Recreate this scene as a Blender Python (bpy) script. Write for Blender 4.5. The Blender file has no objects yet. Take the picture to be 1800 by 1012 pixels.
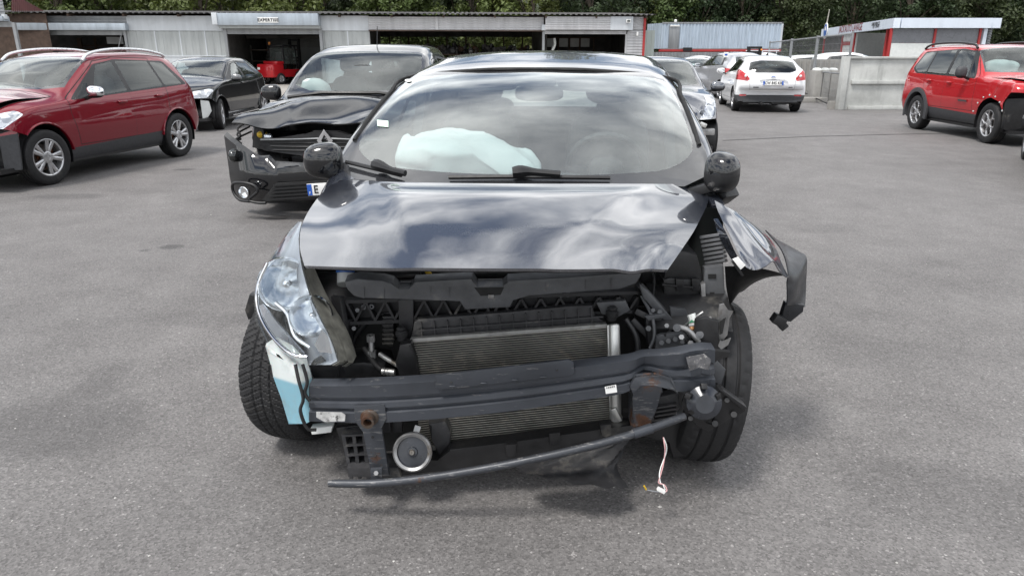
import bpy, bmesh, math, random
import numpy as np
from mathutils import Vector, Matrix

# ------------------------------------------------------------------ camera, light, exposure
SC = bpy.context.scene
COL = SC.collection
R = math.radians
H, F, PITCH = 1.48, 1250.0, R(18.12)          # eye height, focal length in photo pixels, tilt down
cam = bpy.data.cameras.new('camera')
cam.sensor_width = 36.0
cam.lens = 36.0 * F / 1800.0
cam.clip_start = 0.05
cam.clip_end = 2000
cam_o = bpy.data.objects.new('camera', cam)
COL.objects.link(cam_o)
cam_o.location = (0, 0, H)
cam_o.rotation_euler = (R(90) - PITCH, 0, 0)
SC.camera = cam_o

SUN_EL, SUN_AZ = R(62), R(-134)                # a high sun through thin cloud, to the left behind the camera
W = bpy.data.worlds.new('World')
SC.world = W
W.use_nodes = True
nt = W.node_tree
nt.nodes.clear()
wo = nt.nodes.new('ShaderNodeOutputWorld')
bg = nt.nodes.new('ShaderNodeBackground')
bg.inputs['Strength'].default_value = 0.085
sky = nt.nodes.new('ShaderNodeTexSky')
sky.sky_type = 'NISHITA'
sky.sun_disc = False
sky.sun_elevation = SUN_EL
sky.sun_rotation = SUN_AZ
sky.air_density = 1.0
sky.dust_density = 1.2
# broken cloud: a layer at one height, so it thins to streaks towards the horizon
tc = nt.nodes.new('ShaderNodeTexCoord')
sep = nt.nodes.new('ShaderNodeSeparateXYZ')
nt.links.new(tc.outputs['Generated'], sep.inputs[0])
mx = nt.nodes.new('ShaderNodeMath'); mx.operation = 'MAXIMUM'; mx.inputs[1].default_value = 0.0
nt.links.new(sep.outputs['Z'], mx.inputs[0])
ad = nt.nodes.new('ShaderNodeMath'); ad.operation = 'ADD'; ad.inputs[1].default_value = 0.14
nt.links.new(mx.outputs[0], ad.inputs[0])
dv = nt.nodes.new('ShaderNodeVectorMath'); dv.operation = 'DIVIDE'
cb = nt.nodes.new('ShaderNodeCombineXYZ')
for k in range(3):
    nt.links.new(ad.outputs[0], cb.inputs[k])
nt.links.new(tc.outputs['Generated'], dv.inputs[0])
nt.links.new(cb.outputs[0], dv.inputs[1])
mp = nt.nodes.new('ShaderNodeMapping')
mp.inputs['Location'].default_value = (3.1, 7.7, 0)
mp.inputs['Scale'].default_value = (1.0, 1.0, 0.0)
nt.links.new(dv.outputs[0], mp.inputs[0])
nz = nt.nodes.new('ShaderNodeTexNoise')
nz.inputs['Scale'].default_value = 1.15
nz.inputs['Detail'].default_value = 9
nz.inputs['Roughness'].default_value = 0.52
nz.inputs['Distortion'].default_value = 0.15
nt.links.new(mp.outputs[0], nz.inputs['Vector'])
cr = nt.nodes.new('ShaderNodeValToRGB')
cr.color_ramp.elements[0].position = 0.40
cr.color_ramp.elements[1].position = 0.53
nt.links.new(nz.outputs['Fac'], cr.inputs[0])
nz2 = nt.nodes.new('ShaderNodeTexNoise')
nz2.inputs['Scale'].default_value = 3.3
nz2.inputs['Detail'].default_value = 7
nt.links.new(mp.outputs[0], nz2.inputs['Vector'])
cr2 = nt.nodes.new('ShaderNodeValToRGB')
cr2.color_ramp.elements[0].position = 0.30
cr2.color_ramp.elements[0].color = (9.5, 9.9, 10.5, 1)
cr2.color_ramp.elements[1].position = 0.72
cr2.color_ramp.elements[1].color = (24, 24, 24, 1)
nt.links.new(nz2.outputs['Fac'], cr2.inputs[0])
mixc = nt.nodes.new('ShaderNodeMix'); mixc.data_type = 'RGBA'
nt.links.new(cr.outputs['Color'], mixc.inputs['Factor'])
nt.links.new(sky.outputs[0], mixc.inputs['A'])
nt.links.new(cr2.outputs['Color'], mixc.inputs['B'])
nt.links.new(mixc.outputs['Result'], bg.inputs['Color'])
nt.links.new(bg.outputs[0], wo.inputs['Surface'])

sun = bpy.data.lights.new('sun', 'SUN')
sun.energy = 2.5
sun.angle = R(13)
sun.color = (1.0, 0.965, 0.92)
sun_o = bpy.data.objects.new('sun', sun)
COL.objects.link(sun_o)
sd = Vector((math.sin(SUN_AZ) * math.cos(SUN_EL), math.cos(SUN_AZ) * math.cos(SUN_EL), math.sin(SUN_EL)))
sun_o.rotation_euler = (-sd).to_track_quat('-Z', 'Y').to_euler()
sun_o.location = sd * 60

SC.view_settings.view_transform = 'Standard'
SC.view_settings.look = 'None'
SC.view_settings.exposure = 0.38
SC.view_settings.gamma = 1.0
SC.view_settings.use_curve_mapping = False
SC.render.engine = 'CYCLES'
SC.cycles.use_denoising = True
SC.cycles.max_bounces = 10
SC.cycles.transparent_max_bounces = 24
SC.cycles.glossy_bounces = 4
SC.cycles.caustics_reflective = False
SC.cycles.caustics_refractive = False

# ------------------------------------------------------------------ helpers
Fv = Vector((0, math.cos(PITCH), -math.sin(PITCH)))
Uv = Vector((0, math.sin(PITCH), math.cos(PITCH)))
EYE = Vector((0, 0, H))


def ray(px, py):
    return Fv + Vector(((px - 900.0) / F, 0, 0)) - Uv * ((py - 506.0) / F)


def G(px, py, z=0.0):
    """point of the photo on the level plane at height z"""
    d = ray(px, py)
    return EYE + d * ((z - H) / d.z)


def D(px, py, y):
    """point of the photo at distance y"""
    d = ray(px, py)
    return EYE + d * (y / d.y)


def PL(px, py, p0, n):
    d = ray(px, py)
    return EYE + d * ((Vector(p0) - EYE).dot(n) / d.dot(n))


def tag(o, label=None, cat=None, group=None, kind=None):
    if label: o['label'] = label
    if cat: o['category'] = cat
    if group: o['group'] = group
    if kind: o['kind'] = kind
    return o


def thing(name, label, cat, loc=(0, 0, 0), rz=0.0, group=None):
    o = bpy.data.objects.new(name, None)
    COL.objects.link(o)
    o.empty_display_size = 0.2
    o.location = loc
    o.rotation_euler = (0, 0, rz)
    return tag(o, label, cat, group)


def base_matrix(o):
    m = Matrix.LocRotScale(o.location, o.rotation_euler, o.scale)
    if o.parent:
        m = base_matrix(o.parent) @ o.matrix_parent_inverse @ m
    return m


def link(name, me, parent=None, world=False, loc=None, rot=None):
    o = bpy.data.objects.new(name, me)
    COL.objects.link(o)
    if parent is not None:
        o.parent = parent
        if world:
            o.matrix_parent_inverse = base_matrix(parent).inverted()
    if loc is not None: o.location = loc
    if rot is not None: o.rotation_euler = rot
    return o


def mesh_of(bm, mats, smooth=35, name='mesh'):
    if smooth:
        for f in bm.faces: f.smooth = True
    me = bpy.data.meshes.new(name)
    bm.to_mesh(me)
    bm.free()
    for m in (mats if isinstance(mats, (list, tuple)) else [mats]):
        me.materials.append(m)
    if smooth and smooth < 180:
        me.set_sharp_from_angle(angle=R(smooth))
    return me


def obj(name, bm, mats, parent=None, world=False, smooth=35, loc=None, rot=None, recalc=True):
    if recalc:
        bmesh.ops.recalc_face_normals(bm, faces=bm.faces[:])
    return link(name, mesh_of(bm, mats, smooth, name), parent, world, loc, rot)


def B(): return bmesh.new()


def quad(bm, pts, mi=0):
    f = bm.faces.new([bm.verts.new(p) for p in pts])
    f.material_index = mi
    return f


def box(bm, c, s, rot=None, mi=0, bev=0.0):
    c = Vector(c); hx, hy, hz = s[0] / 2, s[1] / 2, s[2] / 2
    vs = []
    for x, y, z in ((-1, -1, -1), (1, -1, -1), (1, 1, -1), (-1, 1, -1), (-1, -1, 1), (1, -1, 1), (1, 1, 1), (-1, 1, 1)):
        p = Vector((x * hx, y * hy, z * hz))
        if rot is not None: p = rot @ p
        vs.append(bm.verts.new(c + p))
    fs = []
    for q in ((0, 3, 2, 1), (4, 5, 6, 7), (0, 1, 5, 4), (1, 2, 6, 5), (2, 3, 7, 6), (3, 0, 4, 7)):
        f = bm.faces.new([vs[i] for i in q]); f.material_index = mi; fs.append(f)
    if bev > 0:
        es = list({e for f in fs for e in f.edges})
        bmesh.ops.bevel(bm, geom=es, offset=bev, segments=2, profile=0.6, affect='EDGES')
    return bm


def bar(bm, a, b, w, t, up=(0, 0, 1), mi=0, bev=0.0):
    """square bar from a to b, w across, t along up"""
    a = Vector(a); b = Vector(b)
    d = (b - a)
    L = d.length
    if L < 1e-6: return
    d.normalize()
    u = Vector(up)
    s = d.cross(u)
    if s.length < 1e-4:
        s = d.cross(Vector((1, 0, 0)))
    s.normalize(); u = s.cross(d).normalized()
    m = Matrix((s, d, u)).transposed()
    box(bm, (a + b) / 2, (w, L, t), m, mi, bev)


def frame_of(d):
    d = d.normalized()
    u = Vector((0, 0, 1)) if abs(d.z) < 0.95 else Vector((1, 0, 0))
    s = d.cross(u).normalized()
    return s, s.cross(d).normalized()


def tube(bm, pts, r, n=8, cap=True, mi=0):
    pts = [Vector(p) for p in pts]
    rs = r if isinstance(r, (list, tuple)) else [r] * len(pts)
    rings = []
    s = None
    for i, p in enumerate(pts):
        if i == 0: d = pts[1] - p
        elif i == len(pts) - 1: d = p - pts[i - 1]
        else: d = (pts[i + 1] - p).normalized() + (p - pts[i - 1]).normalized()
        d = d.normalized()
        if s is None:
            s, u = frame_of(d)
        else:
            s = (s - d * s.dot(d)).normalized(); u = s.cross(d).normalized()
        rings.append([bm.verts.new(p + (s * math.cos(2 * math.pi * k / n) + u * math.sin(2 * math.pi * k / n)) * rs[i]) for k in range(n)])
    for a, b in zip(rings, rings[1:]):
        for k in range(n):
            f = bm.faces.new((a[k], a[(k + 1) % n], b[(k + 1) % n], b[k])); f.material_index = mi
    if cap:
        bm.faces.new(rings[0][::-1]).material_index = mi
        bm.faces.new(rings[-1]).material_index = mi


def cyl(bm, a, b, r, n=16, r2=None, mi=0):
    tube(bm, [a, b], [r, r if r2 is None else r2], n, True, mi)


def lathe(bm, prof, origin, axis, n=32, closed=False, mi=0):
    """prof: (distance along axis, radius)"""
    o = Vector(origin); a = Vector(axis).normalized()
    s, u = frame_of(a)
    rings = []
    for t, r in prof:
        rings.append([bm.verts.new(o + a * t + (s * math.cos(2 * math.pi * k / n) + u * math.sin(2 * math.pi * k / n)) * max(r, 1e-4)) for k in range(n)])
    pairs = list(zip(rings, rings[1:]))
    if closed: pairs.append((rings[-1], rings[0]))
    for A, Bq in pairs:
        for k in range(n):
            f = bm.faces.new((A[k], A[(k + 1) % n], Bq[(k + 1) % n], Bq[k])); f.material_index = mi


def prism(bm, pts, off, mi=0, bev=0.0):
    """closed slab: polygon pts and its copy moved by off (a vector)"""
    off = Vector(off)
    a = [bm.verts.new(Vector(p)) for p in pts]
    b = [bm.verts.new(Vector(p) + off) for p in pts]
    fs = [bm.faces.new(a), bm.faces.new(b[::-1])]
    n = len(pts)
    for k in range(n):
        fs.append(bm.faces.new((a[k], b[k], b[(k + 1) % n], a[(k + 1) % n])))
    for f in fs: f.material_index = mi
    if bev > 0:
        es = list({e for f in fs[:2] for e in f.edges})
        bmesh.ops.bevel(bm, geom=es, offset=bev, segments=2, profile=0.6, affect='EDGES')


def grid(bm, rows, close_u=False, mi=0):
    vr = [[bm.verts.new(p) for p in r] for r in rows]
    for a, b in zip(vr, vr[1:]):
        n = len(a)
        for k in range(n if close_u else n - 1):
            f = bm.faces.new((a[k], a[(k + 1) % n], b[(k + 1) % n], b[k])); f.material_index = mi
    return vr


def thicken(bm, t):
    """give an open sheet a thickness t against its normals"""
    bm.normal_update()
    bmesh.ops.recalc_face_normals(bm, faces=bm.faces[:])
    bmesh.ops.solidify(bm, geom=bm.faces[:], thickness=t)


def cr_spline(pts, n):
    """Catmull-Rom through pts, n samples per span"""
    P = [Vector(p) for p in pts]
    P = [P[0] * 2 - P[1]] + P + [P[-1] * 2 - P[-2]]
    out = []
    for i in range(1, len(P) - 2):
        a, b, c, d = P[i - 1], P[i], P[i + 1], P[i + 2]
        for k in range(n):
            t = k / n
            out.append(0.5 * ((2 * b) + (c - a) * t + (2 * a - 5 * b + 4 * c - d) * t * t + (3 * b - a - 3 * c + d) * t ** 3))
    out.append(P[-2])
    return out


def bicubic(ctrl, nu, nv):
    rows = [cr_spline(r, nu) for r in ctrl]
    cols = [cr_spline([r[j] for r in rows], nv) for j in range(len(rows[0]))]
    return [[cols[j][i] for j in range(len(cols))] for i in range(len(cols[0]))]


def pchip(xs, ys):
    xs = np.array(xs, float); ys = np.array(ys, float)
    h = np.diff(xs); d = np.diff(ys) / h
    m = np.zeros_like(ys)
    m[0], m[-1] = d[0], d[-1]
    for i in range(1, len(xs) - 1):
        if d[i - 1] * d[i] > 0:
            w1 = 2 * h[i] + h[i - 1]; w2 = h[i] + 2 * h[i - 1]
            m[i] = (w1 + w2) / (w1 / d[i - 1] + w2 / d[i])

    def f(x):
        x = min(max(x, xs[0]), xs[-1])
        i = int(np.clip(np.searchsorted(xs, x) - 1, 0, len(xs) - 2))
        t = (x - xs[i]) / h[i]
        return float((1 + 2 * t) * (1 - t) ** 2 * ys[i] + t * (1 - t) ** 2 * h[i] * m[i] + t * t * (3 - 2 * t) * ys[i + 1] + t * t * (t - 1) * h[i] * m[i + 1])
    return f


def rounded(poly, r=0.04, n=4):
    """round the corners of a 2D polygon"""
    out = []
    N = len(poly)
    for i in range(N):
        p0, p1, p2 = (Vector(poly[(i - 1) % N]), Vector(poly[i]), Vector(poly[(i + 1) % N]))
        a = (p0 - p1); b = (p2 - p1)
        rr = min(r, a.length * 0.45, b.length * 0.45)
        A = p1 + a.normalized() * rr; C = p1 + b.normalized() * rr
        for k in range(n + 1):
            t = k / n
            out.append(A * (1 - t) ** 2 + p1 * 2 * t * (1 - t) + C * t * t)
    return [tuple(p) for p in out]


def inset(poly, d):
    """move every edge of a convex polygon inwards by d (d < 0: outwards)"""
    P = [Vector(p) for p in poly]
    N = len(P)
    area = sum(P[i].x * P[(i + 1) % N].y - P[(i + 1) % N].x * P[i].y for i in range(N))
    if area < 0: P = P[::-1]
    out = []
    for i in range(N):
        e1 = (P[i] - P[i - 1]); e2 = (P[(i + 1) % N] - P[i])
        if e1.length < 1e-7 or e2.length < 1e-7: continue
        n1 = Vector((-e1.y, e1.x)).normalized(); n2 = Vector((-e2.y, e2.x)).normalized()
        n = (n1 + n2)
        if n.length < 1e-5: continue
        n.normalize()
        out.append(P[i] + n * (d / max(0.35, n.dot(n1))))
    return [tuple(p) for p in out]


def text_mesh(body, size, mat, name='lettering', extrude=0.002, sx=1.0, bold=0.0, spacing=1.0):
    cu = bpy.data.curves.new(name, 'FONT')
    cu.body = body; cu.size = size; cu.extrude = extrude
    cu.align_x = 'CENTER'; cu.align_y = 'CENTER'
    cu.offset = bold; cu.space_character = spacing
    cu.resolution_u = 3
    o = bpy.data.objects.new(name, cu)
    COL.objects.link(o)
    dg = bpy.context.evaluated_depsgraph_get()
    me = bpy.data.meshes.new_from_object(o.evaluated_get(dg))
    bpy.data.objects.remove(o)
    bpy.data.curves.remove(cu)
    if sx != 1.0:
        for v in me.vertices: v.co.x *= sx
    me.materials.clear(); me.materials.append(mat)
    return me


def text(body, size, mat, parent, loc, rot, name='lettering', **k):
    return link(name, text_mesh(body, size, mat, name, **k), parent, False, loc, rot)


rnd = random.Random(7)

# ------------------------------------------------------------------ materials
class NT:
    def __init__(s, name):
        s.m = bpy.data.materials.new(name); s.m.use_nodes = True
        s.t = s.m.node_tree; s.t.nodes.clear()
        s.out = s.n('ShaderNodeOutputMaterial')

    def n(s, t, **k):
        o = s.t.nodes.new(t)
        for a, v in k.items(): setattr(o, a, v)
        return o

    def l(s, a, b): s.t.links.new(a, b)

    def coord(s, kind='Object', scale=(1, 1, 1)):
        c = s.n('ShaderNodeTexCoord'); m = s.n('ShaderNodeMapping')
        m.inputs['Scale'].default_value = scale
        s.l(c.outputs[kind], m.inputs[0])
        return m.outputs[0]

    def noise(s, vec, scale, detail=4, rough=0.55, dist=0.0):
        n = s.n('ShaderNodeTexNoise')
        n.inputs['Scale'].default_value = scale; n.inputs['Detail'].default_value = detail
        n.inputs['Roughness'].default_value = rough; n.inputs['Distortion'].default_value = dist
        if vec is not None: s.l(vec, n.inputs['Vector'])
        return n.outputs['Fac']

    def ramp(s, fac, stops):
        r = s.n('ShaderNodeValToRGB')
        e = r.color_ramp.elements
        while len(e) < len(stops): e.new(0.5)
        for i, (p, c) in enumerate(stops):
            e[i].position = p
            e[i].color = (c[0], c[1], c[2], 1) if isinstance(c, (tuple, list)) else (c, c, c, 1)
        s.l(fac, r.inputs[0])
        return r.outputs['Color']

    def mix(s, fac, a, b, mode='MIX'):
        m = s.n('ShaderNodeMix', data_type='RGBA', blend_type=mode)
        for k, v in (('Factor', fac), ('A', a), ('B', b)):
            if isinstance(v, (int, float)):
                if k == 'Factor': m.inputs[k].default_value = v
                else: m.inputs[k].default_value = (v, v, v, 1)
            elif isinstance(v, (tuple, list)): m.inputs[k].default_value = (v[0], v[1], v[2], 1)
            else: s.l(v, m.inputs[k])
        return m.outputs['Result']

    def math(s, op, a, b=0.0):
        m = s.n('ShaderNodeMath', operation=op)
        for i, v in enumerate((a, b)):
            if isinstance(v, (int, float)): m.inputs[i].default_value = v
            else: s.l(v, m.inputs[i])
        return m.outputs[0]

    def bsdf(s, color=(0.5, 0.5, 0.5), rough=0.5, metal=0.0, **k):
        p = s.n('ShaderNodeBsdfPrincipled')
        for key, v in [('Base Color', color), ('Roughness', rough), ('Metallic', metal)] + list(k.items()):
            i = p.inputs[key]
            if isinstance(v, (int, float)): i.default_value = v
            elif isinstance(v, (tuple, list)): i.default_value = (v[0], v[1], v[2], 1) if len(i.default_value) == 4 else v
            else: s.l(v, i)
        return p

    def bump(s, p, h, strength=0.2, dist=0.01):
        b = s.n('ShaderNodeBump'); b.inputs['Strength'].default_value = strength; b.inputs['Distance'].default_value = dist
        s.l(h, b.inputs['Height']); s.l(b.outputs[0], p.inputs['Normal'])

    def done(s, p):
        s.l(p.outputs[0], s.out.inputs['Surface']); return s.m


def plain(name, c, rough=0.5, metal=0.0, var=0.25, scale=12.0, bump=0.0, dirt=None, **k):
    t = NT(name)
    v = t.coord()
    n = t.noise(v, scale, 5, 0.6)
    lo = [max(0, x * (1 - var)) for x in c]; hi = [min(1, x * (1 + var)) for x in c]
    col = t.ramp(n, [(0.3, lo), (0.7, hi)])
    if dirt:
        n2 = t.noise(v, dirt[1], 6, 0.65)
        col = t.mix(t.ramp(n2, [(dirt[2], 0), (dirt[2] + 0.12, 1)]), col, dirt[0])
    rr = t.ramp(t.noise(v, scale * 2.3, 4), [(0.3, max(0.0, rough - 0.08)), (0.7, min(1, rough + 0.08))])
    p = t.bsdf(col, rr, metal, **k)
    if bump: t.bump(p, t.noise(v, scale * 6, 4), bump, 0.004)
    return t.done(p)


def paint(name, c, metal=0.0, rough=0.35, coat=1.0, ior=1.6, dust=0.14, flake=0.0):
    """clear-coated car paint, dark trim on its inner face, a film of dust"""
    t = NT(name)
    v = t.coord()
    d = t.noise(v, 3.0, 7, 0.7)
    n = t.noise(v, 260.0, 1)
    c1 = t.mix(t.ramp(n, [(0.4, 0), (0.7, 1)]), c, [min(1, x * (1 + flake)) for x in c])
    col = t.mix(t.math('MULTIPLY', t.ramp(d, [(0.42, 0), (0.72, 1)]), dust), c1, (0.30, 0.29, 0.27))
    cr_ = t.ramp(d, [(0.4, 0.008), (0.85, 0.06)])
    p = t.bsdf(col, rough, metal, **{'Coat Weight': coat, 'Coat IOR': ior, 'Coat Roughness': cr_, 'Specular IOR Level': 0.12})
    w = t.noise(v, 1.6, 2)
    t.bump(p, w, 0.02, 0.05)
    inner = t.bsdf((0.018, 0.018, 0.019), 0.8)
    g = t.n('ShaderNodeNewGeometry')
    mx_ = t.n('ShaderNodeMixShader')
    t.l(g.outputs['Backfacing'], mx_.inputs[0]); t.l(p.outputs[0], mx_.inputs[1]); t.l(inner.outputs[0], mx_.inputs[2])
    t.l(mx_.outputs[0], t.out.inputs['Surface'])
    return t.m


def glass(name, tint=(0.72, 0.80, 0.79), ior=1.52, gain=1.6, dust=0.05):
    t = NT(name)
    tr = t.n('ShaderNodeBsdfTransparent'); tr.inputs[0].default_value = (*tint, 1)
    gl = t.n('ShaderNodeBsdfGlossy'); gl.inputs['Roughness'].default_value = 0.012
    gl.inputs['Color'].default_value = (0.93, 0.97, 0.96, 1)
    fr = t.n('ShaderNodeFresnel'); fr.inputs[0].default_value = ior
    # the pane has two faces of air and glass; a fresnel from either side of the sheet
    g = t.n('ShaderNodeNewGeometry')
    vm = t.n('ShaderNodeVectorMath', operation='DOT_PRODUCT')
    t.l(g.outputs['Normal'], vm.inputs[0]); t.l(g.outputs['Incoming'], vm.inputs[1])
    c = t.math('SUBTRACT', 1.0, t.math('ABSOLUTE', vm.outputs['Value']))
    f5 = t.math('POWER', c, 5.0)
    k = t.math('MULTIPLY', t.math('ADD', t.math('MULTIPLY', f5, 0.95), 0.045), gain)
    k = t.math('MINIMUM', k, 0.95)
    df = t.n('ShaderNodeBsdfDiffuse'); df.inputs[0].default_value = (0.55, 0.56, 0.54, 1)
    d = t.noise(t.coord(), 4.0, 6, 0.7)
    m0 = t.n('ShaderNodeMixShader')
    t.l(t.math('MULTIPLY', d, dust * 2), m0.inputs[0]); t.l(tr.outputs[0], m0.inputs[1]); t.l(df.outputs[0], m0.inputs[2])
    m = t.n('ShaderNodeMixShader')
    t.l(k, m.inputs[0]); t.l(m0.outputs[0], m.inputs[1]); t.l(gl.outputs[0], m.inputs[2])
    t.l(m.outputs[0], t.out.inputs['Surface'])
    return t.m


M = {}
M['grey_paint'] = paint('grey_paint', (0.040, 0.046, 0.062), 0.6, 0.30, flake=0.15, ior=2.5, dust=0.05)
M['grey_paint2'] = paint('grey_paint2', (0.12, 0.125, 0.13), 0.5, 0.35, flake=0.5)
M['black_paint'] = paint('black_paint', (0.004, 0.0045, 0.006), 0.0, 0.3, ior=1.6, dust=0.012)
M['red_paint'] = paint('red_paint', (0.17, 0.003, 0.012), 0.35, 0.30, flake=0.4, dust=0.015, ior=1.5)
M['red_paint2'] = paint('red_paint2', (0.43, 0.012, 0.018), 0.1, 0.3, dust=0.015, ior=1.45)
M['white_paint'] = paint('white_paint', (0.80, 0.81, 0.82), 0.0, 0.35, dust=0.1, ior=1.5)
M['silver_paint'] = paint('silver_paint', (0.42, 0.43, 0.45), 0.5, 0.35, flake=0.2)
M['pale_green_paint'] = paint('pale_green_paint', (0.45, 0.52, 0.25), 0.1, 0.35)
M['glass'] = glass('glass')
M['screen_glass'] = glass('screen_glass', (0.84, 0.94, 0.93), gain=3.1, dust=0.13)  # dust amount also paints in the pale haze of reflected sky
M['dark_glass'] = glass('dark_glass', (0.10, 0.11, 0.115), gain=1.6, dust=0.02)
M['lens'] = glass('lens', (0.92, 0.94, 0.95), gain=0.8, dust=0.02)
M['frit'] = plain('frit', (0.03, 0.031, 0.034), 0.12, 0, 0.2, **{'Coat Weight': 1.0, 'Coat Roughness': 0.03})
M['plastic'] = plain('plastic', (0.013, 0.013, 0.014), 0.42, 0, 0.3, 20, 0.1, dirt=((0.09, 0.085, 0.075), 5, 0.60))
M['plastic_clean'] = plain('plastic_clean', (0.010, 0.010, 0.011), 0.42, 0, 0.2, 20, 0.05)
M['dusty_plastic'] = plain('dusty_plastic', (0.042, 0.042, 0.045), 0.5, 0, 0.35, 14, 0.2, dirt=((0.15, 0.14, 0.125), 7, 0.55))
M['clad'] = plain('clad', (0.045, 0.046, 0.050), 0.6, 0, 0.2, 30, 0.1)
M['interior'] = plain('interior', (0.055, 0.058, 0.062), 0.8, 0, 0.2, 25, 0.1)
M['dash'] = plain('dash', (0.03, 0.032, 0.034), 0.7, 0, 0.2, 25, 0.1)
M['headliner'] = plain('headliner', (0.32, 0.32, 0.31), 0.9, 0, 0.08, 20)
M['rubber'] = plain('rubber', (0.011, 0.011, 0.012), 0.7, 0, 0.25, 18, 0.15, dirt=((0.045, 0.042, 0.038), 4, 0.62))
M['seal'] = plain('seal', (0.008, 0.008, 0.008), 0.7)
M['chrome'] = plain('chrome', (0.75, 0.76, 0.78), 0.08, 1.0, 0.06)
M['alloy'] = plain('alloy', (0.50, 0.50, 0.51), 0.33, 0.85, 0.12, 10, dirt=((0.2, 0.18, 0.16), 6, 0.68))
M['chrome_satin'] = plain('chrome_satin', (0.72, 0.73, 0.74), 0.3, 0.6, 0.06)
M['alloy_dark'] = plain('alloy_dark', (0.06, 0.06, 0.065), 0.4, 0.6)
M['aluminium'] = plain('aluminium', (0.62, 0.62, 0.60), 0.38, 0.8, 0.2, 14, 0.1, dirt=((0.2, 0.18, 0.15), 9, 0.6))
M['fins'] = plain('fins', (0.26, 0.25, 0.225), 0.45, 0.5, 0.3, 9, 0.1, dirt=((0.42, 0.38, 0.32), 16, 0.57))
M['disc'] = plain('disc', (0.22, 0.2, 0.19), 0.4, 0.8, 0.2, 12, dirt=((0.16, 0.06, 0.025), 6, 0.5))
M['white_plastic'] = plain('white_plastic', (0.68, 0.70, 0.68), 0.45, 0, 0.08, 8, dirt=((0.35, 0.33, 0.28), 6, 0.66))
M['airbag'] = plain('airbag', (0.50, 0.545, 0.54), 0.9, 0, 0.05, 6, 0.15)
M['sticker'] = plain('sticker', (0.62, 0.80, 0.68), 0.6, 0, 0.1)
M['paper'] = plain('paper', (0.82, 0.82, 0.80), 0.6, 0, 0.04)
M['ink'] = plain('ink', (0.012, 0.012, 0.014), 0.6)
M['plate_blue'] = plain('plate_blue', (0.015, 0.09, 0.42), 0.5, 0, 0.1)
M['yellow'] = plain('yellow', (0.65, 0.42, 0.02), 0.5)
M['blue_cap'] = plain('blue_cap', (0.02, 0.10, 0.36), 0.45)
M['green_plug'] = plain('green_plug', (0.02, 0.20, 0.09), 0.5)
M['amber'] = plain('amber', (0.40, 0.20, 0.08), 0.2)
M['red_lens'] = plain('red_lens', (0.42, 0.008, 0.012), 0.12, 0, 0.15, **{'Coat Weight': 1.0})
M['reflector'] = plain('reflector', (0.80, 0.82, 0.84), 0.12, 1.0, 0.06)
M['lamp_back'] = plain('lamp_back', (0.56, 0.60, 0.66), 0.35, 0.3, 0.10, 4)
M['lamp_silver'] = plain('lamp_silver', (0.62, 0.65, 0.70), 0.25, 0.7, 0.1)
M['lamp_edge'] = plain('lamp_edge', (0.13, 0.13, 0.115), 0.5, 0.0, 0.5, 20)
M['flap'] = plain('flap', (0.013, 0.014, 0.017), 0.33, 0, 0.3, 9, 0.15, dirt=((0.16, 0.16, 0.16), 11, 0.66))
M['pink_wire'] = plain('pink_wire', (0.62, 0.36, 0.36), 0.5)
M['orange'] = plain('orange', (0.75, 0.25, 0.02), 0.4)


def liquid():
    t = NT('reservoir_plastic')
    v = t.coord()
    s = t.n('ShaderNodeSeparateXYZ'); t.l(v, s.inputs[0])
    # screen wash stands in the lower part of the translucent tank
    f = t.ramp(s.outputs['Z'], [(0.405, 1), (0.415, 0)])
    d = t.noise(v, 9, 6, 0.65)
    c = t.mix(f, (0.60, 0.64, 0.63), (0.20, 0.38, 0.46))
    c = t.mix(t.ramp(d, [(0.5, 0), (0.7, 0.6)]), c, (0.22, 0.24, 0.22))
    return t.done(t.bsdf(c, 0.38, **{'Subsurface Weight': 0.15}))


def beam_steel(name, c, rust_at=0.60, scuff=0.62):
    t = NT(name)
    v = t.coord()
    n1 = t.noise(v, 6, 7, 0.68); n2 = t.noise(v, 17, 6, 0.7); n3 = t.noise(t.coord('Object', (3, 3, 22)), 5, 5, 0.7)
    c0 = t.ramp(t.noise(v, 3, 5), [(0.3, [x * 0.75 for x in c]), (0.7, [x * 1.3 for x in c])])
    c1 = t.mix(t.ramp(n3, [(scuff, 0), (scuff + 0.1, 0.8)]), c0, (0.22, 0.215, 0.21))
    rf = t.ramp(n1, [(rust_at, 0), (rust_at + 0.05, 1)])
    rc = t.ramp(n2, [(0.3, (0.045, 0.022, 0.014)), (0.7, (0.13, 0.060, 0.030))])
    c2 = t.mix(rf, c1, rc)
    p = t.bsdf(c2, t.mix(rf, t.ramp(n2, [(0.3, 0.32), (0.7, 0.52)]), 0.9), 0.25)
    t.bump(p, t.mix(0.5, n1, n2), 0.25, 0.006)
    return t.done(p)


def lamp_cover():
    t = NT('lamp_cover')
    v = t.coord()
    vo = t.n('ShaderNodeTexVoronoi'); vo.inputs['Scale'].default_value = 13; t.l(v, vo.inputs['Vector'])
    sp = t.n('ShaderNodeSeparateColor'); t.l(vo.outputs['Color'], sp.inputs[0])
    c = t.ramp(sp.outputs[0], [(0, (.30, .32, .35)), (.45, (.62, .65, .68)), (1, (.86, .88, .90))])
    c = t.mix(t.ramp(t.noise(v, 7, 3), [(.5, 0), (.62, .7)]), c, (.10, .11, .12))
    p = t.bsdf(c, .22, .35, **{'Coat Weight': 1.0, 'Coat Roughness': .02})
    return t.done(p)


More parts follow.
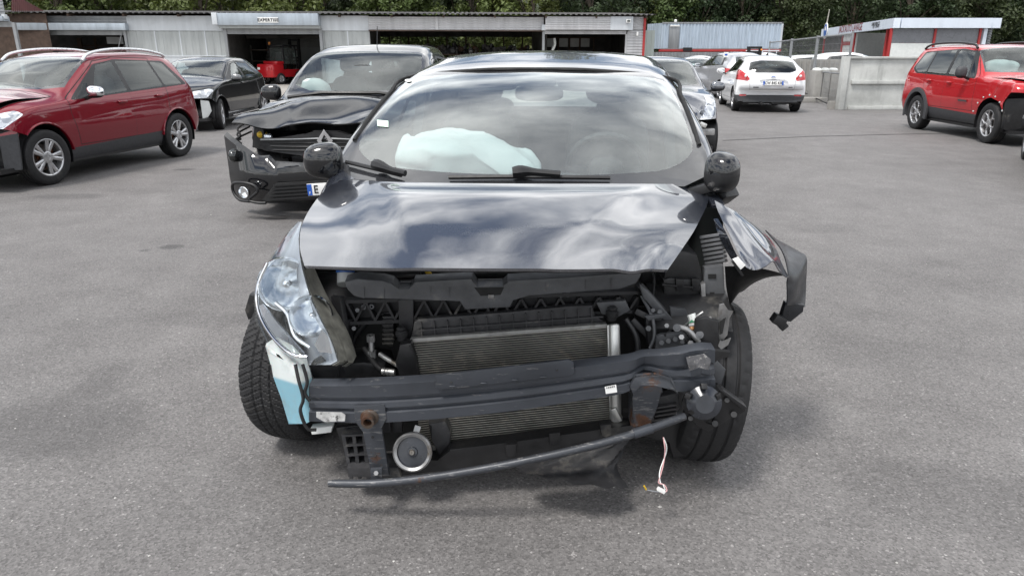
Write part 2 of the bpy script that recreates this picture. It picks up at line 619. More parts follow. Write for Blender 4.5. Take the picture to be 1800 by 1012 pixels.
M['lamp_cover'] = lamp_cover()
M['tank'] = liquid()
M['beam'] = beam_steel('beam', (0.048, 0.053, 0.063), 0.66)
M['beam_rusty'] = beam_steel('beam_rusty', (0.046, 0.050, 0.058), 0.585, 0.57)
M['rust'] = beam_steel('rust', (0.06, 0.045, 0.035), 0.50)
M['horn'] = plain('horn', (0.030, 0.033, 0.040), 0.22, 0.1, 0.4, 12)
M['bare_metal'] = plain('bare_metal', (0.30, 0.30, 0.30), 0.4, 0.7, 0.3, 10, 0.15, dirt=((0.12, 0.1, 0.08), 8, 0.55))
M['carrier'] = plain('carrier', (0.085, 0.088, 0.094), 0.42, 0, 0.3, 10, 0.15, dirt=((0.22, 0.21, 0.19), 10, 0.58))
M['truss'] = plain('truss', (0.016, 0.016, 0.018), 0.45, 0, 0.35, 12, 0.1, dirt=((0.11, 0.1, 0.085), 8, 0.60))

# ------------------------------------------------------------------ car bodies: a lofted skin, cut into its panels
def soft(bm, c, s, p=3.5, rot=None, nu=16, nv=10, mi=0, flat=None):
    """a cushion-like superellipsoid of full size s"""
    c = Vector(c)
    def sg(v, e): return math.copysign(abs(v) ** e, v)
    e = 2.0 / p
    rows = []
    for j in range(nv + 1):
        b = -math.pi / 2 + math.pi * j / nv
        r = []
        for i in range(nu):
            a = 2 * math.pi * i / nu
            q = Vector((sg(math.cos(b), e) * sg(math.cos(a), e) * s[0] / 2, sg(math.cos(b), e) * sg(math.sin(a), e) * s[1] / 2, sg(math.sin(b), e) * s[2] / 2))
            if flat is not None: q = flat(q)
            if rot is not None: q = rot @ q
            r.append(c + q)
        rows.append(r)
    grid(bm, rows, True, mi)
    bmesh.ops.remove_doubles(bm, verts=bm.verts[:], dist=1e-5)


_tyres = {}


def tyre_mesh(Rr, rim, w, tread=0, seg=48):
    """tread 0 plain ribs, 1 summer ribs with sipes, 2 winter V blocks"""
    key = (Rr, rim, w, tread)
    if key in _tyres: return _tyres[key]
    bm = B()
    h = w / 2
    if tread == 0:
        d = 0.008
        pr = [(-h * .82, rim), (-h * .95, rim + .012), (-h, (rim + Rr) / 2), (-h * .96, Rr - .025), (-h * .86, Rr - .008), (-h * .72, Rr - .001)]
        for g in (-.42, 0, .42):
            pr += [(h * (g - .07), Rr), (h * (g - .055), Rr - d), (h * (g + .055), Rr - d), (h * (g + .07), Rr)]
        pr += [(-a, r) for a, r in pr[5::-1]]
        lathe(bm, pr, (0, 0, 0), (1, 0, 0), seg)
    else:
        n = 330 if tread == 2 else 180
        us = np.linspace(-1, 1, 41)
        rows = []
        for i in range(n):
            th = 2 * math.pi * i / n
            row = []
            for a, r in ((-h * .82, rim), (-h * .95, rim + .012), (-h, (rim + Rr) / 2), (-h * .985, Rr - .035)):
                row.append((a, r))
            for u in us:
                r = Rr - 0.016 * abs(u) ** 4 - 0.003 * u * u
                s_ = th * Rr
                if tread == 2:
                    ph = ((s_ + abs(u) * .055 * (1 if u < 0 else 1)) / 0.028) % 1.0
                    g = 0.0055 if ph < 0.20 else (0.002 if 0.52 < ph < 0.64 else 0)
                    if abs(abs(u) - .36) < .035 or abs(u) < .03: g = max(g, 0.006)
                else:
                    ph = ((s_ + u * .02) / 0.042) % 1.0
                    g = 0.0035 if (ph < 0.12 and abs(u) > .5) else 0
                    if min(abs(u - q) for q in (-.5, 0, .5)) < .05: g = 0.007
                row.append((h * .95 * u, r - g))
            for a, r in ((h * .985, Rr - .035), (h, (rim + Rr) / 2), (h * .95, rim + .012), (h * .82, rim)):
                row.append((a, r))
            rows.append([(a, r * math.cos(th), r * math.sin(th)) for a, r in row])
        rows.append(rows[0])
        grid(bm, rows)
        bmesh.ops.remove_doubles(bm, verts=bm.verts[:], dist=1e-5)
    bmesh.ops.recalc_face_normals(bm, faces=bm.faces[:])
    _tyres[key] = mesh_of(bm, M['rubber'], 30, 'tyre')
    return _tyres[key]


_rims = {}


def rim_mesh(rim, w, style):
    """outer face towards +x"""
    key = (rim, w, style)
    if key in _rims: return _rims[key]
    bm = B()
    h = w / 2
    lathe(bm, [(h * .80, rim + .004), (h * .86, rim + .006), (h * .88, rim - .004), (h * .80, rim - .016), (h * .3, rim - .03), (-h * .8, rim - .035), (-h * .8, rim)], (0, 0, 0), (1, 0, 0), 40)
    n, kind = style
    fx = h * .72
    def spoke(a0, a1, w0, w1, r0=.045, r1=None, x0=fx - .006, x1=fx + .004):
        r1 = r1 or rim - .010
        p0 = Vector((x0, r0 * math.cos(a0), r0 * math.sin(a0))); p1 = Vector((x1, r1 * math.cos(a1), r1 * math.sin(a1)))
        d = (p1 - p0).normalized(); s_ = Vector((1, 0, 0)).cross(d).normalized()
        nx = d.cross(s_) if d.cross(s_).x > 0 else -d.cross(s_)
        A = [p0 - s_ * w0, p0 + s_ * w0, p1 + s_ * w1, p1 - s_ * w1]
        top = [A[0] * .6 + A[1] * .4 + nx * .010, A[1] * .6 + A[0] * .4 + nx * .010, A[2] * .7 + A[3] * .3 + nx * .008, A[3] * .7 + A[2] * .3 + nx * .008]
        va = [bm.verts.new(q - nx * .022) for q in A]; vb = [bm.verts.new(q) for q in A]; vc = [bm.verts.new(q) for q in top]
        for X, Y in ((va, vb), (vb, vc)):
            for k in range(4):
                bm.faces.new((X[k], X[(k + 1) % 4], Y[(k + 1) % 4], Y[k]))
        bm.faces.new(vc)
    for k in range(n):
        a = 2 * math.pi * k / n + math.pi / 2
        if kind == 'double':
            spoke(a - .10, a - .20, .020, .026); spoke(a + .10, a + .20, .020, .026)
        elif kind == 'wide':
            spoke(a, a, .032, .022); spoke(a, a + .28, .018, .012, r0=rim * .45); spoke(a, a - .28, .018, .012, r0=rim * .45)
        elif kind == 'y':
            spoke(a, a, .020, .016, r1=rim * .62); spoke(a, a + .30, .012, .014, r0=rim * .55); spoke(a, a - .30, .012, .014, r0=rim * .55)
        else:
            spoke(a, a, .024, .028)
    lathe(bm, [(fx - .03, .075), (fx + .004, .070), (fx + .010, .055), (fx + .012, .03), (fx + .006, .028), (fx + .010, .002)], (0, 0, 0), (1, 0, 0), 20)
    for k in range(5):
        a = 2 * math.pi * (k + .5) / 5
        cyl(bm, (fx, .052 * math.cos(a), .052 * math.sin(a)), (fx + .014, .052 * math.cos(a), .052 * math.sin(a)), .009, 6)
    bmesh.ops.recalc_face_normals(bm, faces=bm.faces[:])
    _rims[key] = mesh_of(bm, M['alloy'] if kind != 'steel' else M['alloy_dark'], 35, 'rim')
    return _rims[key]


_disc = {}


def disc_mesh(rim):
    if rim in _disc: return _disc[rim]
    bm = B()
    lathe(bm, [(-.02, .04), (-.02, rim * .72), (0.0, rim * .72), (0, .08), (.02, .07), (.02, .001)], (0, 0, 0), (1, 0, 0), 32)
    for k in range(5):
        pass
    box(bm, (-.012, rim * .52, rim * .25), (.06, .07, .13), None, 0, .01)
    _disc[rim] = mesh_of(bm, M['disc'], 35, 'wheel')
    return _disc[rim]


def wheel(parent, loc, Rr, rim, w, style, side=1, steer=0.0, tread=0, camber=0.0, name='wheel'):
    """part wheel (brake disc and hub) with its tyre and rim as sub-parts; side +1: outer face towards +x"""
    o = link(name, disc_mesh(rim), parent, False, loc)
    o.rotation_euler = (0, camber, steer + (0 if side > 0 else math.pi))
    a = rnd.uniform(0, 6)
    t = link('tyre', tyre_mesh(Rr, rim, w, tread), o); t.rotation_euler = (a, 0, 0)
    if style:
        r = link('rim', rim_mesh(rim, w, style), o); r.rotation_euler = (a, 0, 0)
    return o


class Skin:
    """half sections along s (metres from the nose), mirrored; faces carry the number of the panel they belong to"""
    def __init__(k, rows, sfa, nose=(0.35, 0.8), tail=(0.25, 0.6), zm=0.55, flare=0.0, step=0.05, ws_in=0.05, roundk=3, sample=None):
        A = np.array(rows, float)
        k.sfa = sfa
        k.f = [pchip(A[:, 0], A[:, j]) for j in range(1, A.shape[1])]      # zs zb ze zt wm wb we
        k.L = A[-1, 0]
        n = int((k.L - A[0, 0]) / step)
        S = sorted(set(np.round(np.linspace(A[0, 0], k.L, n), 4)) | set(np.round(A[0, 0] + np.linspace(0, .3, 14), 4)) | set(np.round(k.L - np.linspace(0, .3, 12), 4)))
        Wm = A[:, 5].max()
        k.nose, k.tail, k.Wm = nose, tail, Wm
        k.bm = bm = B()
        k.lay = bm.faces.layers.int.new('part')
        k.names = ['body']
        cnt = [2, 6, 7, 8, 5, 5]
        rows_ = []
        for s in S:
            zs, zb, ze, zt, wm, wb, we = [f(s) for f in k.f]
            zmid = min(zm, zs + (zb - zs) * .55)
            P = [(wm - ws_in - .05, zs), (wm - ws_in, zs + .05), (wm, zmid), (wb, zb), (we, ze), (we * .58, ze + (zt - ze) * .72), (0, zt)]
            pts = []
            for (a, b), c in zip(zip(P, P[1:]), cnt):
                for i in range(c):
                    t = i / c
                    pts.append([a[0] + (b[0] - a[0]) * t, a[1] + (b[1] - a[1]) * t])
            pts.append(list(P[-1]))
            pts = np.array(pts)
            ext = np.vstack([pts, [[-q[0], q[1]] for q in pts[-2:-8:-1]]])
            for _ in range(roundk):
                e2 = ext.copy()
                e2[1:-1] = ext[1:-1] * .5 + (ext[:-2] + ext[2:]) * .25
                ext = e2
            half = ext[:len(pts)]
            half[-1, 0] = 0
            ring = []
            for x, z in half:
                q = min(1.0, abs(x) / Wm)
                y = s
                if s < nose[1]: y += nose[0] * q ** 2.6 * (1 - s / nose[1]) ** 1.3
                e = k.L - s
                if e < tail[1]: y -= tail[0] * q ** 2.6 * (1 - e / tail[1]) ** 1.3
                ring.append((x, y - sfa, z))
            rows_.append(ring[:-1] + [ring[-1]] + [(-x, y, z) for x, y, z in ring[-2::-1]])
        vr = grid(bm, rows_)
        for v, flip in ((vr[0], True), (vr[-1], False)):
            m = len(v) // 2
            for i in range(m):            # caps: strips across
                a, b, c, d = v[i], v[i + 1], v[-2 - i], v[-1 - i]
                q = [a, b, c, d] if b is not c else [a, b, d]
                if b is c or a is d: q = list(dict.fromkeys(q))
                if len(set(q)) >= 3:
                    bm.faces.new(q if not flip else q[::-1])
        bmesh.ops.recalc_face_normals(bm, faces=bm.faces[:])

    def z_at(k, x, s, which='top'):
        return k.f[3](s)

    def carve(k, part, poly, proj='side', sgn=0, only=('body',), ylim=None, zlim=None, nlim=None, ang=45):
        """faces inside a convex polygon become a panel of their own. side: (s, z); top: (x, s); front/back: (x, z); diag: (along, z)"""
        bm = k.bm
        if proj == 'side': A, Bv, P = Vector((0, 1, 0)), Vector((0, 0, 1)), [(a - k.sfa, b) for a, b in poly]
        elif proj == 'top': A, Bv, P = Vector((1, 0, 0)), Vector((0, 1, 0)), [(a, b - k.sfa) for a, b in poly]
        elif proj == 'front': A, Bv, P = Vector((1, 0, 0)), Vector((0, 0, 1)), list(poly)
        else:
            c, s_ = math.cos(R(ang)), math.sin(R(ang))
            A, Bv, P = Vector((sgn * c, s_, 0)), Vector((0, 0, 1)), list(poly)
        ar = sum(P[i][0] * P[(i + 1) % len(P)][1] - P[(i + 1) % len(P)][0] * P[i][1] for i in range(len(P)))
        if ar < 0: P = P[::-1]
        if part not in k.names: k.names.append(part)
        ids = {k.names.index(o) for o in only if o in k.names}
        x0, x1 = min(p[0] for p in P), max(p[0] for p in P); y0, y1 = min(p[1] for p in P), max(p[1] for p in P)
        cand = []
        bm.normal_update()
        for f in bm.faces:
            if f[k.lay] not in ids: continue
            c = f.calc_center_median()
            if sgn and c.x * sgn < (0.12 if proj == 'diag' else 0.3): continue
            if ylim and not (ylim[0] - k.sfa <= c.y <= ylim[1] - k.sfa): continue
            if zlim and not (zlim[0] <= c.z <= zlim[1]): continue
            if nlim and f.normal.dot(Vector(nlim[0])) < nlim[1]: continue
            us = [v.co.dot(A) for v in f.verts]; vs = [v.co.dot(Bv) for v in f.verts]
            if max(us) < x0 or min(us) > x1 or max(vs) < y0 or min(vs) > y1: continue
            cand.append(f)
        for i in range(len(P)):
            if not cand: break
            a, b = Vector(P[i]), Vector(P[(i + 1) % len(P)])
            d = b - a
            if d.length < 1e-6: continue
            n2 = Vector((d.y, -d.x)).normalized()
            no = A * n2.x + Bv * n2.y
            co = A * a.x + Bv * a.y
            crossing, keep = [], []
            for f in cand:
                ds = [(v.co - co).dot(no) for v in f.verts]
                if max(ds) <= 1e-6: keep.append(f)
                elif min(ds) >= -1e-6: pass
                else: crossing.append(f)
            if crossing:
                ge = set(crossing)
                es = {e for f in crossing for e in f.edges}; vs = {v for f in crossing for v in f.verts}
                r = bmesh.ops.bisect_plane(bm, geom=list(ge) + list(es) + list(vs), dist=1e-6, plane_co=co, plane_no=no)
                for f in {g for g in r['geom'] if isinstance(g, bmesh.types.BMFace)} | {f for f in crossing if f.is_valid}:
                    if (f.calc_center_median() - co).dot(no) < 0: keep.append(f)
            cand = list(dict.fromkeys(keep))
        i = k.names.index(part)
        for f in cand: f[k.lay] = i
        return len(cand)

    def both(k, part, poly, **kw):
        for s in (1, -1): k.carve(part + ('' if kw.get('joint') else '|%d' % s), poly, sgn=s, **{a: b for a, b in kw.items() if a != 'joint'})

    def panel(k, part, poly, gap=0.009, **kw):
        """a panel with a dark joint round it"""
        k.both('seal', inset(poly, -gap), **kw)
        o = kw.get('only', ('body',))
        kw['only'] = ('seal|1', 'seal|-1')
        k.both(part, poly, **kw)

    def split(k, root, mats, rename=None, drop=('cut',)):
        """one object per panel, all keeping the normals of the whole skin"""
        bm = k.bm
        bm.normal_update()
        bm.verts.index_update()
        out = {}
        groups = {}
        for f in bm.faces: groups.setdefault(k.names[f[k.lay]], []).append(f)
        for nm, fs in groups.items():
            base = nm.split('|')[0].split('#')[0]
            if base in drop: continue
            vs = list(dict.fromkeys(v for f in fs for v in f.verts))
            ix = {v: i for i, v in enumerate(vs)}
            me = bpy.data.meshes.new(base)
            me.from_pydata([tuple(v.co) for v in vs], [], [[ix[v] for v in f.verts] for f in fs])
            me.polygons.foreach_set('use_smooth', [True] * len(me.polygons))
            me.materials.append(mats[base])
            me.update()
            me.normals_split_custom_set_from_vertices([tuple(v.normal) for v in vs])
            o = link(base, me, root)
            out[nm] = o
        return out


def hinge(o, piv, deg):
    """lift a bonnet about the line across its rear edge"""
    m = Matrix.Rotation(R(-deg), 3, 'X'); p = Vector(piv)
    o.rotation_euler = (R(-deg), 0, 0); o.location = p - m @ p


def pts_circle(cy, cz, r, n=28, a0=0, a1=2 * math.pi):
    return [(cy + r * math.cos(a0 + (a1 - a0) * i / n), cz + r * math.sin(a0 + (a1 - a0) * i / n)) for i in range(n)]


def arch_trim(root, y, z, r, x, sgn, w=.045, depth=.05, mat=None, a0=-.25, a1=None, name='arch_trim'):
    """cladding lip round a wheel arch"""
    bm = B()
    rows = []
    for i in range(29):
        a = a0 + (((math.pi - a0) if a1 is None else a1) - a0) * i / 28
        c, s_ = math.cos(a), math.sin(a)
        rows.append([(sgn * (x + dx), y + c * rr, z + s_ * rr) for dx, rr in ((-depth, r), (.012, r), (.016, r + w * .5), (.006, r + w), (-.03, r + w))])
    grid(bm, rows)
    return obj(name, bm, mat or M['clad'], root)


def liner(root, y, z, r, xin, xout, name='wheel_liner'):
    bm = B()
    for sgn in (1, -1):
        rows = []
        for i in range(17):
            a = -.3 + (math.pi + .6) * i / 16
            rows.append([(sgn * xo, y + (r + .02) * math.cos(a), z + (r + .02) * math.sin(a)) for xo in (xin, xout)])
        bm = B(); grid(bm, rows)
        f = [bm.verts.new((sgn * xin, y + (r + .02) * math.cos(a), z + (r + .02) * math.sin(a))) for a in np.linspace(-.3, math.pi + .3, 17)]
        bm.faces.new(f)
        obj(name, bm, M['plastic_clean'], root)


def mirror_part(root, p, sgn, size=(.20, .13, .15), mat=None, yaw=0.0, low=None):
    """door mirror: painted shell, arm and glass"""
    bm = B()
    m = Matrix.Rotation(yaw, 3, 'Z')
    def fl(q):
        if q.y > 0: q.y *= .25
        q.z *= 1.0 - .25 * (q.x * sgn / size[0])
        return q
    soft(bm, p, size, 2.8, m, 20, 12, 0, fl)
    if low is not None:
        for f in bm.faces:
            if f.calc_center_median().z < p[2] + low: f.material_index = 1
    o = obj('mirror', bm, [mat, M['plastic_clean']], root, smooth=60)
    b = B()
    bar(b, (p[0] - sgn * size[0] * .3, p[1], p[2] - size[2] * .35), (p[0] - sgn * (size[0] * .5 + .10), p[1] + .03, p[2] - size[2] * .62), .07, .035, bev=.008)
    obj('mirror_arm', b, M['plastic_clean'], o)
    b = B()
    soft(b, Vector(p) + m @ Vector((0, size[1] * .135, 0)), (size[0] * .8, .006, size[2] * .72), 3, m)
    obj('mirror_glass', b, M['chrome'], o)
    return o


def seat(root, x, y, z, w=.50, h=.62, rest=True, mat=None):
    bm = B()
    mat = mat or M['interior']
    soft(bm, (x, y, z), (w, .52, .18), 4)
    m = Matrix.Rotation(R(-14), 3, 'X')
    soft(bm, (x, y + .30, z + .06 + h / 2), (w * .94, .16, h), 4, m)
    o = obj('seat', bm, mat, root, smooth=60)
    if rest:
        b = B()
        soft(b, (x, y + .40, z + .06 + h + .13), (.27, .10, .19), 3.2, m)
        for s in (-.06, .06):
            cyl(b, (x + s, y + .385, z + h - .02), (x + s, y + .40, z + h + .12), .007, 6)
        obj('headrest', b, mat, o, smooth=60)
    return o


def cabin(root, y0, w, zf=.38, zd=.95, yc=.35, rear=True, wheel_side=1, seats=True):
    """floor, dashboard, steering wheel and seats; y0: front seat, yc: cowl"""
    b = B()
    box(b, (0, y0 + .55, zf - .06), (2 * w, 2.9, .05))
    box(b, (0, yc - .05, zf + .2), (2 * w, .05, .5))
    obj('floor_pan', b, M['interior'], root)
    b = B()
    rows = []
    for x in np.linspace(-w, w, 15):
        q = 1 - .10 * (x / w) ** 2
        rows.append([(x, yc - .25, zd - .02), (x, yc + .02, zd + .02 * q), (x, yc + .22, zd * q + .02), (x, yc + .36, zd - .06), (x, yc + .36, zd - .25), (x, yc + .25, zf + .1)])
    grid(b, rows)
    obj('dashboard', b, M['dash'], root, smooth=50)
    b = B()
    c = Vector((wheel_side * .36, yc + .58, zd - .02)); ax = Vector((0, -1, -.42)).normalized(); s_, u = frame_of(ax)
    ring = [c + (s_ * math.cos(a) + u * math.sin(a)) * .185 for a in np.linspace(0, 2 * math.pi, 33)]
    tube(b, ring, .015, 8, False)
    soft(b, c - ax * -.02, (.17, .07, .14), 3)
    for a in (0, math.pi, -math.pi / 2): bar(b, c, c + (s_ * math.cos(a) + u * math.sin(a)) * .18, .04, .02)
    cyl(b, c, c + ax * .3, .035, 10)
    obj('steering_wheel', b, M['dash'], root)
    if seats:
        for s in (1, -1): seat(root, s * .37, y0, zf + .14)
        if rear:
            b = B()
            soft(b, (0, y0 + .95, zf + .14), (2 * w * .88, .5, .16), 5)
            m = Matrix.Rotation(R(-16), 3, 'X')
            soft(b, (0, y0 + 1.27, zf + .42), (2 * w * .88, .16, .56), 5, m)
            o = obj('rear_bench', b, M['interior'], root, smooth=60)
            for s in (-.42, .42):
                b = B(); soft(b, (s, y0 + 1.36, zf + .76), (.26, .09, .15), 3, m); obj('headrest', b, M['interior'], o, smooth=60)


def plate(root, loc, rz, body, name='number_plate', w=.52, h=.11, tx=0.0):
    b = B(); box(b, (0, 0, 0), (w, .012, h), None, 0, .003)
    o = obj(name, b, M['paper'], root, loc=loc, rot=rz)
    for s in (-1, 1):
        b = B(); box(b, (s * (w / 2 - .022), -.0075, 0), (.042, .003, h - .008)); obj('plate_band', b, M['plate_blue'], o)
    text('F', .035, M['paper'], o, (-(w / 2 - .022), -.0095, -.03), (R(90), 0, 0), 'country_letter', extrude=.001)
    text(body, h * 0.95, M['ink'], o, (tx, -.0085, -.002), (R(90), 0, 0), 'lettering', extrude=.0015, sx=.80, bold=.0018, spacing=1.05)
    return o


def front_lamp(root, skin, name, poly, sgn, **kw):
    pass


def lamp_bowl(bm, c, d, r, depth, n=24):
    """a reflector bowl opening along d"""
    d = Vector(d).normalized()
    pr = [(-depth, r * .12), (-depth * .92, r * .35), (-depth * .6, r * .68), (-depth * .25, r * .9), (0, r), (.006, r * 1.06), (-.01, r * 1.1)]
    lathe(bm, pr, c, d, n)
    lathe(bm, [(-depth, .004), (-depth * .45, r * .16), (-depth * .3, r * .12), (-depth * .25, .001)], c, d, 12)


CARS = {}

# ------------------------------------------------------------------ ground
def asphalt():
    t = NT('asphalt')
    g = t.n('ShaderNodeNewGeometry'); v = g.outputs['Position']
    big = t.noise(v, 0.35, 6, 0.62); mid = t.noise(v, 2.3, 6, 0.65); fine = t.noise(v, 42, 5, 0.75)
    vo = t.n('ShaderNodeTexVoronoi'); vo.inputs['Scale'].default_value = 150; t.l(v, vo.inputs['Vector'])
    sp = t.n('ShaderNodeSeparateColor'); t.l(vo.outputs['Color'], sp.inputs[0])
    c = t.ramp(big, [(0.30, (.102, .097, .095)), (0.70, (.182, .174, .170))])
    c = t.mix(0.55, c, t.ramp(mid, [(0.3, (.105, .100, .098)), (0.7, (.190, .182, .178))]))
    st = t.ramp(sp.outputs[0], [(0.0, .62), (0.35, .9), (0.72, 1.05), (0.9, 1.2), (0.985, 1.4), (1.0, 2.1)])
    c = t.mix(1.0, c, st, 'MULTIPLY')
    c = t.mix(0.8, c, t.ramp(fine, [(0.3, .80), (0.7, 1.18)]), 'MULTIPLY')
    # stains: (x, y, half widths, how dark)
    sx = t.n('ShaderNodeSeparateXYZ'); t.l(v, sx.inputs[0])
    wob = t.math('MULTIPLY', t.math('SUBTRACT', t.noise(v, 5.0, 5, .7), .5), 1.6)
    tot = None
    for px, py, a, b_, k in STAINS:
        q = G(px, py)
        dx = t.math('DIVIDE', t.math('SUBTRACT', sx.outputs[0], q.x), a); dy = t.math('DIVIDE', t.math('SUBTRACT', sx.outputs[1], q.y), b_)
        r2 = t.math('ADD', t.math('MULTIPLY', dx, dx), t.math('MULTIPLY', dy, dy))
        m = t.math('MULTIPLY', t.ramp(t.math('ADD', r2, wob), [(0.25, 1), (1.0, 0)]), k)
        tot = m if tot is None else t.math('MAXIMUM', tot, m)
    c = t.mix(tot, c, (.028, .027, .028))
    # pale worn patches
    w_ = t.ramp(t.noise(v, 1.1, 7, .72), [(.58, 0), (.74, .35)])
    c = t.mix(w_, c, (.25, .245, .235))
    p = t.bsdf(c, t.ramp(sp.outputs[1], [(0, .62), (1, .9)]), 0)
    h = t.mix(0.6, vo.outputs['Distance'], fine)
    t.bump(p, h, 0.42, 0.005)
    return t.done(p)


STAINS = [(487, 383, .14, .12, .85), (300, 434, .12, .09, .6), (255, 440, .06, .05, .5), (560, 345, .3, .3, .4), (90, 742, .5, .35, .38), (150, 690, .12, .4, .3), (1700, 880, .5, .3, .2), (1560, 620, .5, .25, .18), (330, 560, .6, .15, .15), (1430, 400, .5, .25, .15), (120, 345, .5, .2, .3), (325, 298, .18, .1, .6)]
b = B(); grid(b, [[(x, y, 0) for x in (-400, -60, -20, -6, 0, 6, 20, 60, 400)] for y in (-60, -3, 0, 3, 8, 20, 60, 500)])
o = obj('ground', b, asphalt(), smooth=0); tag(o, kind='structure')
if o.data.polygons[0].normal.z < 0: o.data.flip_normals()
# paler concrete yard in front of the shed
con = NT('yard_concrete')
v = con.n('ShaderNodeNewGeometry').outputs['Position']
c = con.ramp(con.noise(v, .9, 7, .7), [(.3, (.22, .205, .185)), (.7, (.36, .34, .31))])
c = con.mix(con.ramp(con.noise(v, 3.7, 6, .7), [(.58, 0), (.7, .6)]), c, (.12, .11, .10))
yard_mat = con.done(con.bsdf(c, .9))
b = B()
P = [Vector((-26, 23.5, .004)), Vector((-12, 22.4, .004)), Vector((-5, 22.0, .004)), Vector((1.5, 24.5, .004)), Vector((6.6, 34, .004)), Vector((8, 60, .004)), Vector((-34, 60, .004)), Vector((-32, 30, .004))]
b.faces.new([b.verts.new(p) for p in P]); o = obj('concrete_yard', b, yard_mat, smooth=0); tag(o, kind='structure')
if o.data.polygons[0].normal.z < 0: o.data.flip_normals()
# a thin tarred joint across the asphalt
b = B()
pts = [G(1270, 247, .004), G(1420, 240, .004), G(1580, 236, .004), G(1800, 232, .004)]
for q0, q1 in zip(pts, pts[1:]): b.faces.new([b.verts.new(p) for p in (q0 - Vector((0, .03, 0)), q1 - Vector((0, .03, 0)), q1 + Vector((0, .03, 0)), q0 + Vector((0, .03, 0)))])
o = obj('tar_joint', b, plain('tar', (.05, .05, .05), .8), smooth=0); tag(o, kind='structure')
if o.data.polygons[0].normal.z < 0: o.data.flip_normals()
# loose chips of stone and glass on the asphalt
b = B()
for k in range(420):
    y = 1.25 + rnd.random() ** 2 * 14; x = rnd.uniform(-1, 1) * (1.0 + y * .75)
    r = rnd.uniform(.0018, .0055) * (1.6 if rnd.random() < .06 else 1)
    vs = [b.verts.new((x + r * math.cos(a) * rnd.uniform(.7, 1.2), y + r * math.sin(a) * rnd.uniform(.7, 1.2), .001)) for a in (0, 1.5, 3.1, 4.6)]
    t_ = b.verts.new((x, y, r * .9))
    for i in range(4): b.faces.new((vs[i], vs[(i + 1) % 4], t_))
o = obj('grit', b, plain('grit', (.42, .41, .39), .7, 0, .5, 3), smooth=0); tag(o, kind='stuff')

# ------------------------------------------------------------------ sheds, container, car wash, walls, trees
def sheet_metal(name, c, rough=0.45, metal=0.3, streak=0.25):
    t = NT(name)
    v = t.coord('Object', (1.2, 1.2, .15)); w = t.coord()
    n = t.noise(v, 3.0, 6, .65); n2 = t.noise(w, 1.1, 5, .6)
    col = t.ramp(n, [(.3, [x * (1 - streak) for x in c]), (.7, [min(1, x * (1 + streak * .5)) for x in c])])
    col = t.mix(t.ramp(n2, [(.55, 0), (.75, .35)]), col, [x * .55 for x in c])
    return t.done(t.bsdf(col, rough, metal))


M['galv'] = sheet_metal('galv', (.30, .31, .32), .42, .4)
M['shutter_box'] = sheet_metal('shutter_box', (.40, .45, .50), .4, .3)
M['white_sheet'] = sheet_metal('white_sheet', (.56, .59, .62), .5, 0, .12)
M['ribbed_grey'] = sheet_metal('ribbed_grey', (.40, .42, .42), .5, .1, .18)
M['pale_corr'] = sheet_metal('pale_corr', (.50, .50, .51), .55, .1, .2)
M['roof_sheet'] = sheet_metal('roof_sheet', (.10, .096, .095), .7, .1, .5)
M['red_roof'] = sheet_metal('red_roof', (.13, .035, .035), .6, 0, .3)
M['red_frame'] = sheet_metal('red_frame', (.42, .03, .03), .5, 0, .2)
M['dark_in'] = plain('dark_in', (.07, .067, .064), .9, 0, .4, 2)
M['concrete'] = None


def concrete_mat(name, c):
    t = NT(name)
    w = t.coord(); v = t.coord('Object', (3.0, 3.0, .35))
    a = t.noise(w, 1.3, 8, .7); s_ = t.noise(v, 1.7, 6, .7); f = t.noise(w, 30, 4, .7)
    col = t.ramp(a, [(.3, [x * .72 for x in c]), (.7, [x * 1.15 for x in c])])
    col = t.mix(t.ramp(s_, [(.55, 0), (.72, .55)]), col, [x * .38 for x in c])
    p = t.bsdf(col, .9); t.bump(p, t.mix(.5, a, f), .3, .01)
    return t.done(p)


M['concrete'] = concrete_mat('concrete', (.50, .51, .49))
M['concrete2'] = concrete_mat('concrete2', (.33, .32, .30))
M['wood_dark'] = plain('wood_dark', (.07, .045, .033), .8, 0, .4, 5)
M['translucent'] = plain('translucent', (.34, .35, .34), .5, 0, .15, 3)


def corr(bm, o, eu, ev, nrm, lu, lv, pitch, amp):
    """corrugated sheet: waves run along eu, ribs lie along ev"""
    n = max(2, int(lu / pitch))
    rows = [[], []]
    for i in range(n):
        for f, a in ((0, 0), (.30, 0), (.42, 1), (.88, 1)):
            u = (i + f) * lu / n
            for k, r in enumerate(rows): r.append(o + eu * u + ev * (lv * k) + nrm * (amp * a))
    for k, r in enumerate(rows): r.append(o + eu * lu + ev * (lv * k))
    grid(bm, rows)


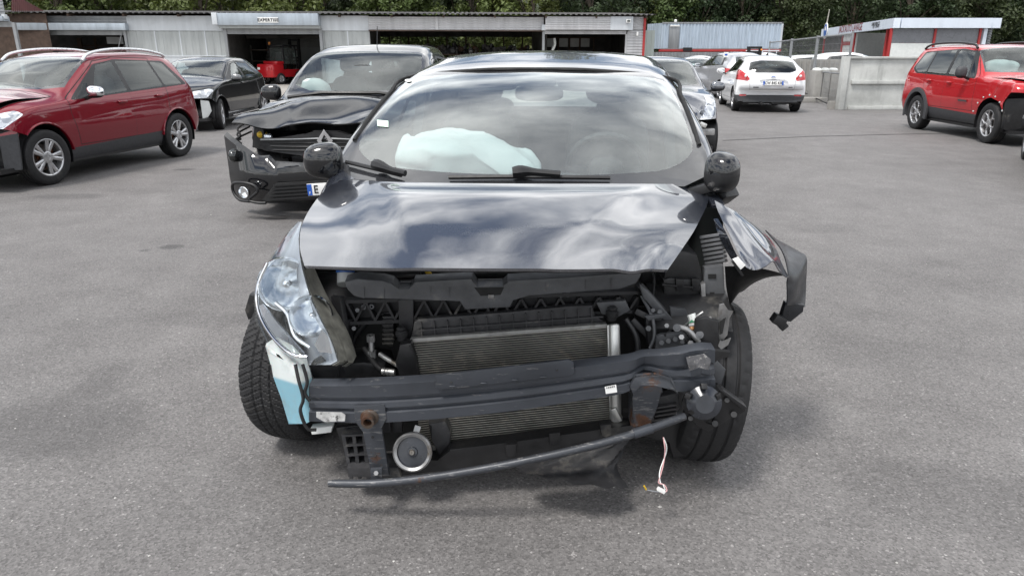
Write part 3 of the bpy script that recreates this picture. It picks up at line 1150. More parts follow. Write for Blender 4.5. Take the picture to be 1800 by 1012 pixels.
class Wall:
    """a vertical plane through two ground points; rectangles on it are given in photo pixels"""
    def __init__(s, a, b):
        s.a = Vector(a); s.e = (Vector(b) - s.a).normalized(); s.n = Vector((s.e.y, -s.e.x, 0))
        if s.n.y > 0: s.n = -s.n
        s.up = Vector((0, 0, 1))

    def u(s, px, py=60): return (PL(px, py, s.a, s.n) - s.a).dot(s.e)
    def z(s, px, py): return PL(px, py, s.a, s.n).z
    def p(s, u, z, out=0.0): return s.a + s.e * u + s.up * z + s.n * out

    def rect(s, r, ground=False):
        x0, y0, x1, y1 = r
        xm = (x0 + x1) / 2
        return s.u(x0), s.u(x1), (0 if ground else s.z(xm, y1)), s.z(xm, y0)

    def box(s, name, r, out, t, mat, parent, ground=False, bev=.0):
        """front face stands out by out, t thick towards the back"""
        u0, u1, z0, z1 = s.rect(r, ground)
        b = B()
        m = Matrix((s.e, -s.n, s.up)).transposed()
        box(b, s.p((u0 + u1) / 2, (z0 + z1) / 2, out - t / 2), (abs(u1 - u0), t, z1 - z0), m, 0, bev)
        return obj(name, b, mat, parent, True, smooth=30)

    def corr(s, name, r, out, mat, parent, pitch=.1, amp=.025, horizontal=True, ground=False):
        u0, u1, z0, z1 = s.rect(r, ground)
        b = B()
        if horizontal: corr(b, s.p(u0, z0, out), s.up, s.e, s.n, z1 - z0, u1 - u0, pitch, amp)
        else: corr(b, s.p(u0, z0, out), s.e, s.up, s.n, u1 - u0, z1 - z0, pitch, amp)
        return obj(name, b, mat, parent, True, smooth=0)


SW = Wall((-26.2, 37.4, 0), (7.0, 39.9, 0))
SH = thing('workshop_shed', 'long low grey metal workshop shed with open bays and roller shutters', 'shed', SW.p(SW.u(600), 0))
SD = 8.0
uL, uR = SW.u(36), SW.u(1131)
zr = SW.z(600, 27)
b = B()
corr(b, SW.p(uL - 4.4, zr + .02, .55), SW.e, (-SW.n * (SD + 1) + SW.up * .55).normalized(), SW.up, uR - uL + 4.9, SD + 1.2, .28, .055)
rf = obj('roof', b, M['roof_sheet'], SH, True, smooth=0)
b = B()
for k in range(13):
    u = uL + (uR - uL) * k / 12
    bar(b, SW.p(u, zr - .06, .45), SW.p(u, zr + .45, -SD), .08, .12)
o = obj('rafters', b, M['wood_dark'], rf, True)
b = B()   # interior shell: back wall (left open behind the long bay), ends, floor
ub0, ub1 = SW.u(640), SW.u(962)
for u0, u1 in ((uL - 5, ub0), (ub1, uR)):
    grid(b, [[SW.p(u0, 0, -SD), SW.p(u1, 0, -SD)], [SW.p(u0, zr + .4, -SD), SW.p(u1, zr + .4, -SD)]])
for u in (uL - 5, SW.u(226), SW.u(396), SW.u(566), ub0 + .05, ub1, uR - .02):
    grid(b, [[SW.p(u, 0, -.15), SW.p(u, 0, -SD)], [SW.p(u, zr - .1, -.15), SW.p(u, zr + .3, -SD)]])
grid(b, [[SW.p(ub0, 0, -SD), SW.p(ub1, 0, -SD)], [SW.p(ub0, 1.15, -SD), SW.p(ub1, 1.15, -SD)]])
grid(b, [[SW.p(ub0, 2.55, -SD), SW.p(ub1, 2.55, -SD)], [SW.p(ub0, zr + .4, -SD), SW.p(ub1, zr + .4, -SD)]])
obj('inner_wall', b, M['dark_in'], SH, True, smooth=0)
for k in range(8):
    u = ub0 + (ub1 - ub0) * (k + .5) / 8
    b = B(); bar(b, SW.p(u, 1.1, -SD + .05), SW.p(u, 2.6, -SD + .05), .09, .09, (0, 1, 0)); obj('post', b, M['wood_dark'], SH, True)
# bay A
SW.corr('fascia_panel', (36, 28, 230, 41.5), .02, M['galv'], SH, .16, .03)
SW.box('shutter_box', (33, 41.5, 229, 54), .45, .6, M['shutter_box'], SH, bev=.03)
SW.box('lintel', (36, 54.5, 224, 62), .05, .12, M['galv'], SH)
for x in (36, 44): SW.box('door_post', (x, 54, x + 4, 100), .14, .14, M['galv'], SH, True)
SW.box('door_post', (219, 54, 223, 100), .12, .12, M['galv'], SH, True)
b = B(); bar(b, SW.p(SW.u(206), SW.z(206, 84), .1), SW.p(SW.u(216), SW.z(216, 58), .1), .03, .03); obj('stay_rod', b, M['galv'], SH, True)
SW.box('rack_panel', (137, 63, 168, 76), -3.0, .06, M['white_sheet'], SH); SW.box('rack_panel', (171, 63, 201, 76), -3.0, .06, M['translucent'], SH)
for x in (62, 66, 95): SW.box('rack_post', (x, 64, x + 4, 100), -4, .12, M['wood_dark'], SH, True)
SW.box('rack_shelf', (50, 78, 215, 80), -4.2, .6, M['wood_dark'], SH)
# bay B and D: pale panels over ribbed sheets
for x0, x1 in ((227, 393), (566, 650)):
    SW.box('upper_panel', (x0, 28, x1, 54.5), .06, .08, M['white_sheet'], SH)
    SW.corr('ribbed_sheet', (x0 - (4 if x0 < 300 else 0), 55, x1 + (6 if x0 < 300 else 0), 98), .0, M['ribbed_grey'], SH, .33, .02, False)
    SW.box('rail', (x0 - 2, 98, x1 + 4, 100), .06, .08, M['white_sheet'], SH)
    SW.box('base_panel', (x0, 100, x1, 140), .03, .06, M['white_sheet'], SH, True)
    n = int((x1 - x0) / 44)
    for i in range(1, n + 1): SW.box('cover_strip', (x0 + i * 44, 55, x0 + i * 44 + 2, 98), .035, .03, M['white_sheet'], SH)
# bay C with its sign
SW.box('shutter_box', (392, 25, 566, 46), .75, .8, M['shutter_box'], SH, bev=.03)
SW.box('box_cheek', (384, 24, 393, 45), .80, .8, M['white_sheet'], SH, bev=.02)
SW.box('shutter_underside', (392, 46, 566, 51), .55, .5, M['ribbed_grey'], SH)
SW.corr('roller_shutter', (399, 51, 564, 60.5), .10, M['galv'], SH, .08, .015)
for x in (395, 562): SW.box('door_post', (x, 50, x + 5, 140), .16, .16, M['galv'], SH, True)
SW.box('bay_back', (400, 60, 565, 140), -SD + .3, .1, M['ribbed_grey'], SH, True)
SW.box('skylight_strip', (402, 67, 563, 81), -SD + .36, .06, M['translucent'], SH)
SW.box('ceiling_beam', (404, 60, 562, 66), -3, .2, M['dark_in'], SH)
sg = SW.box('bay_sign', (462.5, 32.5, 497.5, 41.5), .775, .03, M['paper'], None, bev=.005)
tag(sg, 'small white sign with black capital letters over the forklift bay', 'sign')
p = SW.p(SW.u(480), SW.z(480, 37), .782)
t_ = text('EXPERTISE', .20, M['ink'], None, p, (R(90), 0, math.atan2(SW.e.y, SW.e.x)), 'lettering', extrude=.004, bold=.006, spacing=1.12)
t_.parent = sg; t_.matrix_parent_inverse = base_matrix(sg).inverted()
# bay E: long ribbed fascia, open right through
SW.corr('fascia_panel', (649, 30, 955, 54), .10, M['pale_corr'], SH, .10, .022)
SW.box('fascia_joint', (766, 30, 771, 53), .16, .05, M['pale_corr'], SH)
SW.box('fascia_edge', (649, 53.5, 955, 55.5), .16, .10, M['wood_dark'], SH)
SW.box('junction_box', (951, 44, 958, 54), .30, .15, M['white_sheet'], SH)
SW.box('door_post', (953, 54, 957, 110), .12, .12, M['galv'], SH, True)
# bay F
SW.corr('fascia_panel', (957, 30, 1070, 53.5), .35, M['pale_corr'], SH, .10, .022)
SW.box('fascia_panel', (1070, 30, 1109, 53.5), .37, .06, M['white_sheet'], SH)
SW.box('fascia_cheek', (1106, 30, 1109, 54), .36, .36, M['pale_corr'], SH)
SW.corr('roller_shutter', (957, 54, 1100, 60.5), .12, M['pale_corr'], SH, .07, .012)
SW.box('door_post', (1099, 60, 1102, 130), .12, .12, M['pale_corr'], SH, True)
SW.corr('end_wall', (1102, 30, 1132, 53), .05, M['pale_corr'], SH, .10, .02); SW.corr('end_wall', (1102, 54, 1130, 130), .08, M['pale_corr'], SH, .14, .03, True, True)
SW.box('corner_post', (1129.5, 31, 1133.5, 130), .14, .18, M['red_frame'], SH, True)
SW.box('window_frame', (962, 62, 1098, 64), -5, .06, M['wood_dark'], SH)
for x in (980, 1004, 1026, 1046, 1074): SW.box('window_bar', (x, 62, x + 2, 100), -5, .06, M['wood_dark'], SH, True)
for x in (964, 983, 1007, 1029, 1050): SW.box('window_pane', (x, 64, x + 17, 81), -5.1, .03, M['translucent'] if x > 1000 else M['ribbed_grey'], SH)
b = B(); P = cr_spline([SW.p(SW.u(974), SW.z(974, 90), -.8), SW.p(SW.u(979), SW.z(979, 78), -.8), SW.p(SW.u(978), SW.z(978, 67), -.8)], 8)
tube(b, P, [.07 + .012 * (i % 2) for i in range(len(P))], 8); o = obj('extraction_hose', b, M['white_plastic'], None, smooth=50); tag(o, 'pale ribbed extraction hose hanging in the right-hand open bay', 'hose')
lm = thing('floodlight', 'small white floodlight on the right end of the shed fascia', 'lamp', SW.p(SW.u(1100), SW.z(1100, 38), .40))
b = B(); box(b, SW.p(SW.u(1100), SW.z(1100, 38), .48), (.22, .10, .17), None, 0, .01); obj('housing', b, M['paper'], lm, True)
b = B(); box(b, SW.p(SW.u(1100), SW.z(1100, 38), .535), (.16, .01, .11)); obj('lamp_glass', b, M['dark_glass'], lm, True)
b = B(); bar(b, SW.p(SW.u(1100), SW.z(1100, 36), .36), SW.p(SW.u(1100), SW.z(1100, 37), .46), .04, .04); obj('arm', b, M['plastic_clean'], lm, True)
for (x, y, w_, h_, lab) in ((1119, 60, .10, .20, 'small white alarm box on the ribbed end wall of the shed'), (40, 33, .16, .22, 'small white box high on the left end of the shed')):
    b = B(); box(b, SW.p(SW.u(x), SW.z(x, y), .17), (w_, .10, h_), None, 0, .015); o = obj('alarm_box', b, M['paper'], None); tag(o, lab, 'alarm box')

# racks of salvaged parts in the long bay
RK = thing('parts_rack', 'long rack of salvaged engines inside the open bay', 'rack', SW.p(SW.u(800), 0, -4))
for z in (.75, 1.5):
    b = B(); m = Matrix((SW.e, -SW.n, SW.up)).transposed(); box(b, SW.p((ub0 + ub1) / 2, z, -4.0), (ub1 - ub0 - .6, .9, .06), m); obj('shelf', b, M['wood_dark'], RK, True)
for k in range(9):
    u = ub0 + .4 + (ub1 - ub0 - .8) * k / 8
    b = B(); bar(b, SW.p(u, 0, -3.6), SW.p(u, 1.9, -3.6), .07, .07, (0, 1, 0)); obj('upright', b, M['dark_in'], RK, True)
part_mats = [M['plastic_clean'], M['bare_metal'], M['dark_in'], M['aluminium'], M['rust'], M['wood_dark']]
protos = []
for q in range(6):
    b = B()
    for i in range(7):
        box(b, (rnd.uniform(-.2, .2), rnd.uniform(-.15, .15), rnd.uniform(.05, .35)), (rnd.uniform(.1, .3), rnd.uniform(.1, .3), rnd.uniform(.08, .25)), Matrix.Rotation(rnd.uniform(0, 3), 3, Vector((rnd.random(), rnd.random(), rnd.random())).normalized()), 0, .015)
    for i in range(2):
        p = Vector((rnd.uniform(-.2, .2), 0, rnd.uniform(.1, .35))); cyl(b, p, p + Vector((rnd.uniform(-.3, .3), rnd.uniform(-.2, .2), rnd.uniform(0, .2))), rnd.uniform(.04, .12), 10)
    protos.append(mesh_of(b, part_mats[q], 30, 'salvaged_engine'))
for z in (.78, 1.53):
    for k in range(26):
        u = ub0 + .5 + (ub1 - ub0 - 1.0) * (k + rnd.uniform(.2, .8)) / 26
        o = link('salvaged_engine', protos[rnd.randrange(6)], None, False, SW.p(u, z, -3.75 - rnd.uniform(0, .4)), (0, 0, rnd.uniform(0, 6)))
        s_ = rnd.uniform(.8, 1.25); o.scale = (s_, s_, s_)
        tag(o, 'greasy salvaged engine among many on the long rack', 'engine', 'salvaged engines on the rack')
# rack behind the forklift, clutter in bay A
for lab, px, y0, wd, dep in (('dark steel rack of body panels beside the forklift', 445, -4.5, 2.6, .9), ('dark cluttered workbench inside the left shed bay', 110, -3.4, 3.2, .8)):
    rk = thing('storage_rack', lab, 'rack', SW.p(SW.u(px), 0, y0))
    u = SW.u(px)
    for z in (.5, 1.15, 1.75):
        b = B(); m = Matrix((SW.e, -SW.n, SW.up)).transposed(); box(b, SW.p(u, z, y0), (wd, dep, .07), m); obj('shelf', b, M['rust' if z > 1.5 else 'wood_dark'], rk, True)
    for s_ in (-1, 1):
        b = B(); bar(b, SW.p(u + s_ * wd / 2, 0, y0 + .3), SW.p(u + s_ * wd / 2, 2.0, y0 + .3), .09, .09, (0, 1, 0)); obj('upright', b, M['dark_in'], rk, True)
    for i in range(9):
        o = link('salvaged_part', protos[rnd.randrange(6)], None, False, SW.p(u + rnd.uniform(-.45, .45) * wd, (.54, 1.19)[i % 2], y0 + rnd.uniform(-.1, .2)), (0, 0, rnd.uniform(0, 6)))
        tag(o, 'salvaged part heaped on the ' + ('rack beside the forklift' if px > 200 else 'workbench in the left bay'), 'car part', 'parts heaped on the ' + ('forklift bay rack' if px > 200 else 'left bay workbench'))

# forklift
fk = thing('forklift', 'red forklift with a glazed cab parked in the open bay', 'forklift', (0, 0, 0))
q = G(517, 146)
fk.location = (q.x - .25, q.y - 1.6, 0); fk.rotation_euler = (0, 0, R(-28)); fk.scale = (1.12, 1.12, 1.12)
b = B(); box(b, (0, -.55, .62), (1.02, .75, .62), None, 0, .10); obj('counterweight', b, M['red_paint2'], fk)
b = B(); box(b, (.0, .35, .50), (.86, 1.3, .36), None, 0, .06); obj('chassis', b, M['red_paint2'], fk)
b = B(); box(b, (0, -.30, .98), (.9, .5, .14), None, 0, .05); obj('hood', b, M['red_paint2'], fk)
cb_ = B()
for x, y in ((-.44, -.10), (.44, -.10), (-.44, .75), (.44, .75)): bar(cb_, (x, y, .7), (x * .95, y * .9, 1.72), .06, .06, (0, 1, 0))
box(cb_, (0, .3, 1.74), (.98, 1.05, .07), None, 0, .02); cab = obj('cab_frame', cb_, M['plastic_clean'], fk)
b = B(); box(b, (0, -.115, 1.28), (.80, .012, .72)); obj('cab_window', b, M['glass'], cab)
for s_ in (-1, 1):
    b = B(); box(b, (s_ * .452, .3, 1.28), (.012, .72, .72)); obj('cab_window', b, M['glass'], cab)
b = B(); soft(b, (0, .25, .98), (.42, .42, .14), 4); soft(b, (0, .06, 1.25), (.40, .10, .45), 4); obj('seat', b, M['interior'], fk)
b = B()
for s_ in (-.28, .28): bar(b, (s_, 1.12, .15), (s_, 1.12, 2.05), .09, .12, (0, 1, 0))
for z in (.5, 1.2, 2.0): bar(b, (-.28, 1.12, z), (.28, 1.12, z), .08, .08)
obj('mast', b, M['plastic_clean'], fk)
for s_ in (-1, 1):
    b = B(); bar(b, (s_ * .25, 1.2, .12), (s_ * .25, 2.0, .12), .10, .04, bev=.008); obj('fork', b, M['bare_metal'], fk)
    wheel(fk, (s_ * .46, -.45, .26), .26, .15, .2, (5, 'double'), s_); wheel(fk, (s_ * .48, .85, .31), .31, .18, .24, (5, 'double'), s_)
    b = B(); box(b, (s_ * .36, -.935, .72), (.16, .02, .10), None, 0, .004); obj('lamp', b, M['paper' if s_ < 0 else 'red_lens'], fk)
b = B(); cyl(b, (-.40, -.08, 1.78), (-.40, -.08, 1.90), .05, 10); obj('beacon', b, M['orange'], fk)

# neighbouring building at the far left with a red roof
LW = Wall((-24.6, 34.2, 0), (-22.4, 34.2, 0))
LB = thing('red_roofed_shed', 'shed with a red corrugated roof at the left edge', 'shed', LW.p(LW.u(0), 0))
b = B(); corr(b, D(20, 21, 34.6), (D(78, 21, 39.5) - D(20, 21, 34.6)).normalized(), (D(20, -30, 36.8) - D(20, 21, 34.6)).normalized(), Vector((.3, -.6, .7)), 5.1, 2.6, .28, .05)
t__ = D(76, 19.5, 39.4) - D(24, -4, 36.5); no_ = t__.cross((D(78, 21, 39.5) - D(20, 21, 34.6)).cross(D(20, -30, 36.8) - D(20, 21, 34.6)))
if no_.z < 0: no_ = -no_
bmesh.ops.bisect_plane(b, geom=b.verts[:] + b.edges[:] + b.faces[:], plane_co=D(76, 19.5, 39.4), plane_no=no_, clear_outer=True)
obj('roof', b, M['red_roof'], LB, True, smooth=0)
LW.corr('fascia_panel', (-160, -45, 17, 29), .0, M['galv'], LB, .14, .03)
LW.box('shutter_box', (-160, 29, 20, 38), .4, .5, M['shutter_box'], LB, bev=.03)
LW.corr('roller_shutter', (-160, 38, 26, 48), .05, M['galv'], LB, .09, .015)
LW.box('junction_box', (17, 26, 22, 34), .3, .2, M['white_sheet'], LB)
LW.box('door_post', (27, 40, 32, 110), .12, .14, M['galv'], LB, True); 
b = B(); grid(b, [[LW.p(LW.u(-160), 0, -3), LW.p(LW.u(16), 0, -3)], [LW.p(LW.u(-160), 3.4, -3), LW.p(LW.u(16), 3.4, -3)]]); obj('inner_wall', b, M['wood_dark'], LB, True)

# container on a red steel frame
CW = Wall((14, 70, 0), (30, 70, 0))
CT = thing('shipping_container', 'pale blue-grey corrugated shipping container raised on a red steel frame', 'container', CW.p(CW.u(1260), CW.z(1260, 87)))
M['container'] = sheet_metal('container', (.46, .54, .63), .5, .1, .22)
CW.corr('side_wall', (1164, 41, 1374, 86), .0, M['container'], CT, .30, .05, False)
u0, u1, z0, z1 = CW.rect((1164, 41, 1374, 86))
b = B(); corr(b, CW.p(u0 - 1.0, z0, -2.4), (CW.e * 1.0 + CW.n * 2.4).normalized(), CW.up, (CW.n * 1.0 - CW.e * 2.4).normalized(), 2.6, z1 - z0, .30, .05); obj('end_wall', b, M['container'], CT, True, smooth=0)
b = B(); grid(b, [[CW.p(u0 - 1, z1, -2.4), CW.p(u1, z1, -2.4)], [CW.p(u0, z1, 0), CW.p(u1, z1, 0)]]); grid(b, [[CW.p(u0 - 1, z0, -2.4), CW.p(u1, z0, -2.4)], [CW.p(u0, z0, 0), CW.p(u1, z0, 0)]]); grid(b, [[CW.p(u1, z0, 0), CW.p(u1, z0, -2.4)], [CW.p(u1, z1, 0), CW.p(u1, z1, -2.4)]]); obj('roof', b, M['container'], CT, True, smooth=0)
CW.box('top_rail', (1163, 39.5, 1375, 42), .08, .1, M['galv'], CT); CW.box('bottom_rail', (1163, 85, 1375, 87), .08, .1, M['galv'], CT); CW.box('corner_post', (1372, 40, 1375, 87), .08, .1, M['white_sheet'], CT)
CW.box('access_door', (1176, 46, 1194, 86), .09, .06, M['galv'], CT, bev=.01); CW.box('door_hood', (1176.5, 44.5, 1193, 47), .18, .15, M['paper'], CT)
FRM = thing('steel_support', 'red steel frame under the raised container', 'frame', CW.p(CW.u(1260), 0))
CW.box('red_beam', (1160, 87.2, 1375, 91), .15, .35, M['red_frame'], FRM)
for x in (1204, 1340): CW.box('support_leg', (x, 91, x + 10, 110), .05, .5, M['plastic_clean'], FRM, True)
CW.box('support_head', (1202, 84, 1217, 90), .35, .2, M['plastic_clean'], FRM)
CW.box('roof_bracket', (1184, 40, 1188, 44), -.05, .1, M['plastic_clean'], CT)
b = B(); soft(b, CW.p(CW.u(1186), CW.z(1186, 37.5), 0), (.26, .2, .3), 3); o = obj('security_camera', b, M['paper'], None, smooth=60); tag(o, 'white security camera on the top edge of the container', 'camera')
# lorry-mounted lifting head seen over the cars
HW = Wall((10, 30, 0), (14, 30, 0))
ld = thing('loader_carriage', 'black loader carriage with an orange lamp rising behind the white hatchback', 'machine', HW.p(HW.u(1328), 0))
HW.box('carriage_plate', (1317, 82, 1342, 86), .0, .12, M['plastic_clean'], ld); HW.box('carriage_plate', (1317, 90, 1342, 96), .0, .12, M['plastic_clean'], ld)
for x in (1317, 1337): HW.box('carriage_post', (x, 82, x + 5, 110), .03, .1, M['plastic_clean'], ld, True)
b = B(); soft(b, HW.p(HW.u(1340), HW.z(1340, 88), .1), (.08, .08, .08), 2); obj('lamp', b, M['orange'], ld, True)
# grey sheet fences under and beside it
FW = Wall((9, 58, 0), (24, 58, 0))
f1 = thing('sheet_fence', 'grey corrugated sheet fence below the container', 'fence', FW.p(FW.u(1220), 0))
FW.corr('fence_sheet', (1134, 92, 1360, 112), 0, M['galv'], f1, .25, .04, False, True)
f2 = thing('tall_fence', 'tall pale green-grey sheet screen between shed and container', 'fence', FW.p(FW.u(1140), 0, .3))
FW.corr('fence_sheet', (1133, 54, 1150, 95), .3, sheet_metal('green_grey', (.36, .40, .38), .6, 0, .12), f2, .5, .03, False, True)

# car wash with its white fascia
WA, WBk, WC = Vector((18.35, 36, 0)), Vector((21.2, 51, 0)), Vector((22.9, 36, 0))
R1 = Wall(WA, (30, 36, 0))
uE = R1.u(1737, 40)
zt, zb_ = R1.z(1600, 32.5), R1.z(1600, 50)
CWs = thing('car_wash', 'white flat-roofed car wash with red posts and a lettered white fascia', 'building', WA)
M['fascia'] = sheet_metal('fascia', (.66, .72, .80), .35, 0, .06)
def vbox(name, a, c, z0, z1, t, mat, parent, out=0.0):
    a = Vector(a); c = Vector(c); e = (c - a).normalized(); n = Vector((e.y, -e.x, 0))
    if n.dot(Vector((0, 0, 0)) - a) < 0: n = -n
    m = Matrix((e, -n, Vector((0, 0, 1)))).transposed(); b = B()
    box(b, (a + c) / 2 + Vector((0, 0, (z0 + z1) / 2)) + n * (out - t / 2), ((c - a).length, t, z1 - z0), m)
    return obj(name, b, mat, parent, True)
R2 = Wall(WA, WBk); R2.n = Vector((-R2.e.y, R2.e.x, 0)); L2 = (WBk - WA).length
fr = vbox('fascia', WA + Vector((.0, -.0, 0)), R1.p(uE, 0), zb_, zt, .3, M['fascia'], CWs, .30)
fl_ = vbox('fascia', WA - R2.e * .30, WBk, zb_, zt, .3, M['fascia'], CWs, .30)
vbox('fascia_trim', R1.p(uE, 0), R1.p(uE + .5, 0), zb_, zt, 3, M['fascia'], CWs, .2)
b = B(); prism(b, [WA + Vector((-.2, -.2, zt - .15)), R1.p(uE, zt - .15), R1.p(uE, zt - .15, -12), WBk + Vector((0, 0, zt - .15))], (0, 0, .1)); obj('roof', b, M['white_sheet'], CWs, True)
for px in (1566, 1643, 1722):
    u = R1.u(px); vbox('red_post', R1.p(u - .05, 0), R1.p(u + .05, 0), 0, zb_, .12, M['red_frame'], CWs, .06)
u0, u1, u2 = R1.u(1569), R1.u(1642), R1.u(1721)
for a, c in ((u0, u1), (u1 + .12, u2)):
    vbox('grey_window', R1.p(a, 0), R1.p(c, 0), R1.z(1600, 76), zb_ - .02, .04, M['alloy_dark'] if False else plain('smoked_panel', (.17, .175, .19), .3, 0, .12, 3), CWs, .0)
    vbox('low_wall', R1.p(a, 0), R1.p(c, 0), 0, R1.z(1600, 76.5), .12, M['white_plastic'], CWs, .03)
vbox('end_post', R1.p(R1.u(1727), 0), R1.p(R1.u(1733), 0), 0, zb_, .2, M['fascia'], CWs, .1)
def r2(px, py=70): return max(0, min(L2, R2.u(px, py)))
def wpt(u): return WA + R2.e * u
for px in (1559, 1503, 1482, 1441): 
    u = r2(px); vbox('red_post', wpt(u - .12), wpt(u + .12), 0, zb_, .12, M['red_frame'], CWs, .06)
ua, ub, uc, ud = r2(1559), r2(1504), r2(1482), r2(1441)
vbox('office_wall', wpt(ub), wpt(uc), 0, zb_, .1, M['white_plastic'], CWs, 0)
vbox('office_sign', wpt(ub + .2), wpt(uc - .2), zb_ - .42, zb_ - .06, .03, M['paper'], CWs, .04)
vbox('red_band', wpt(ub), wpt(uc), zb_ - .66, zb_ - .46, .03, M['red_frame'], CWs, .03)
vbox('office_door', wpt(ub + (uc - ub) * .45), wpt(ub + (uc - ub) * .8), 0, 1.55, .03, M['paper'], CWs, .03)
vbox('grey_window', wpt(uc + .1), wpt(ud - .1), 1.45, zb_, .04, M['dark_in'], CWs, 0); vbox('low_wall', wpt(uc + .1), wpt(ud - .1), 0, 1.45, .06, M['ribbed_grey'], CWs, 0)
bi = Vector((3.2, 1.2, 0))
vbox('bay_wall', wpt(ua) + bi, wpt(ub) + bi, 0, 2.15, .06, M['white_plastic'], CWs, 0); vbox('bay_wall_top', wpt(ua) + bi, wpt(ub) + bi, 2.15, zb_, .06, M['dark_in'], CWs, 0)
vbox('red_band', wpt(ua) + bi * .98, wpt(ub) + bi * .98, 2.08, 2.26, .04, M['red_frame'], CWs, .03)
vbox('bay_side', wpt(ub), wpt(ub) + bi, 0, zb_, .06, M['white_plastic'], CWs, 0)
b = B(); bm_ = wpt((ua + ub) / 2) + bi * .6
tube(b, [bm_ + Vector((-.5, 0, .9)), bm_ + Vector((-.5, 0, 1.55)), bm_ + Vector((.9, .3, 1.55))], .05, 8); o = obj('handrail', b, M['red_frame'], CWs, True)
b = B(); tube(b, [bm_ + Vector((.1, 0, 1.6)), bm_ + Vector((.3, 0, 2.0)), bm_ + Vector((.45, 0, 2.2))], .03, 6); obj('wash_lance', b, M['plastic_clean'], CWs, True)
e2 = R2.e; ang2 = math.atan2(-e2.y, -e2.x)
fdir = -e2                                                  # reading direction on the receding wing: far to near
nrm2 = Vector((-abs(e2.y), e2.x, 0)).normalized()
def on_fascia(px, py): return PL(px, py, WA + nrm2 * .315, nrm2)
M['sign_red'] = plain('sign_red', (.22, .015, .02), .5, 0, .1)
for px, py, body, size, mt in ((1494, 50.5, "JACK'AUTO LAVAGE", .56, 'sign_red'), (1539, 42.5, 'LIBRE SERVICE', .22, 'ink'), (1539.5, 46.5, '7j/7 - 24h/24', .22, 'ink')):
    p = on_fascia(px, py)
    o = text(body, size, M[mt], None, p, (R(90), 0, ang2), 'lettering', extrude=.001, bold=.003, sx=1.0)
    o.parent = fl_; o.matrix_parent_inverse = base_matrix(fl_).inverted()
p = on_fascia(1452, 54.5)
b = B(); cyl(b, p, p + nrm2 * .05, .50, 28); o = obj('round_logo', b, M['paper'], CWs, True)
b = B(); lathe(b, [(.05, .30), (.06, .30), (.06, .42), (.05, .42)], p, nrm2, 28); obj('logo_ring', b, M['plate_blue'], o, True)
b = B(); prism(b, [p + nrm2 * .055 + fdir * a + Vector((0, 0, c)) for a, c in ((-.40, -.05), (-.2, .05), (0, -.04), (.2, .06), (.40, -.05), (.26, -.34), (-.26, -.34))], nrm2 * .012); obj('logo_wave', b, M['blue_cap'], o, True)
b = B(); prism(b, [p + Vector((0, 0, .5)) + fdir * a + Vector((0, 0, c)) for a, c in ((-.10, 0), (.14, 0), (.32, .75), (.2, .8))], nrm2 * .03); obj('logo_fin', b, plain('tan', (.45, .42, .36), .6), o, True)
b = B(); P = [R1.p(R1.u(1743), R1.z(1743, 48) - i * .035, -.2) for i in range(34)]
tube(b, P, [.10 + .035 * (i % 3 == 0) for i in range(34)], 10); o = obj('flue_pipe', b, M['galv'], None, True if False else False, smooth=30); tag(o, 'ribbed metal flue at the right end of the car wash', 'pipe')

# concrete barrier walls in front of it
def barrier(label, a, c, h, sides=True):
    a, c = Vector(a), Vector(c)
    root = thing('concrete_barrier', label, 'wall', (a + c) / 2)
    e = (c - a).normalized(); n = Vector((e.y, -e.x, 0)); m = Matrix((e, -n, Vector((0, 0, 1)))).transposed(); L = (c - a).length
    if n.y > 0: n = -n
    def bx(name, u0, u1, z0, z1, out, t):
        b = B(); box(b, a + e * ((u0 + u1) / 2) + n * (out - t / 2) + Vector((0, 0, (z0 + z1) / 2)), (u1 - u0, t, z1 - z0), m, 0, .012); obj(name, b, M['concrete'], root, True)
    bx('slab', 0, L, 0, h, 0, .14)
    bx('top_rib', 0, L, h - .05, h + .01, .06, .2); bx('middle_rib', 0.28, L, h * .49, h * .49 + .10, .07, .07); bx('bottom_rib', .28, L, 0, .10, .07, .07)
    bx('end_post', -.02, .14, 0, h + .015, .08, .22)
    for q in range(1, int(L / 2.4)): bx('joint_post', q * 2.4, q * 2.4 + .09, .1, h - .06, .03, .03)
    return root
g0 = G(1472, 193)
barrier('grey ribbed concrete barrier wall between the fence and the red off-roader', g0, g0 + Vector((7.5, .35, 0)), 1.43)
BW = Wall((8.8, 26.5, 0), (16, 26.5, 0))
w2 = thing('low_concrete_wall', 'low ribbed concrete wall beyond the mesh fence', 'wall', BW.p(BW.u(1440), 0))
BW.box('slab', (1398, 104.5, 1640, 160), 0, .15, M['concrete2'], w2, True)
for x in range(1402, 1480, 9): BW.box('rib', (x, 106, x + 3, 160), .05, .06, M['concrete2'], w2, True)
BB = Wall((9.0, 24.4, 0), (14, 24.4, 0))
for i, (x0, x1) in enumerate(((1433, 1446), (1447, 1460), (1461, 1475))):
    b = B(); u0, u1 = BB.u(x0, 130), BB.u(x1, 130)
    box(b, BB.p((u0 + u1) / 2, .50, -.2), (u1 - u0 - .01, .5, 1.0), None, 0, .02); o = obj('concrete_block', b, M['concrete2'], None)
    tag(o, ('left', 'middle', 'right')[i] + ' one of three grey blocks with a white cap behind the fence', 'block')
    b = B(); soft(b, BB.p((u0 + u1) / 2, 1.0, -.2), (u1 - u0 - .02, .5, .16), 2.4); obj('white_cap', b, M['white_plastic'], o, True, smooth=60)
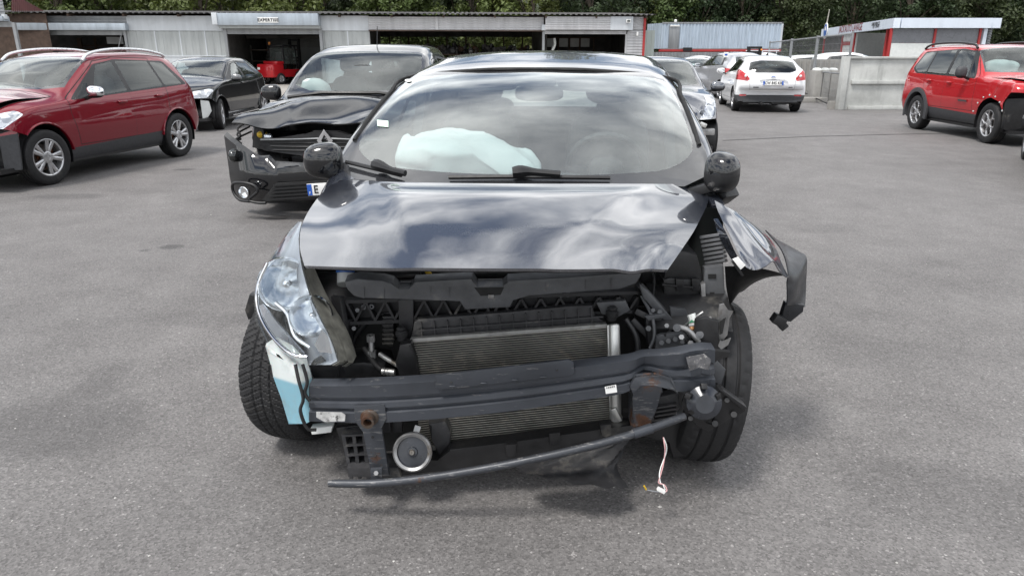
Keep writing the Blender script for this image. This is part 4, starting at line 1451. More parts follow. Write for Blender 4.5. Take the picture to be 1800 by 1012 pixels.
# mesh fence
pn, pf = G(1468, 193), Vector((12.35, 36, 0))
pn = Vector((9.62, 21.3, 0))
fe = thing('mesh_fence', 'grey wire mesh fence with steel posts in front of the car wash', 'fence', pn)
ht = 2.05
npz = 4
for i, f in enumerate((0, .30, .62, 1.0)):
    q = pn.lerp(pf, f)
    b = B(); cyl(b, q, q + Vector((0, 0, ht + .06)), .05 if i in (1, 2) else .035, 10); obj('post', b, M['galv'], fe, True)
b = B(); tube(b, [pn + Vector((0, 0, ht)), pf + Vector((0, 0, ht))], .025, 8); obj('top_rail', b, M['galv'], fe, True)
b = B(); tube(b, [pn + Vector((0, 0, .95)), pn.lerp(pf, .30) + Vector((0, 0, .95))], .022, 8); obj('middle_rail', b, M['galv'], fe, True)
b = B()
L = (pf - pn).length
for k in range(int(L / .16)):
    q = pn + (pf - pn) * (k * .16 / L); bar(b, q + Vector((0, 0, .1)), q + Vector((0, 0, ht)), .005, .005, (0, 1, 0))
for k in range(11):
    z = .1 + k * .19; bar(b, pn + Vector((0, 0, z)), pf + Vector((0, 0, z)), .006, .006)
o = obj('wire_mesh', b, M['galv'], fe, True, smooth=0); tag(o, kind='stuff')
b = B(); bar(b, G(1455, 192) + Vector((0, 0, .0)), G(1466, 192) + Vector((0, 0, 0)), .16, .22); bmesh.ops.translate(b, verts=b.verts[:], vec=(0, 0, .11)); o = obj('fence_foot', b, M['concrete2'], None); tag(o, 'dark concrete fence foot at the left end of the barrier wall', 'block')
b = B(); box(b, G(1433, 181) + Vector((0, .3, .08)), (.95, .3, .16), None, 0, .02); o = obj('kerb_block', b, M['concrete2'], None); tag(o, 'long low concrete block on the ground beside the white hatchback', 'block')
b = B(); tube(b, [G(1405, 172) + Vector((0, 0, .25)), G(1466, 190) + Vector((0, 0, .03))], .02, 8); o = obj('fallen_pole', b, M['plastic_clean'], None); tag(o, 'thin dark pole lying from the fence to its concrete foot', 'pole')
# small yard sign and posts
ys = thing('yard_sign', 'small white and blue sign on a post behind the silver people carrier', 'sign', (G(1282, 176).x, 26, 0))
YW = Wall((8, 26, 0), (12, 26, 0))
b = B(); bar(b, YW.p(YW.u(1280), 0, 0), YW.p(YW.u(1280), 1.5, 0), .04, .04, (0, 1, 0)); obj('post', b, M['galv'], ys, True)
YW.box('panel', (1275, 92, 1283, 101), .04, .03, M['paper'], ys); YW.box('blue_mark', (1276.5, 95, 1281.5, 98), .045, .01, M['plate_blue'], ys)

# ------------------------------------------------------------------ wooded slope
und = plain('undergrowth', (.030, .042, .018), .95, 0, .5, .6)
b = B()
rows = []
for y, z in ((50, 0), (58, .5), (70, 2), (90, 6), (120, 12), (170, 20), (230, 26)):
    rows.append([(x, y + (26 * max(0, min(1, (x - 6) / 8)) if y < 100 else 10 * max(0, min(1, (x - 6) / 8))) + 2 * math.sin(x * .1), z - .3 + (1.5 * math.sin(x * .07 + y * .05) if z > 1 else 0)) for x in range(-160, 190, 10)])
grid(b, rows)
o = obj('wooded_hill', b, und, smooth=60); tag(o, kind='structure')


def leaf_mat(name, c, tr=.5):
    t = NT(name)
    oi = t.n('ShaderNodeObjectInfo')
    v = t.coord()
    n = t.noise(v, 1.1, 3, .6); n2 = t.noise(v, 9.0, 2)
    a = t.ramp(n, [(.3, [x * .55 for x in c]), (.7, [x * 1.5 for x in c])])
    a = t.mix(.6, a, t.ramp(n2, [(.3, .6), (.7, 1.4)]), 'MULTIPLY')
    a = t.mix(t.ramp(oi.outputs['Random'], [(0, 0), (1, .55)]), a, (c[0] * 1.7, c[1] * 1.15, c[2] * .7))
    d = t.bsdf(a, .55)
    tl = t.n('ShaderNodeBsdfTranslucent'); t.l(a, tl.inputs[0])
    m = t.n('ShaderNodeMixShader'); m.inputs[0].default_value = .25
    t.l(d.outputs[0], m.inputs[1]); t.l(tl.outputs[0], m.inputs[2]); t.l(m.outputs[0], t.out.inputs['Surface'])
    return t.m


LEAF = [leaf_mat('leaf_mid', (.066, .108, .030)), leaf_mat('leaf_light', (.108, .148, .042)), leaf_mat('leaf_dark', (.034, .060, .023))]
BARK = plain('bark', (.075, .06, .045), .9, 0, .4, 6, .3)


def tree_meshes(seed, hgt, wid, low, kind):
    r = random.Random(seed)
    tb = B()
    pts = [Vector((r.uniform(-.1, .1) * i, r.uniform(-.1, .1) * i, hgt * .85 * i / 6)) for i in range(7)]
    tube(tb, pts, [.24 * (1 - i / 7.5) * hgt / 12 for i in range(7)], 8)
    clumps = []
    n = 62 if kind != 'conifer' else 90
    for i in range(n):
        if kind == 'conifer':
            f = (i + .5) / n; z = low + (hgt - low) * f; rr = wid * (1 - f) ** .85 * r.uniform(.45, 1.0)
            a = i * 2.4; c = Vector((rr * math.cos(a), rr * math.sin(a), z - rr * .25)); s = (.55 + .5 * (1 - f)) * wid / 2.4
        else:
            f = r.random() ** .8; z = low + (hgt - low) * f
            prof = math.sin(math.pi * min(1, (f * .82 + .17))) ** .7
            rr = wid * prof * math.sqrt(r.random()) * r.uniform(.75, 1.08); a = r.uniform(0, 6.283)
            c = Vector((rr * math.cos(a), rr * math.sin(a), z)); s = r.uniform(.55, 1.15) * wid / 3.2
        clumps.append((c, s))
        if i % 4 == 0:
            k = min(5, max(1, int(c.z / hgt * 6)))
            tube(tb, [pts[k - 1], pts[k].lerp(c, .5) - Vector((0, 0, .2)), c], [.07, .045, .015], 5)
    vs, fs = [], []
    for c, s in clumps:
        m = int(95 * (s / .8) ** 1.3) + 25
        for q in range(m):
            d = Vector((r.gauss(0, 1), r.gauss(0, 1), r.gauss(0, .75))).normalized() * (s * r.random() ** .45)
            p = c + d
            nrm = (d.normalized() + Vector((r.uniform(-.8, .8), r.uniform(-.8, .8), r.uniform(-.1, 1.1)))).normalized()
            sx, ux = frame_of(nrm); a = r.uniform(0, 6.28)
            e1 = sx * math.cos(a) + ux * math.sin(a); e2_ = nrm.cross(e1)
            l = r.uniform(.10, .21); w_ = l * (.62 if kind != 'conifer' else .4)
            i0 = len(vs)
            vs += [p - e1 * l, p - e2_ * w_ + nrm * .02, p + e1 * l - nrm * .03, p + e2_ * w_ + nrm * .02]
            fs.append((i0, i0 + 1, i0 + 2, i0 + 3))
    me = bpy.data.meshes.new('crown'); me.from_pydata([tuple(v) for v in vs], [], fs)
    return mesh_of(tb, BARK, 60, 'trunk'), me


KINDS_T = []
for sd_, hh, ww, lw, kd, lm_ in ((1, 12, 3.3, .6, 'leafy', 0), (2, 11, 3.6, .4, 'leafy', 1), (3, 13, 3.4, .8, 'leafy', 2), (4, 10, 3.2, .3, 'leafy', 0), (5, 14, 2.5, .5, 'conifer', 2), (6, 12, 3.8, .5, 'leafy', 2)):
    tm, cm = tree_meshes(sd_, hh, ww, lw, kd); cm.materials.append(LEAF[lm_]); KINDS_T.append((tm, cm, kd, lm_))


def tree(x, y, z, k, s, label=None, row=52):
    tm, cm, kd, lm_ = KINDS_T[k]
    px = 900 + 1250 * x / (y * .95)
    where = 'left of the red-roofed shed' if px < 0 else 'behind the left open bay' if px < 228 else 'behind the pale panels' if px < 390 else 'behind the forklift bay' if px < 566 else 'behind the long open bay' if px < 800 else 'behind the right part of the long bay' if px < 957 else 'behind the right-hand open bay' if px < 1132 else 'behind the container' if px < 1376 else 'behind the gap before the car wash' if px < 1437 else 'behind the car wash' if px < 1740 else 'right of the car wash'
    lab = label or ({('leafy', 0): 'mid green leafy tree', ('leafy', 1): 'pale green leafy tree', ('leafy', 2): 'dark green dense tree', ('conifer', 2): 'dark pointed conifer'}[(kd, lm_)] + ' ' + {52: 'in the front row', 59: 'in the second row', 69: 'in the third row', 82: 'at the back'}[row] + ' ' + where)
    root = thing('tree', lab, 'tree', (x, y, z), rnd.uniform(0, 6.28), None if label else 'trees of the wood behind the yard')
    root.scale = (s, s, s * rnd.uniform(.92, 1.1))
    link('trunk', tm, root); link('crown', cm, root)


for (y0, dx, z0, jit) in ((52, 3.7, 0, 1.5), (59, 4.2, .5, 2.2), (69, 4.8, 1.5, 3.0), (82, 6.0, 4.0, 3.0)):
    x = -62 - y0 * .1
    while x < 92:
        off = 27 * max(0, min(1, (x - 5) / 6)) if y0 < 80 else 18 * max(0, min(1, (x - 5) / 6))
        w_ = max(0, min(1, (x + 4) / 22))
        k = rnd.choice([0, 1, 3, 1, 0, 2]) if rnd.random() > w_ else rnd.choice([2, 5, 4, 2, 5, 0])
        tree(x + rnd.uniform(-jit, jit) * .5, y0 + off + rnd.uniform(-jit, jit), z0, k, rnd.uniform(.72, .98) * (1.0 if x < 5 else 1.2), row=y0)
        x += dx * rnd.uniform(.8, 1.2)
tree(31.6, 40.5, 0, 4, .62, 'bright green conifer at the right edge beside the car wash')

# ------------------------------------------------------------------ the wrecked grey car in front
MRZ = R(-7.0)
MC = thing('wrecked_car', 'dark grey hatchback with its whole front bumper torn off and a folded wing', 'car', (-0.02, 2.55, 0), MRZ)
rows = [  # s   zs   zb   ze   zt   wm   wb   we
    (0.00, .25, .60, .64, .66, .84, .80, .62),
    (0.15, .22, .74, .80, .84, .86, .82, .66),
    (0.50, .20, .82, .85, .88, .82, .79, .72),
    (0.95, .20, .88, .905, .94, .835, .80, .765),
    (1.14, .20, .945, .985, 1.045, .85, .815, .778),
    (1.40, .20, .985, 1.15, 1.20, .88, .845, .765),
    (1.75, .20, 1.00, 1.305, 1.347, .895, .868, .715),
    (1.98, .20, 1.00, 1.378, 1.410, .895, .868, .680),
    (2.30, .20, 1.01, 1.428, 1.462, .895, .868, .665),
    (2.80, .20, 1.02, 1.468, 1.508, .895, .868, .655),
    (3.30, .22, 1.04, 1.458, 1.500, .895, .86, .645),
    (3.75, .24, 1.06, 1.360, 1.450, .88, .83, .60),
    (3.93, .26, 1.04, 1.20, 1.30, .87, .80, .58),
    (4.07, .30, .90, .96, 1.00, .85, .77, .60)]
sk = Skin(rows, .85, nose=(.28, 1.0), tail=(.25, .6), roundk=3)
WSO = [(-.775, 1.23), (-.66, 1.13), (-.42, 1.075), (-.15, 1.06), (.15, 1.06), (.42, 1.075), (.66, 1.13), (.775, 1.23), (.680, 2.03), (.3, 1.985), (-.3, 1.985), (-.680, 2.03)]
WS = rounded([(-.715, 1.31), (-.60, 1.20), (-.38, 1.145), (-.13, 1.12), (.13, 1.12), (.38, 1.145), (.60, 1.20), (.715, 1.31), (.635, 1.94), (.3, 1.915), (-.3, 1.915), (-.635, 1.94)], .10, 4)


def hull(P):
    P = sorted(set(P))
    def half(Q):
        h = []
        for p in Q:
            while len(h) > 1 and (h[-1][0] - h[-2][0]) * (p[1] - h[-2][1]) - (h[-1][1] - h[-2][1]) * (p[0] - h[-2][0]) <= 0: h.pop()
            h.append(p)
        return h[:-1]
    return half(P) + half(P[::-1])


sk.carve('frit_band', hull(WSO), 'top', zlim=(.95, 1.5))
sk.carve('windscreen', hull(WS), 'top', only=('frit_band',), zlim=(.95, 1.5))
# everything ahead of the scuttle has gone or is built below, except the right-hand wing
sk.carve('cut', [(-.735, -1), (.735, -1), (.735, 1.135), (-.735, 1.135)], 'top', zlim=(.1, 1.2))
sk.carve('cut', [(-1.0, -1), (1.2, -1), (1.2, 1.20), (.70, 1.20), (-.6, .0)], 'top', zlim=(.1, 1.2))
sk.carve('cut', [(-1, -.1), (.74, -.1), (.74, 1.3), (-1, 1.3)], 'side')
sk.both('cut', pts_circle(.85, .31, .355), joint=True)
sk.both('cut', pts_circle(3.465, .31, .35), joint=True)
for s in (1, -1):
    sk.carve('window_trim', rounded([(1.60, 1.02), (3.1, 1.05), (2.95, 1.40), (2.25, 1.375), (1.95, 1.30)], .05), 'side', sgn=s)
    sk.carve('side_window', rounded([(1.72, 1.04), (2.33, 1.055), (2.33, 1.355), (2.1, 1.325)], .04), 'side', sgn=s, only=('window_trim',))
    sk.carve('side_window', rounded([(2.42, 1.06), (3.04, 1.07), (2.92, 1.375), (2.42, 1.365)], .04), 'side', sgn=s, only=('window_trim',))
sk.panel('door', [(1.42, 1.0), (1.36, .80), (1.42, .34), (2.36, .34), (2.37, 1.40), (2.1, 1.38), (1.72, 1.22)])
sk.panel('door', [(2.372, 1.42), (2.366, .34), (2.95, .34), (3.14, .62), (3.20, 1.06), (3.05, 1.43)])
sk.carve('rear_window', rounded([(-.56, 1.10), (.56, 1.10), (.46, 1.37), (-.46, 1.37)], .08), 'front', ylim=(3.5, 4.2), zlim=(1, 1.5))
PM = sk.split(MC, dict(body=M['grey_paint'], door=M['grey_paint'], frit_band=M['frit'], windscreen=M['screen_glass'], window_trim=M['seal'], side_window=M['glass'], rear_window=M['glass'], seal=M['seal']))
# black seal along the top and sides of the windscreen
from mathutils.bvhtree import BVHTree
_bv = BVHTree.FromBMesh((lambda b: (b.from_mesh([c for c in bpy.data.objects if c.name == 'frit_band'][0].data), b)[1])(B()))
_bw = BVHTree.FromBMesh((lambda b: (b.from_mesh([c for c in bpy.data.objects if c.name == 'body' and c.parent == MC][0].data), b)[1])(B()))
b = B()
P = []
for x, s_ in [(-.76, 1.36), (-.738, 1.55), (-.712, 1.78), (-.682, 2.02), (-.30, 1.985), (0, 1.985), (.30, 1.985), (.682, 2.02), (.712, 1.78), (.738, 1.55), (.76, 1.36)]:
    h = _bv.ray_cast(Vector((x * .968, s_ - .85, 2.5)), Vector((0, 0, -1)))
    if h[0] is None: h = _bw.ray_cast(Vector((x * .968, s_ - .85, 2.5)), Vector((0, 0, -1)))
    if h[0] is not None: P.append(h[0] + Vector((0, 0, .004)))
tube(b, cr_spline(P, 6), .009, 6); obj('screen_seal', b, M['seal'], MC, smooth=60)
for s in (1, -1):
    d0 = PM['door|%d' % s]
    for y_, z_ in ((1.30, .90), (2.10, .93)):
        b = B(); soft(b, (s * .885, y_, z_), (.035, .18, .035), 3); obj('handle', b, M['grey_paint'], d0, smooth=60)
cabin(MC, 1.28, .70, zf=.36, zd=.97, yc=.42)
for s in (1, -1):                                   # sun visors and headliner
    b = B(); soft(b, (s * .30, 1.28, 1.335), (.40, .17, .025), 4, Matrix.Rotation(R(16), 3, 'X')); obj('sun_visor', b, M['headliner'], MC, smooth=60)
b = B(); grid(b, [[(x, y, z - .10 * (abs(x) / .6) ** 3) for x in np.linspace(-.56, .56, 9)] for y, z in ((1.18, 1.372), (1.5, 1.425), (2.0, 1.465), (2.6, 1.465))]); obj('headliner', b, M['headliner'], MC)
b = B(); soft(b, (.02, 1.10, 1.30), (.24, .05, .075), 3.5); cyl(b, (.02, 1.10, 1.31), (.02, 1.12, 1.37), .012); obj('interior_mirror', b, M['dash'], MC, smooth=60)
b = B(); box(b, (0, 1.11, 1.352), (.20, .12, .035), None, 0, .01); obj('sensor_cover', b, M['dash'], MC)
for s in (-1, 1):                                   # pillars between the doors, seen through the screen
    b = B(); bar(b, (s * .80, 1.50, .4), (s * .66, 1.55, 1.36), .05, .10, (0, 1, 0)); obj('door_pillar', b, M['interior'], MC)
# inflated airbag: a crumpled cushion lying on the dashboard
AB = link('airbag', None)
bm = B()
def abag(q): return q
soft(bm, (0, 0, 0), (.66, .34, .24), 3.4, None, 60, 36)
from mathutils import noise as mnoise
for v in bm.verts:                                   # limp cloth: ridged folds that run across it
    p = v.co.copy()
    q = Vector((p.x * 5 + p.y * 3, p.y * 4 - p.x * 1.5, p.z * 4))
    rid = 1 - abs(mnoise.noise(q)) * 2.2
    rid2 = 1 - abs(mnoise.noise(q * 2.3 + Vector((3, 1, 7)))) * 2.0
    v.co.z += .040 * (rid - .5) + .020 * (rid2 - .5)
    v.co.y += .018 * (rid2 - .5); v.co.x += .016 * (rid - .5)
    v.co.z -= .26 * max(0, p.x) ** 1.4 + .12 * max(0, -p.x - .15)
    if p.z < 0: v.co.z *= .6
    elif v.co.z > .075: v.co.z = .075 + (v.co.z - .075) * .6
bpy.data.objects.remove(AB)
o = obj('airbag', bm, M['airbag'], MC, smooth=80, loc=(-.235, .60, 1.035), rot=(R(8), R(5), R(10)))
b = B()
pts = [(-.27 + .05 * k, -.10 + .05 * math.sin(k * .9), .12 + .012 * math.sin(k)) for k in range(11)]
b.free()
# screen stickers
def screen_z(x, s): return None
def on_screen(px, py):
    """where the line of sight meets the windscreen"""
    d = ray(px, py)
    mi = base_matrix(MC).inverted()
    ob = [c for c in bpy.data.objects if c.parent == MC and c.name in ('windscreen', 'frit_band')]
    o_, d_ = mi @ EYE, (mi.to_3x3() @ d).normalized()
    best = None
    for c in ob:
        bm_ = B(); bm_.from_mesh(c.data)
        from mathutils.bvhtree import BVHTree
        h = BVHTree.FromBMesh(bm_).ray_cast(o_, d_)
        bm_.free()
        if h[0] is not None and (best is None or h[3] < best[3]): best = h
    if best is None:
        return D(px, py, 3.02), Vector((0, -.5, .85))
    return base_matrix(MC) @ best[0], (base_matrix(MC).to_3x3() @ best[1]).normalized()
def decal(name, px, mat, off=.004, parent=MC):
    b = B()
    P = []
    for x, y in px:
        p, n = on_screen(x, y)
        if n.dot(EYE - p) < 0: n = -n
        P.append(p + n * off)
    prism(b, P, (P[0] - EYE).normalized() * .002)
    return obj(name, b, mat, parent, True)
decal('parking_sticker', [(663, 212), (683, 214), (683, 225), (664, 223)], M['sticker'])
decal('screen_badge', [(718 + 6 * math.cos(a), 143 + 2.6 * math.sin(a)) for a in np.linspace(0, 5.6, 10)], M['paper'])
# wipers, lying on the screen
def wiper(blade, pivot, lift=.02):
    b = B()
    P = []
    for x, y in blade:
        p, n = on_screen(x, y)
        if n.dot(EYE - p) < 0: n = -n
        P.append(p + n * lift)
    tube(b, cr_spline(P, 4), [.009] * (4 * (len(P) - 1) + 1), 6)
    o = obj('wiper', b, M['plastic_clean'], MC, True)
    b = B()
    P = []
    for i, (x, y) in enumerate(pivot):
        p, n = on_screen(x, y)
        if n.dot(EYE - p) < 0: n = -n
        P.append(p + n * (lift + .016 - (.0 if i else 0)))
    tube(b, cr_spline(P, 4), [.013 + .012 * math.exp(-((i - 2) / 3.0) ** 2) for i in range(4 * (len(P) - 1) + 1)], 8)
    obj('wiper_arm', b, M['plastic_clean'], o, True)
wiper([(612, 291), (640, 298), (672, 306), (708, 315)], [(662, 301), (678, 306), (695, 312), (716, 317)])
wiper([(790, 317), (900, 316), (1000, 317), (1072, 318)], [(902, 314), (925, 312), (950, 314), (985, 317)], .016)
# door mirrors
mi = base_matrix(MC).inverted()
p = mi @ D(569, 282, 3.02); mirror_part(MC, p, -1, (.165, .15, .15), M['black_paint'], R(12), -.045)
p = mi @ D(1273, 303, 2.74); mirror_part(MC, p, 1, (.13, .16, .155), M['black_paint'], R(-38), -.01)
b = B(); bar(b, D(1262, 352, 2.80), D(1285, 335, 2.75), .08, .05, bev=.01); obj('mirror_base', b, M['plastic_clean'], MC, True)
# wheels: the near-side one turned outwards, the other knocked out of true
c = mi @ Vector((-.835, 2.63, .31)); wheel(MC, c, .31, .20, .215, (5, 'wide'), -1, R(-7), 2)
c = mi @ Vector((.722, 2.475, .31)); wheel(MC, c, .31, .20, .205, (5, 'wide'), 1, R(4), 1, camber=R(-0.0) + R(6))
for s in (1, -1): wheel(MC, (s * .76, 2.615, .31), .31, .20, .2, (5, 'wide'), s)
liner(MC, 2.615, .31, .33, .55, .86)
for s in (-1, 1):
    rr = [[(s * xo, .335 * math.cos(a) + 0, .31 + .36 * math.sin(a)) for xo in (.52, .80)] for a in np.linspace(.5, 2.25, 12)]
    b = B(); grid(b, rr); obj('wheel_liner', b, M['plastic'], MC)

# --- bonnet
hood_ctrl = [
    [(592, 314, .985), (700, 320, 1.03), (915, 323, 1.045), (1100, 323, 1.03), (1224, 324, .985)],
    [(557, 350, .950), (690, 352, 1.005), (900, 352, 1.022), (1090, 351, 1.005), (1246, 346, .958)],
    [(532, 392, .912), (672, 395, .965), (880, 397, .982), (1070, 399, .965), (1226, 395, .915)],
    [(527, 432, .875), (666, 437, .926), (872, 441, .943), (1050, 440, .925), (1201, 434, .876)],
    [(535, 467, .851), (671, 471, .898), (860, 473, .917), (1035, 473, .898), (1174, 472, .856)]]
ctrl = [[G(*q) for q in r] for r in hood_ctrl]
hg = bicubic(ctrl, 14, 12)
NU = len(hg[0])
for i, r in enumerate(hg):
    v = i / (len(hg) - 1)
    for j, p in enumerate(r):
        u = j / (NU - 1)
        def sstep(a, b_, x):
            t = min(1, max(0, (x - a) / (b_ - a))); return t * t * (3 - 2 * t)
        cl = .20 + .12 * v ** .6                               # the two pressed lines that run forward
        cr__ = .80 - .17 * v ** 1.2
        f = sstep(.0, .25, v)
        p.z += .011 * f * (1 - .8 * v ** 4) * (sstep(cl - .05, cl + .02, u) - sstep(cr__ - .03, cr__ + .05, u))
        p.z += .010 * math.exp(-((u - .93) / .05) ** 2 - ((v - .85) / .15) ** 2)   # crumpled corner
        p.z -= .012 * math.exp(-((u - .88) / .04) ** 2 - ((v - .9) / .2) ** 2)
        p.z += .004 * math.sin(u * 19 + v * 5) * sstep(.7, 1, u) * v
bm = B(); grid(bm, hg)
bmesh.ops.recalc_face_normals(bm, faces=bm.faces[:])
if sum(f.normal.z for f in bm.faces) < 0: bmesh.ops.reverse_faces(bm, faces=bm.faces[:])
ret = bmesh.ops.solidify(bm, geom=bm.faces[:], thickness=.010)
bonnet = obj('bonnet', bm, M['grey_paint'], MC, True, smooth=40, recalc=True)
b = B(); tube(b, [hg[-1][j] + Vector((0, .03, -.014)) for j in range(2, NU - 2, 2)], .006, 6); obj('bonnet_seal', b, M['seal'], bonnet, True)


def pp(pts, y=None):
    return [D(q[0], q[1], q[2] if len(q) > 2 else y) for q in pts]


def slab(name, pts, y, t, mat, parent=MC, bev=.004, holes=()):
    """plate whose outline the photo gives, standing at distance y, t thick towards the back"""
    b = B()
    prism(b, pp(pts, y), (0, t, 0), 0, bev)
    return obj(name, b, mat, parent, True, smooth=30)


# --- left headlamp
rowsL = [(390, 523, 531), (404, 509, 529), (420, 497, 528), (450, 476, 531), (472, 465, 535), (495, 454, 541), (515, 448.5, 547), (532, 446, 553), (565, 449, 569), (582, 456, 578), (600, 465, 586), (620, 481, 593), (634, 500, 597), (641, 514, 585)]
lens, back, edge = [], [], []
for i, (py, l, r_) in enumerate(rowsL):
    v = (py - 390) / 251.0
    yl, yr = 2.66 - .36 * v ** .8, 2.47 - .37 * v
    row, rb = [], []
    for k in range(13):
        u = k / 12
        x = l + (r_ - l) * u
        bul = .050 * math.sin(math.pi * u) ** 1.35
        y = yl + (yr - yl) * u - bul
        row.append(D(x, py, y))
        ins = 4 * min(1, (r_ - l) / 40); dp = .02 + .22 * min(1, max(.05, (r_ - l - 30) / 60))
        rb.append(D(l + ins + (r_ - l - 2 * ins) * u, py, y + .025 + dp * math.sin(math.pi * u) ** .7))
    lens.append(row); back.append(rb)
    edge.append((D(r_, py, yr), D(r_ + (4 + 20 * min(1, max(0, (py - 440)) / 120)), py + 2, yr + .05)))
lamp = obj('headlight', (lambda b: (grid(b, back), b)[1])(B()), M['lamp_back'], MC, True, smooth=60)
bm = B(); grid(bm, lens); obj('lens', bm, M['lens'], lamp, True, smooth=70)
bm = B()
for k, (a0, a1) in enumerate(((0, .30), (.34, .64), (.68, 1.0))):
    g = []
    for i, (a, c) in enumerate(edge):
        if i < 4: continue
        q0, q1 = a.lerp(c, a0), a.lerp(c, a1)
        off = Vector((0, .012 * (k % 2), 0))
        g.append([q0 + off, q0 - Vector((0, .006, 0)) + off, q1 - Vector((0, .006, 0)) + off, q1 + Vector((0, .05, 0))])
    grid(bm, g)
obj('lamp_housing', bm, M['lamp_edge'], lamp, True)
bm = B(); lamp_bowl(bm, D(500, 500, 2.42), (.12, -1, .25), .090, .08); obj('reflector_bowl', bm, M['reflector'], lamp, True, smooth=50)
bm = B(); lamp_bowl(bm, D(546, 556, 2.27), (.12, -1, .25), .068, .07); obj('reflector_bowl', bm, M['reflector'], lamp, True, smooth=50)
bm = B()
for pts in ([(470, 462), (452, 505), (455, 548), (478, 590), (512, 622), (540, 626)], [(484, 532), (505, 552), (518, 590), (545, 610)]):
    P = cr_spline([D(x, y, 2.40 - (y - 430) / 200 * .16 - .02) for x, y in pts], 4)
    tube(bm, P, .007, 6)
obj('chrome_trim', bm, M['chrome'], lamp, True, smooth=60)
bm = B(); prism(bm, pp([(452, 540), (470, 575), (500, 610), (535, 622), (520, 605), (490, 570), (462, 535)], 2.36), (0, .01, 0)); obj('bezel_strip', bm, M['lamp_silver'], lamp, True)
bm = B(); prism(bm, pp([(566, 578), (583, 600), (590, 622), (560, 618), (553, 606)], 2.215), (0, .012, 0)); obj('indicator', bm, M['reflector'], lamp, True)
bm = B(); soft(bm, D(577, 605, 2.225), (.014, .014, .026), 2.5); obj('indicator_bulb', bm, M['amber'], lamp, True)
slab('wing_edge', [(446, 520), (449, 560), (436, 562), (430, 545), (438, 518)], 2.52, .05, M['plastic'])

# --- washer tank
TK = [(464, 606, 2.28), (486, 628, 2.25), (517, 642, 2.23), (530, 690, 2.20), (549, 740, 2.18), (536, 746, 2.18), (506, 747, 2.22), (494, 700, 2.26), (485, 661, 2.27), (474, 642, 2.28)]
bm = B(); prism(bm, pp(TK), (.03, .06, .01), 0, .012); tank = obj('washer_tank', bm, M['tank'], MC, True, smooth=50)
for k, pts in enumerate(([(519, 640, 2.19), (525, 668, 2.17), (533, 700, 2.15), (528, 722, 2.14), (540, 752, 2.14), (556, 755, 2.15)], [(532, 640, 2.21), (540, 670, 2.18), (536, 690, 2.16), (545, 705, 2.15)], [(545, 645, 2.36), (552, 672, 2.3)])):
    bm = B(); tube(bm, cr_spline(pp(pts), 5), .006, 6); obj('hose', bm, M['rubber'], MC, True, smooth=60)
slab('tank_foot', [(545, 754), (585, 748), (582, 760), (548, 764)], 2.19, .04, M['white_plastic'], tank)

# --- bumper beam: a pressed channel, pushed up and torn at its right end
path = [(543, 676, 742, 2.17), (600, 676, 744, 2.12), (660, 674, 745, 2.09), (765, 668, 738, 2.07), (900, 656, 724, 2.06), (1010, 644, 707, 2.06), (1095, 634, 693, 2.06), (1135, 628, 676, 2.065), (1190, 620, 689, 2.08), (1235, 612, 688, 2.10), (1257, 613, 686, 2.12)]
prof = [(.00, .05), (.0, .012), (.03, 0), (.34, .002), (.38, .014), (.44, .014), (.48, .002), (.60, .0), (.64, .012), (.69, .012), (.73, .0), (.97, .0), (1.0, .012), (1.0, .05)]
rows = []
ptop = cr_spline([D(a, t, y) for a, t, b_, y in path], 4); pbot = cr_spline([D(a, b_, y) for a, t, b_, y in path], 4)
for i, (a, c) in enumerate(zip(ptop, pbot)):
    dent = .03 * math.exp(-((i - 28) / 1.6) ** 2)
    wob = (.008 * math.sin(i * 1.7)) if i > 30 else 0
    rows.append([a.lerp(c, f) + Vector((0, d + wob * math.sin(f * 9) + dent * (.5 + f), 0)) for f, d in prof])
bm = B(); grid(bm, rows)
rip = []
for f in bm.faces:                                       # the tear
    q = f.calc_center_median(); 
    for X in (f,):
        i = 0
tear = [D(1105, 690, 2.06), D(1128, 655, 2.06), D(1185, 660, 2.07), D(1192, 700, 2.08), D(1110, 702, 2.06)]
tx0, tx1 = D(1112, 670, 2.06).x, D(1182, 670, 2.07).x
for f in list(bm.faces):
    q = f.calc_center_median()
    zt_ = D(1150, 662, 2.07).z + .012 * math.sin(q.x * 70)
    if tx0 < q.x < tx1 and q.z < zt_: rip.append(f)
bmesh.ops.delete(bm, geom=rip, context='FACES')
bmesh.ops.recalc_face_normals(bm, faces=bm.faces[:])
bmesh.ops.solidify(bm, geom=bm.faces[:], thickness=.0035)
beam = obj('bumper_beam', bm, M['beam'], MC, True, smooth=30)
bm = B(); prism(bm, pp([(1106, 676), (1118, 660), (1150, 656), (1180, 666), (1190, 690), (1180, 684), (1150, 672), (1125, 676), (1112, 692)], 2.058), (0, .012, 0), 0, .002)
for v in bm.verts: v.co += Vector((rnd.uniform(-.004, .004), rnd.uniform(-.01, .004), rnd.uniform(-.004, .004)))
obj('torn_flange', bm, M['beam_rusty'], beam, True)
slab('beam_plate', [(765, 660), (1000, 632), (1008, 636), (1010, 656), (1000, 661), (775, 685), (766, 682)], 2.052, .012, M['beam'], beam, .003)
for x in (795, 850, 905, 955):
    bm = B(); soft(bm, D(x, 681 - (x - 775) * .105, 2.05), (.022, .006, .005), 2.5); obj('weld', bm, M['beam'], beam, True)
bm = B(); cyl(bm, D(793, 671, 2.051), D(793, 671, 2.053), .004, 10); cyl(bm, D(979, 650, 2.051), D(979, 650, 2.053), .004, 10); obj('bolt_hole', bm, M['seal'], beam, True)
st = slab('label_sticker', [(1063, 680), (1083, 676), (1085, 689), (1065, 692)], 2.046, .002, M['paper'], beam, 0)
bm = B()
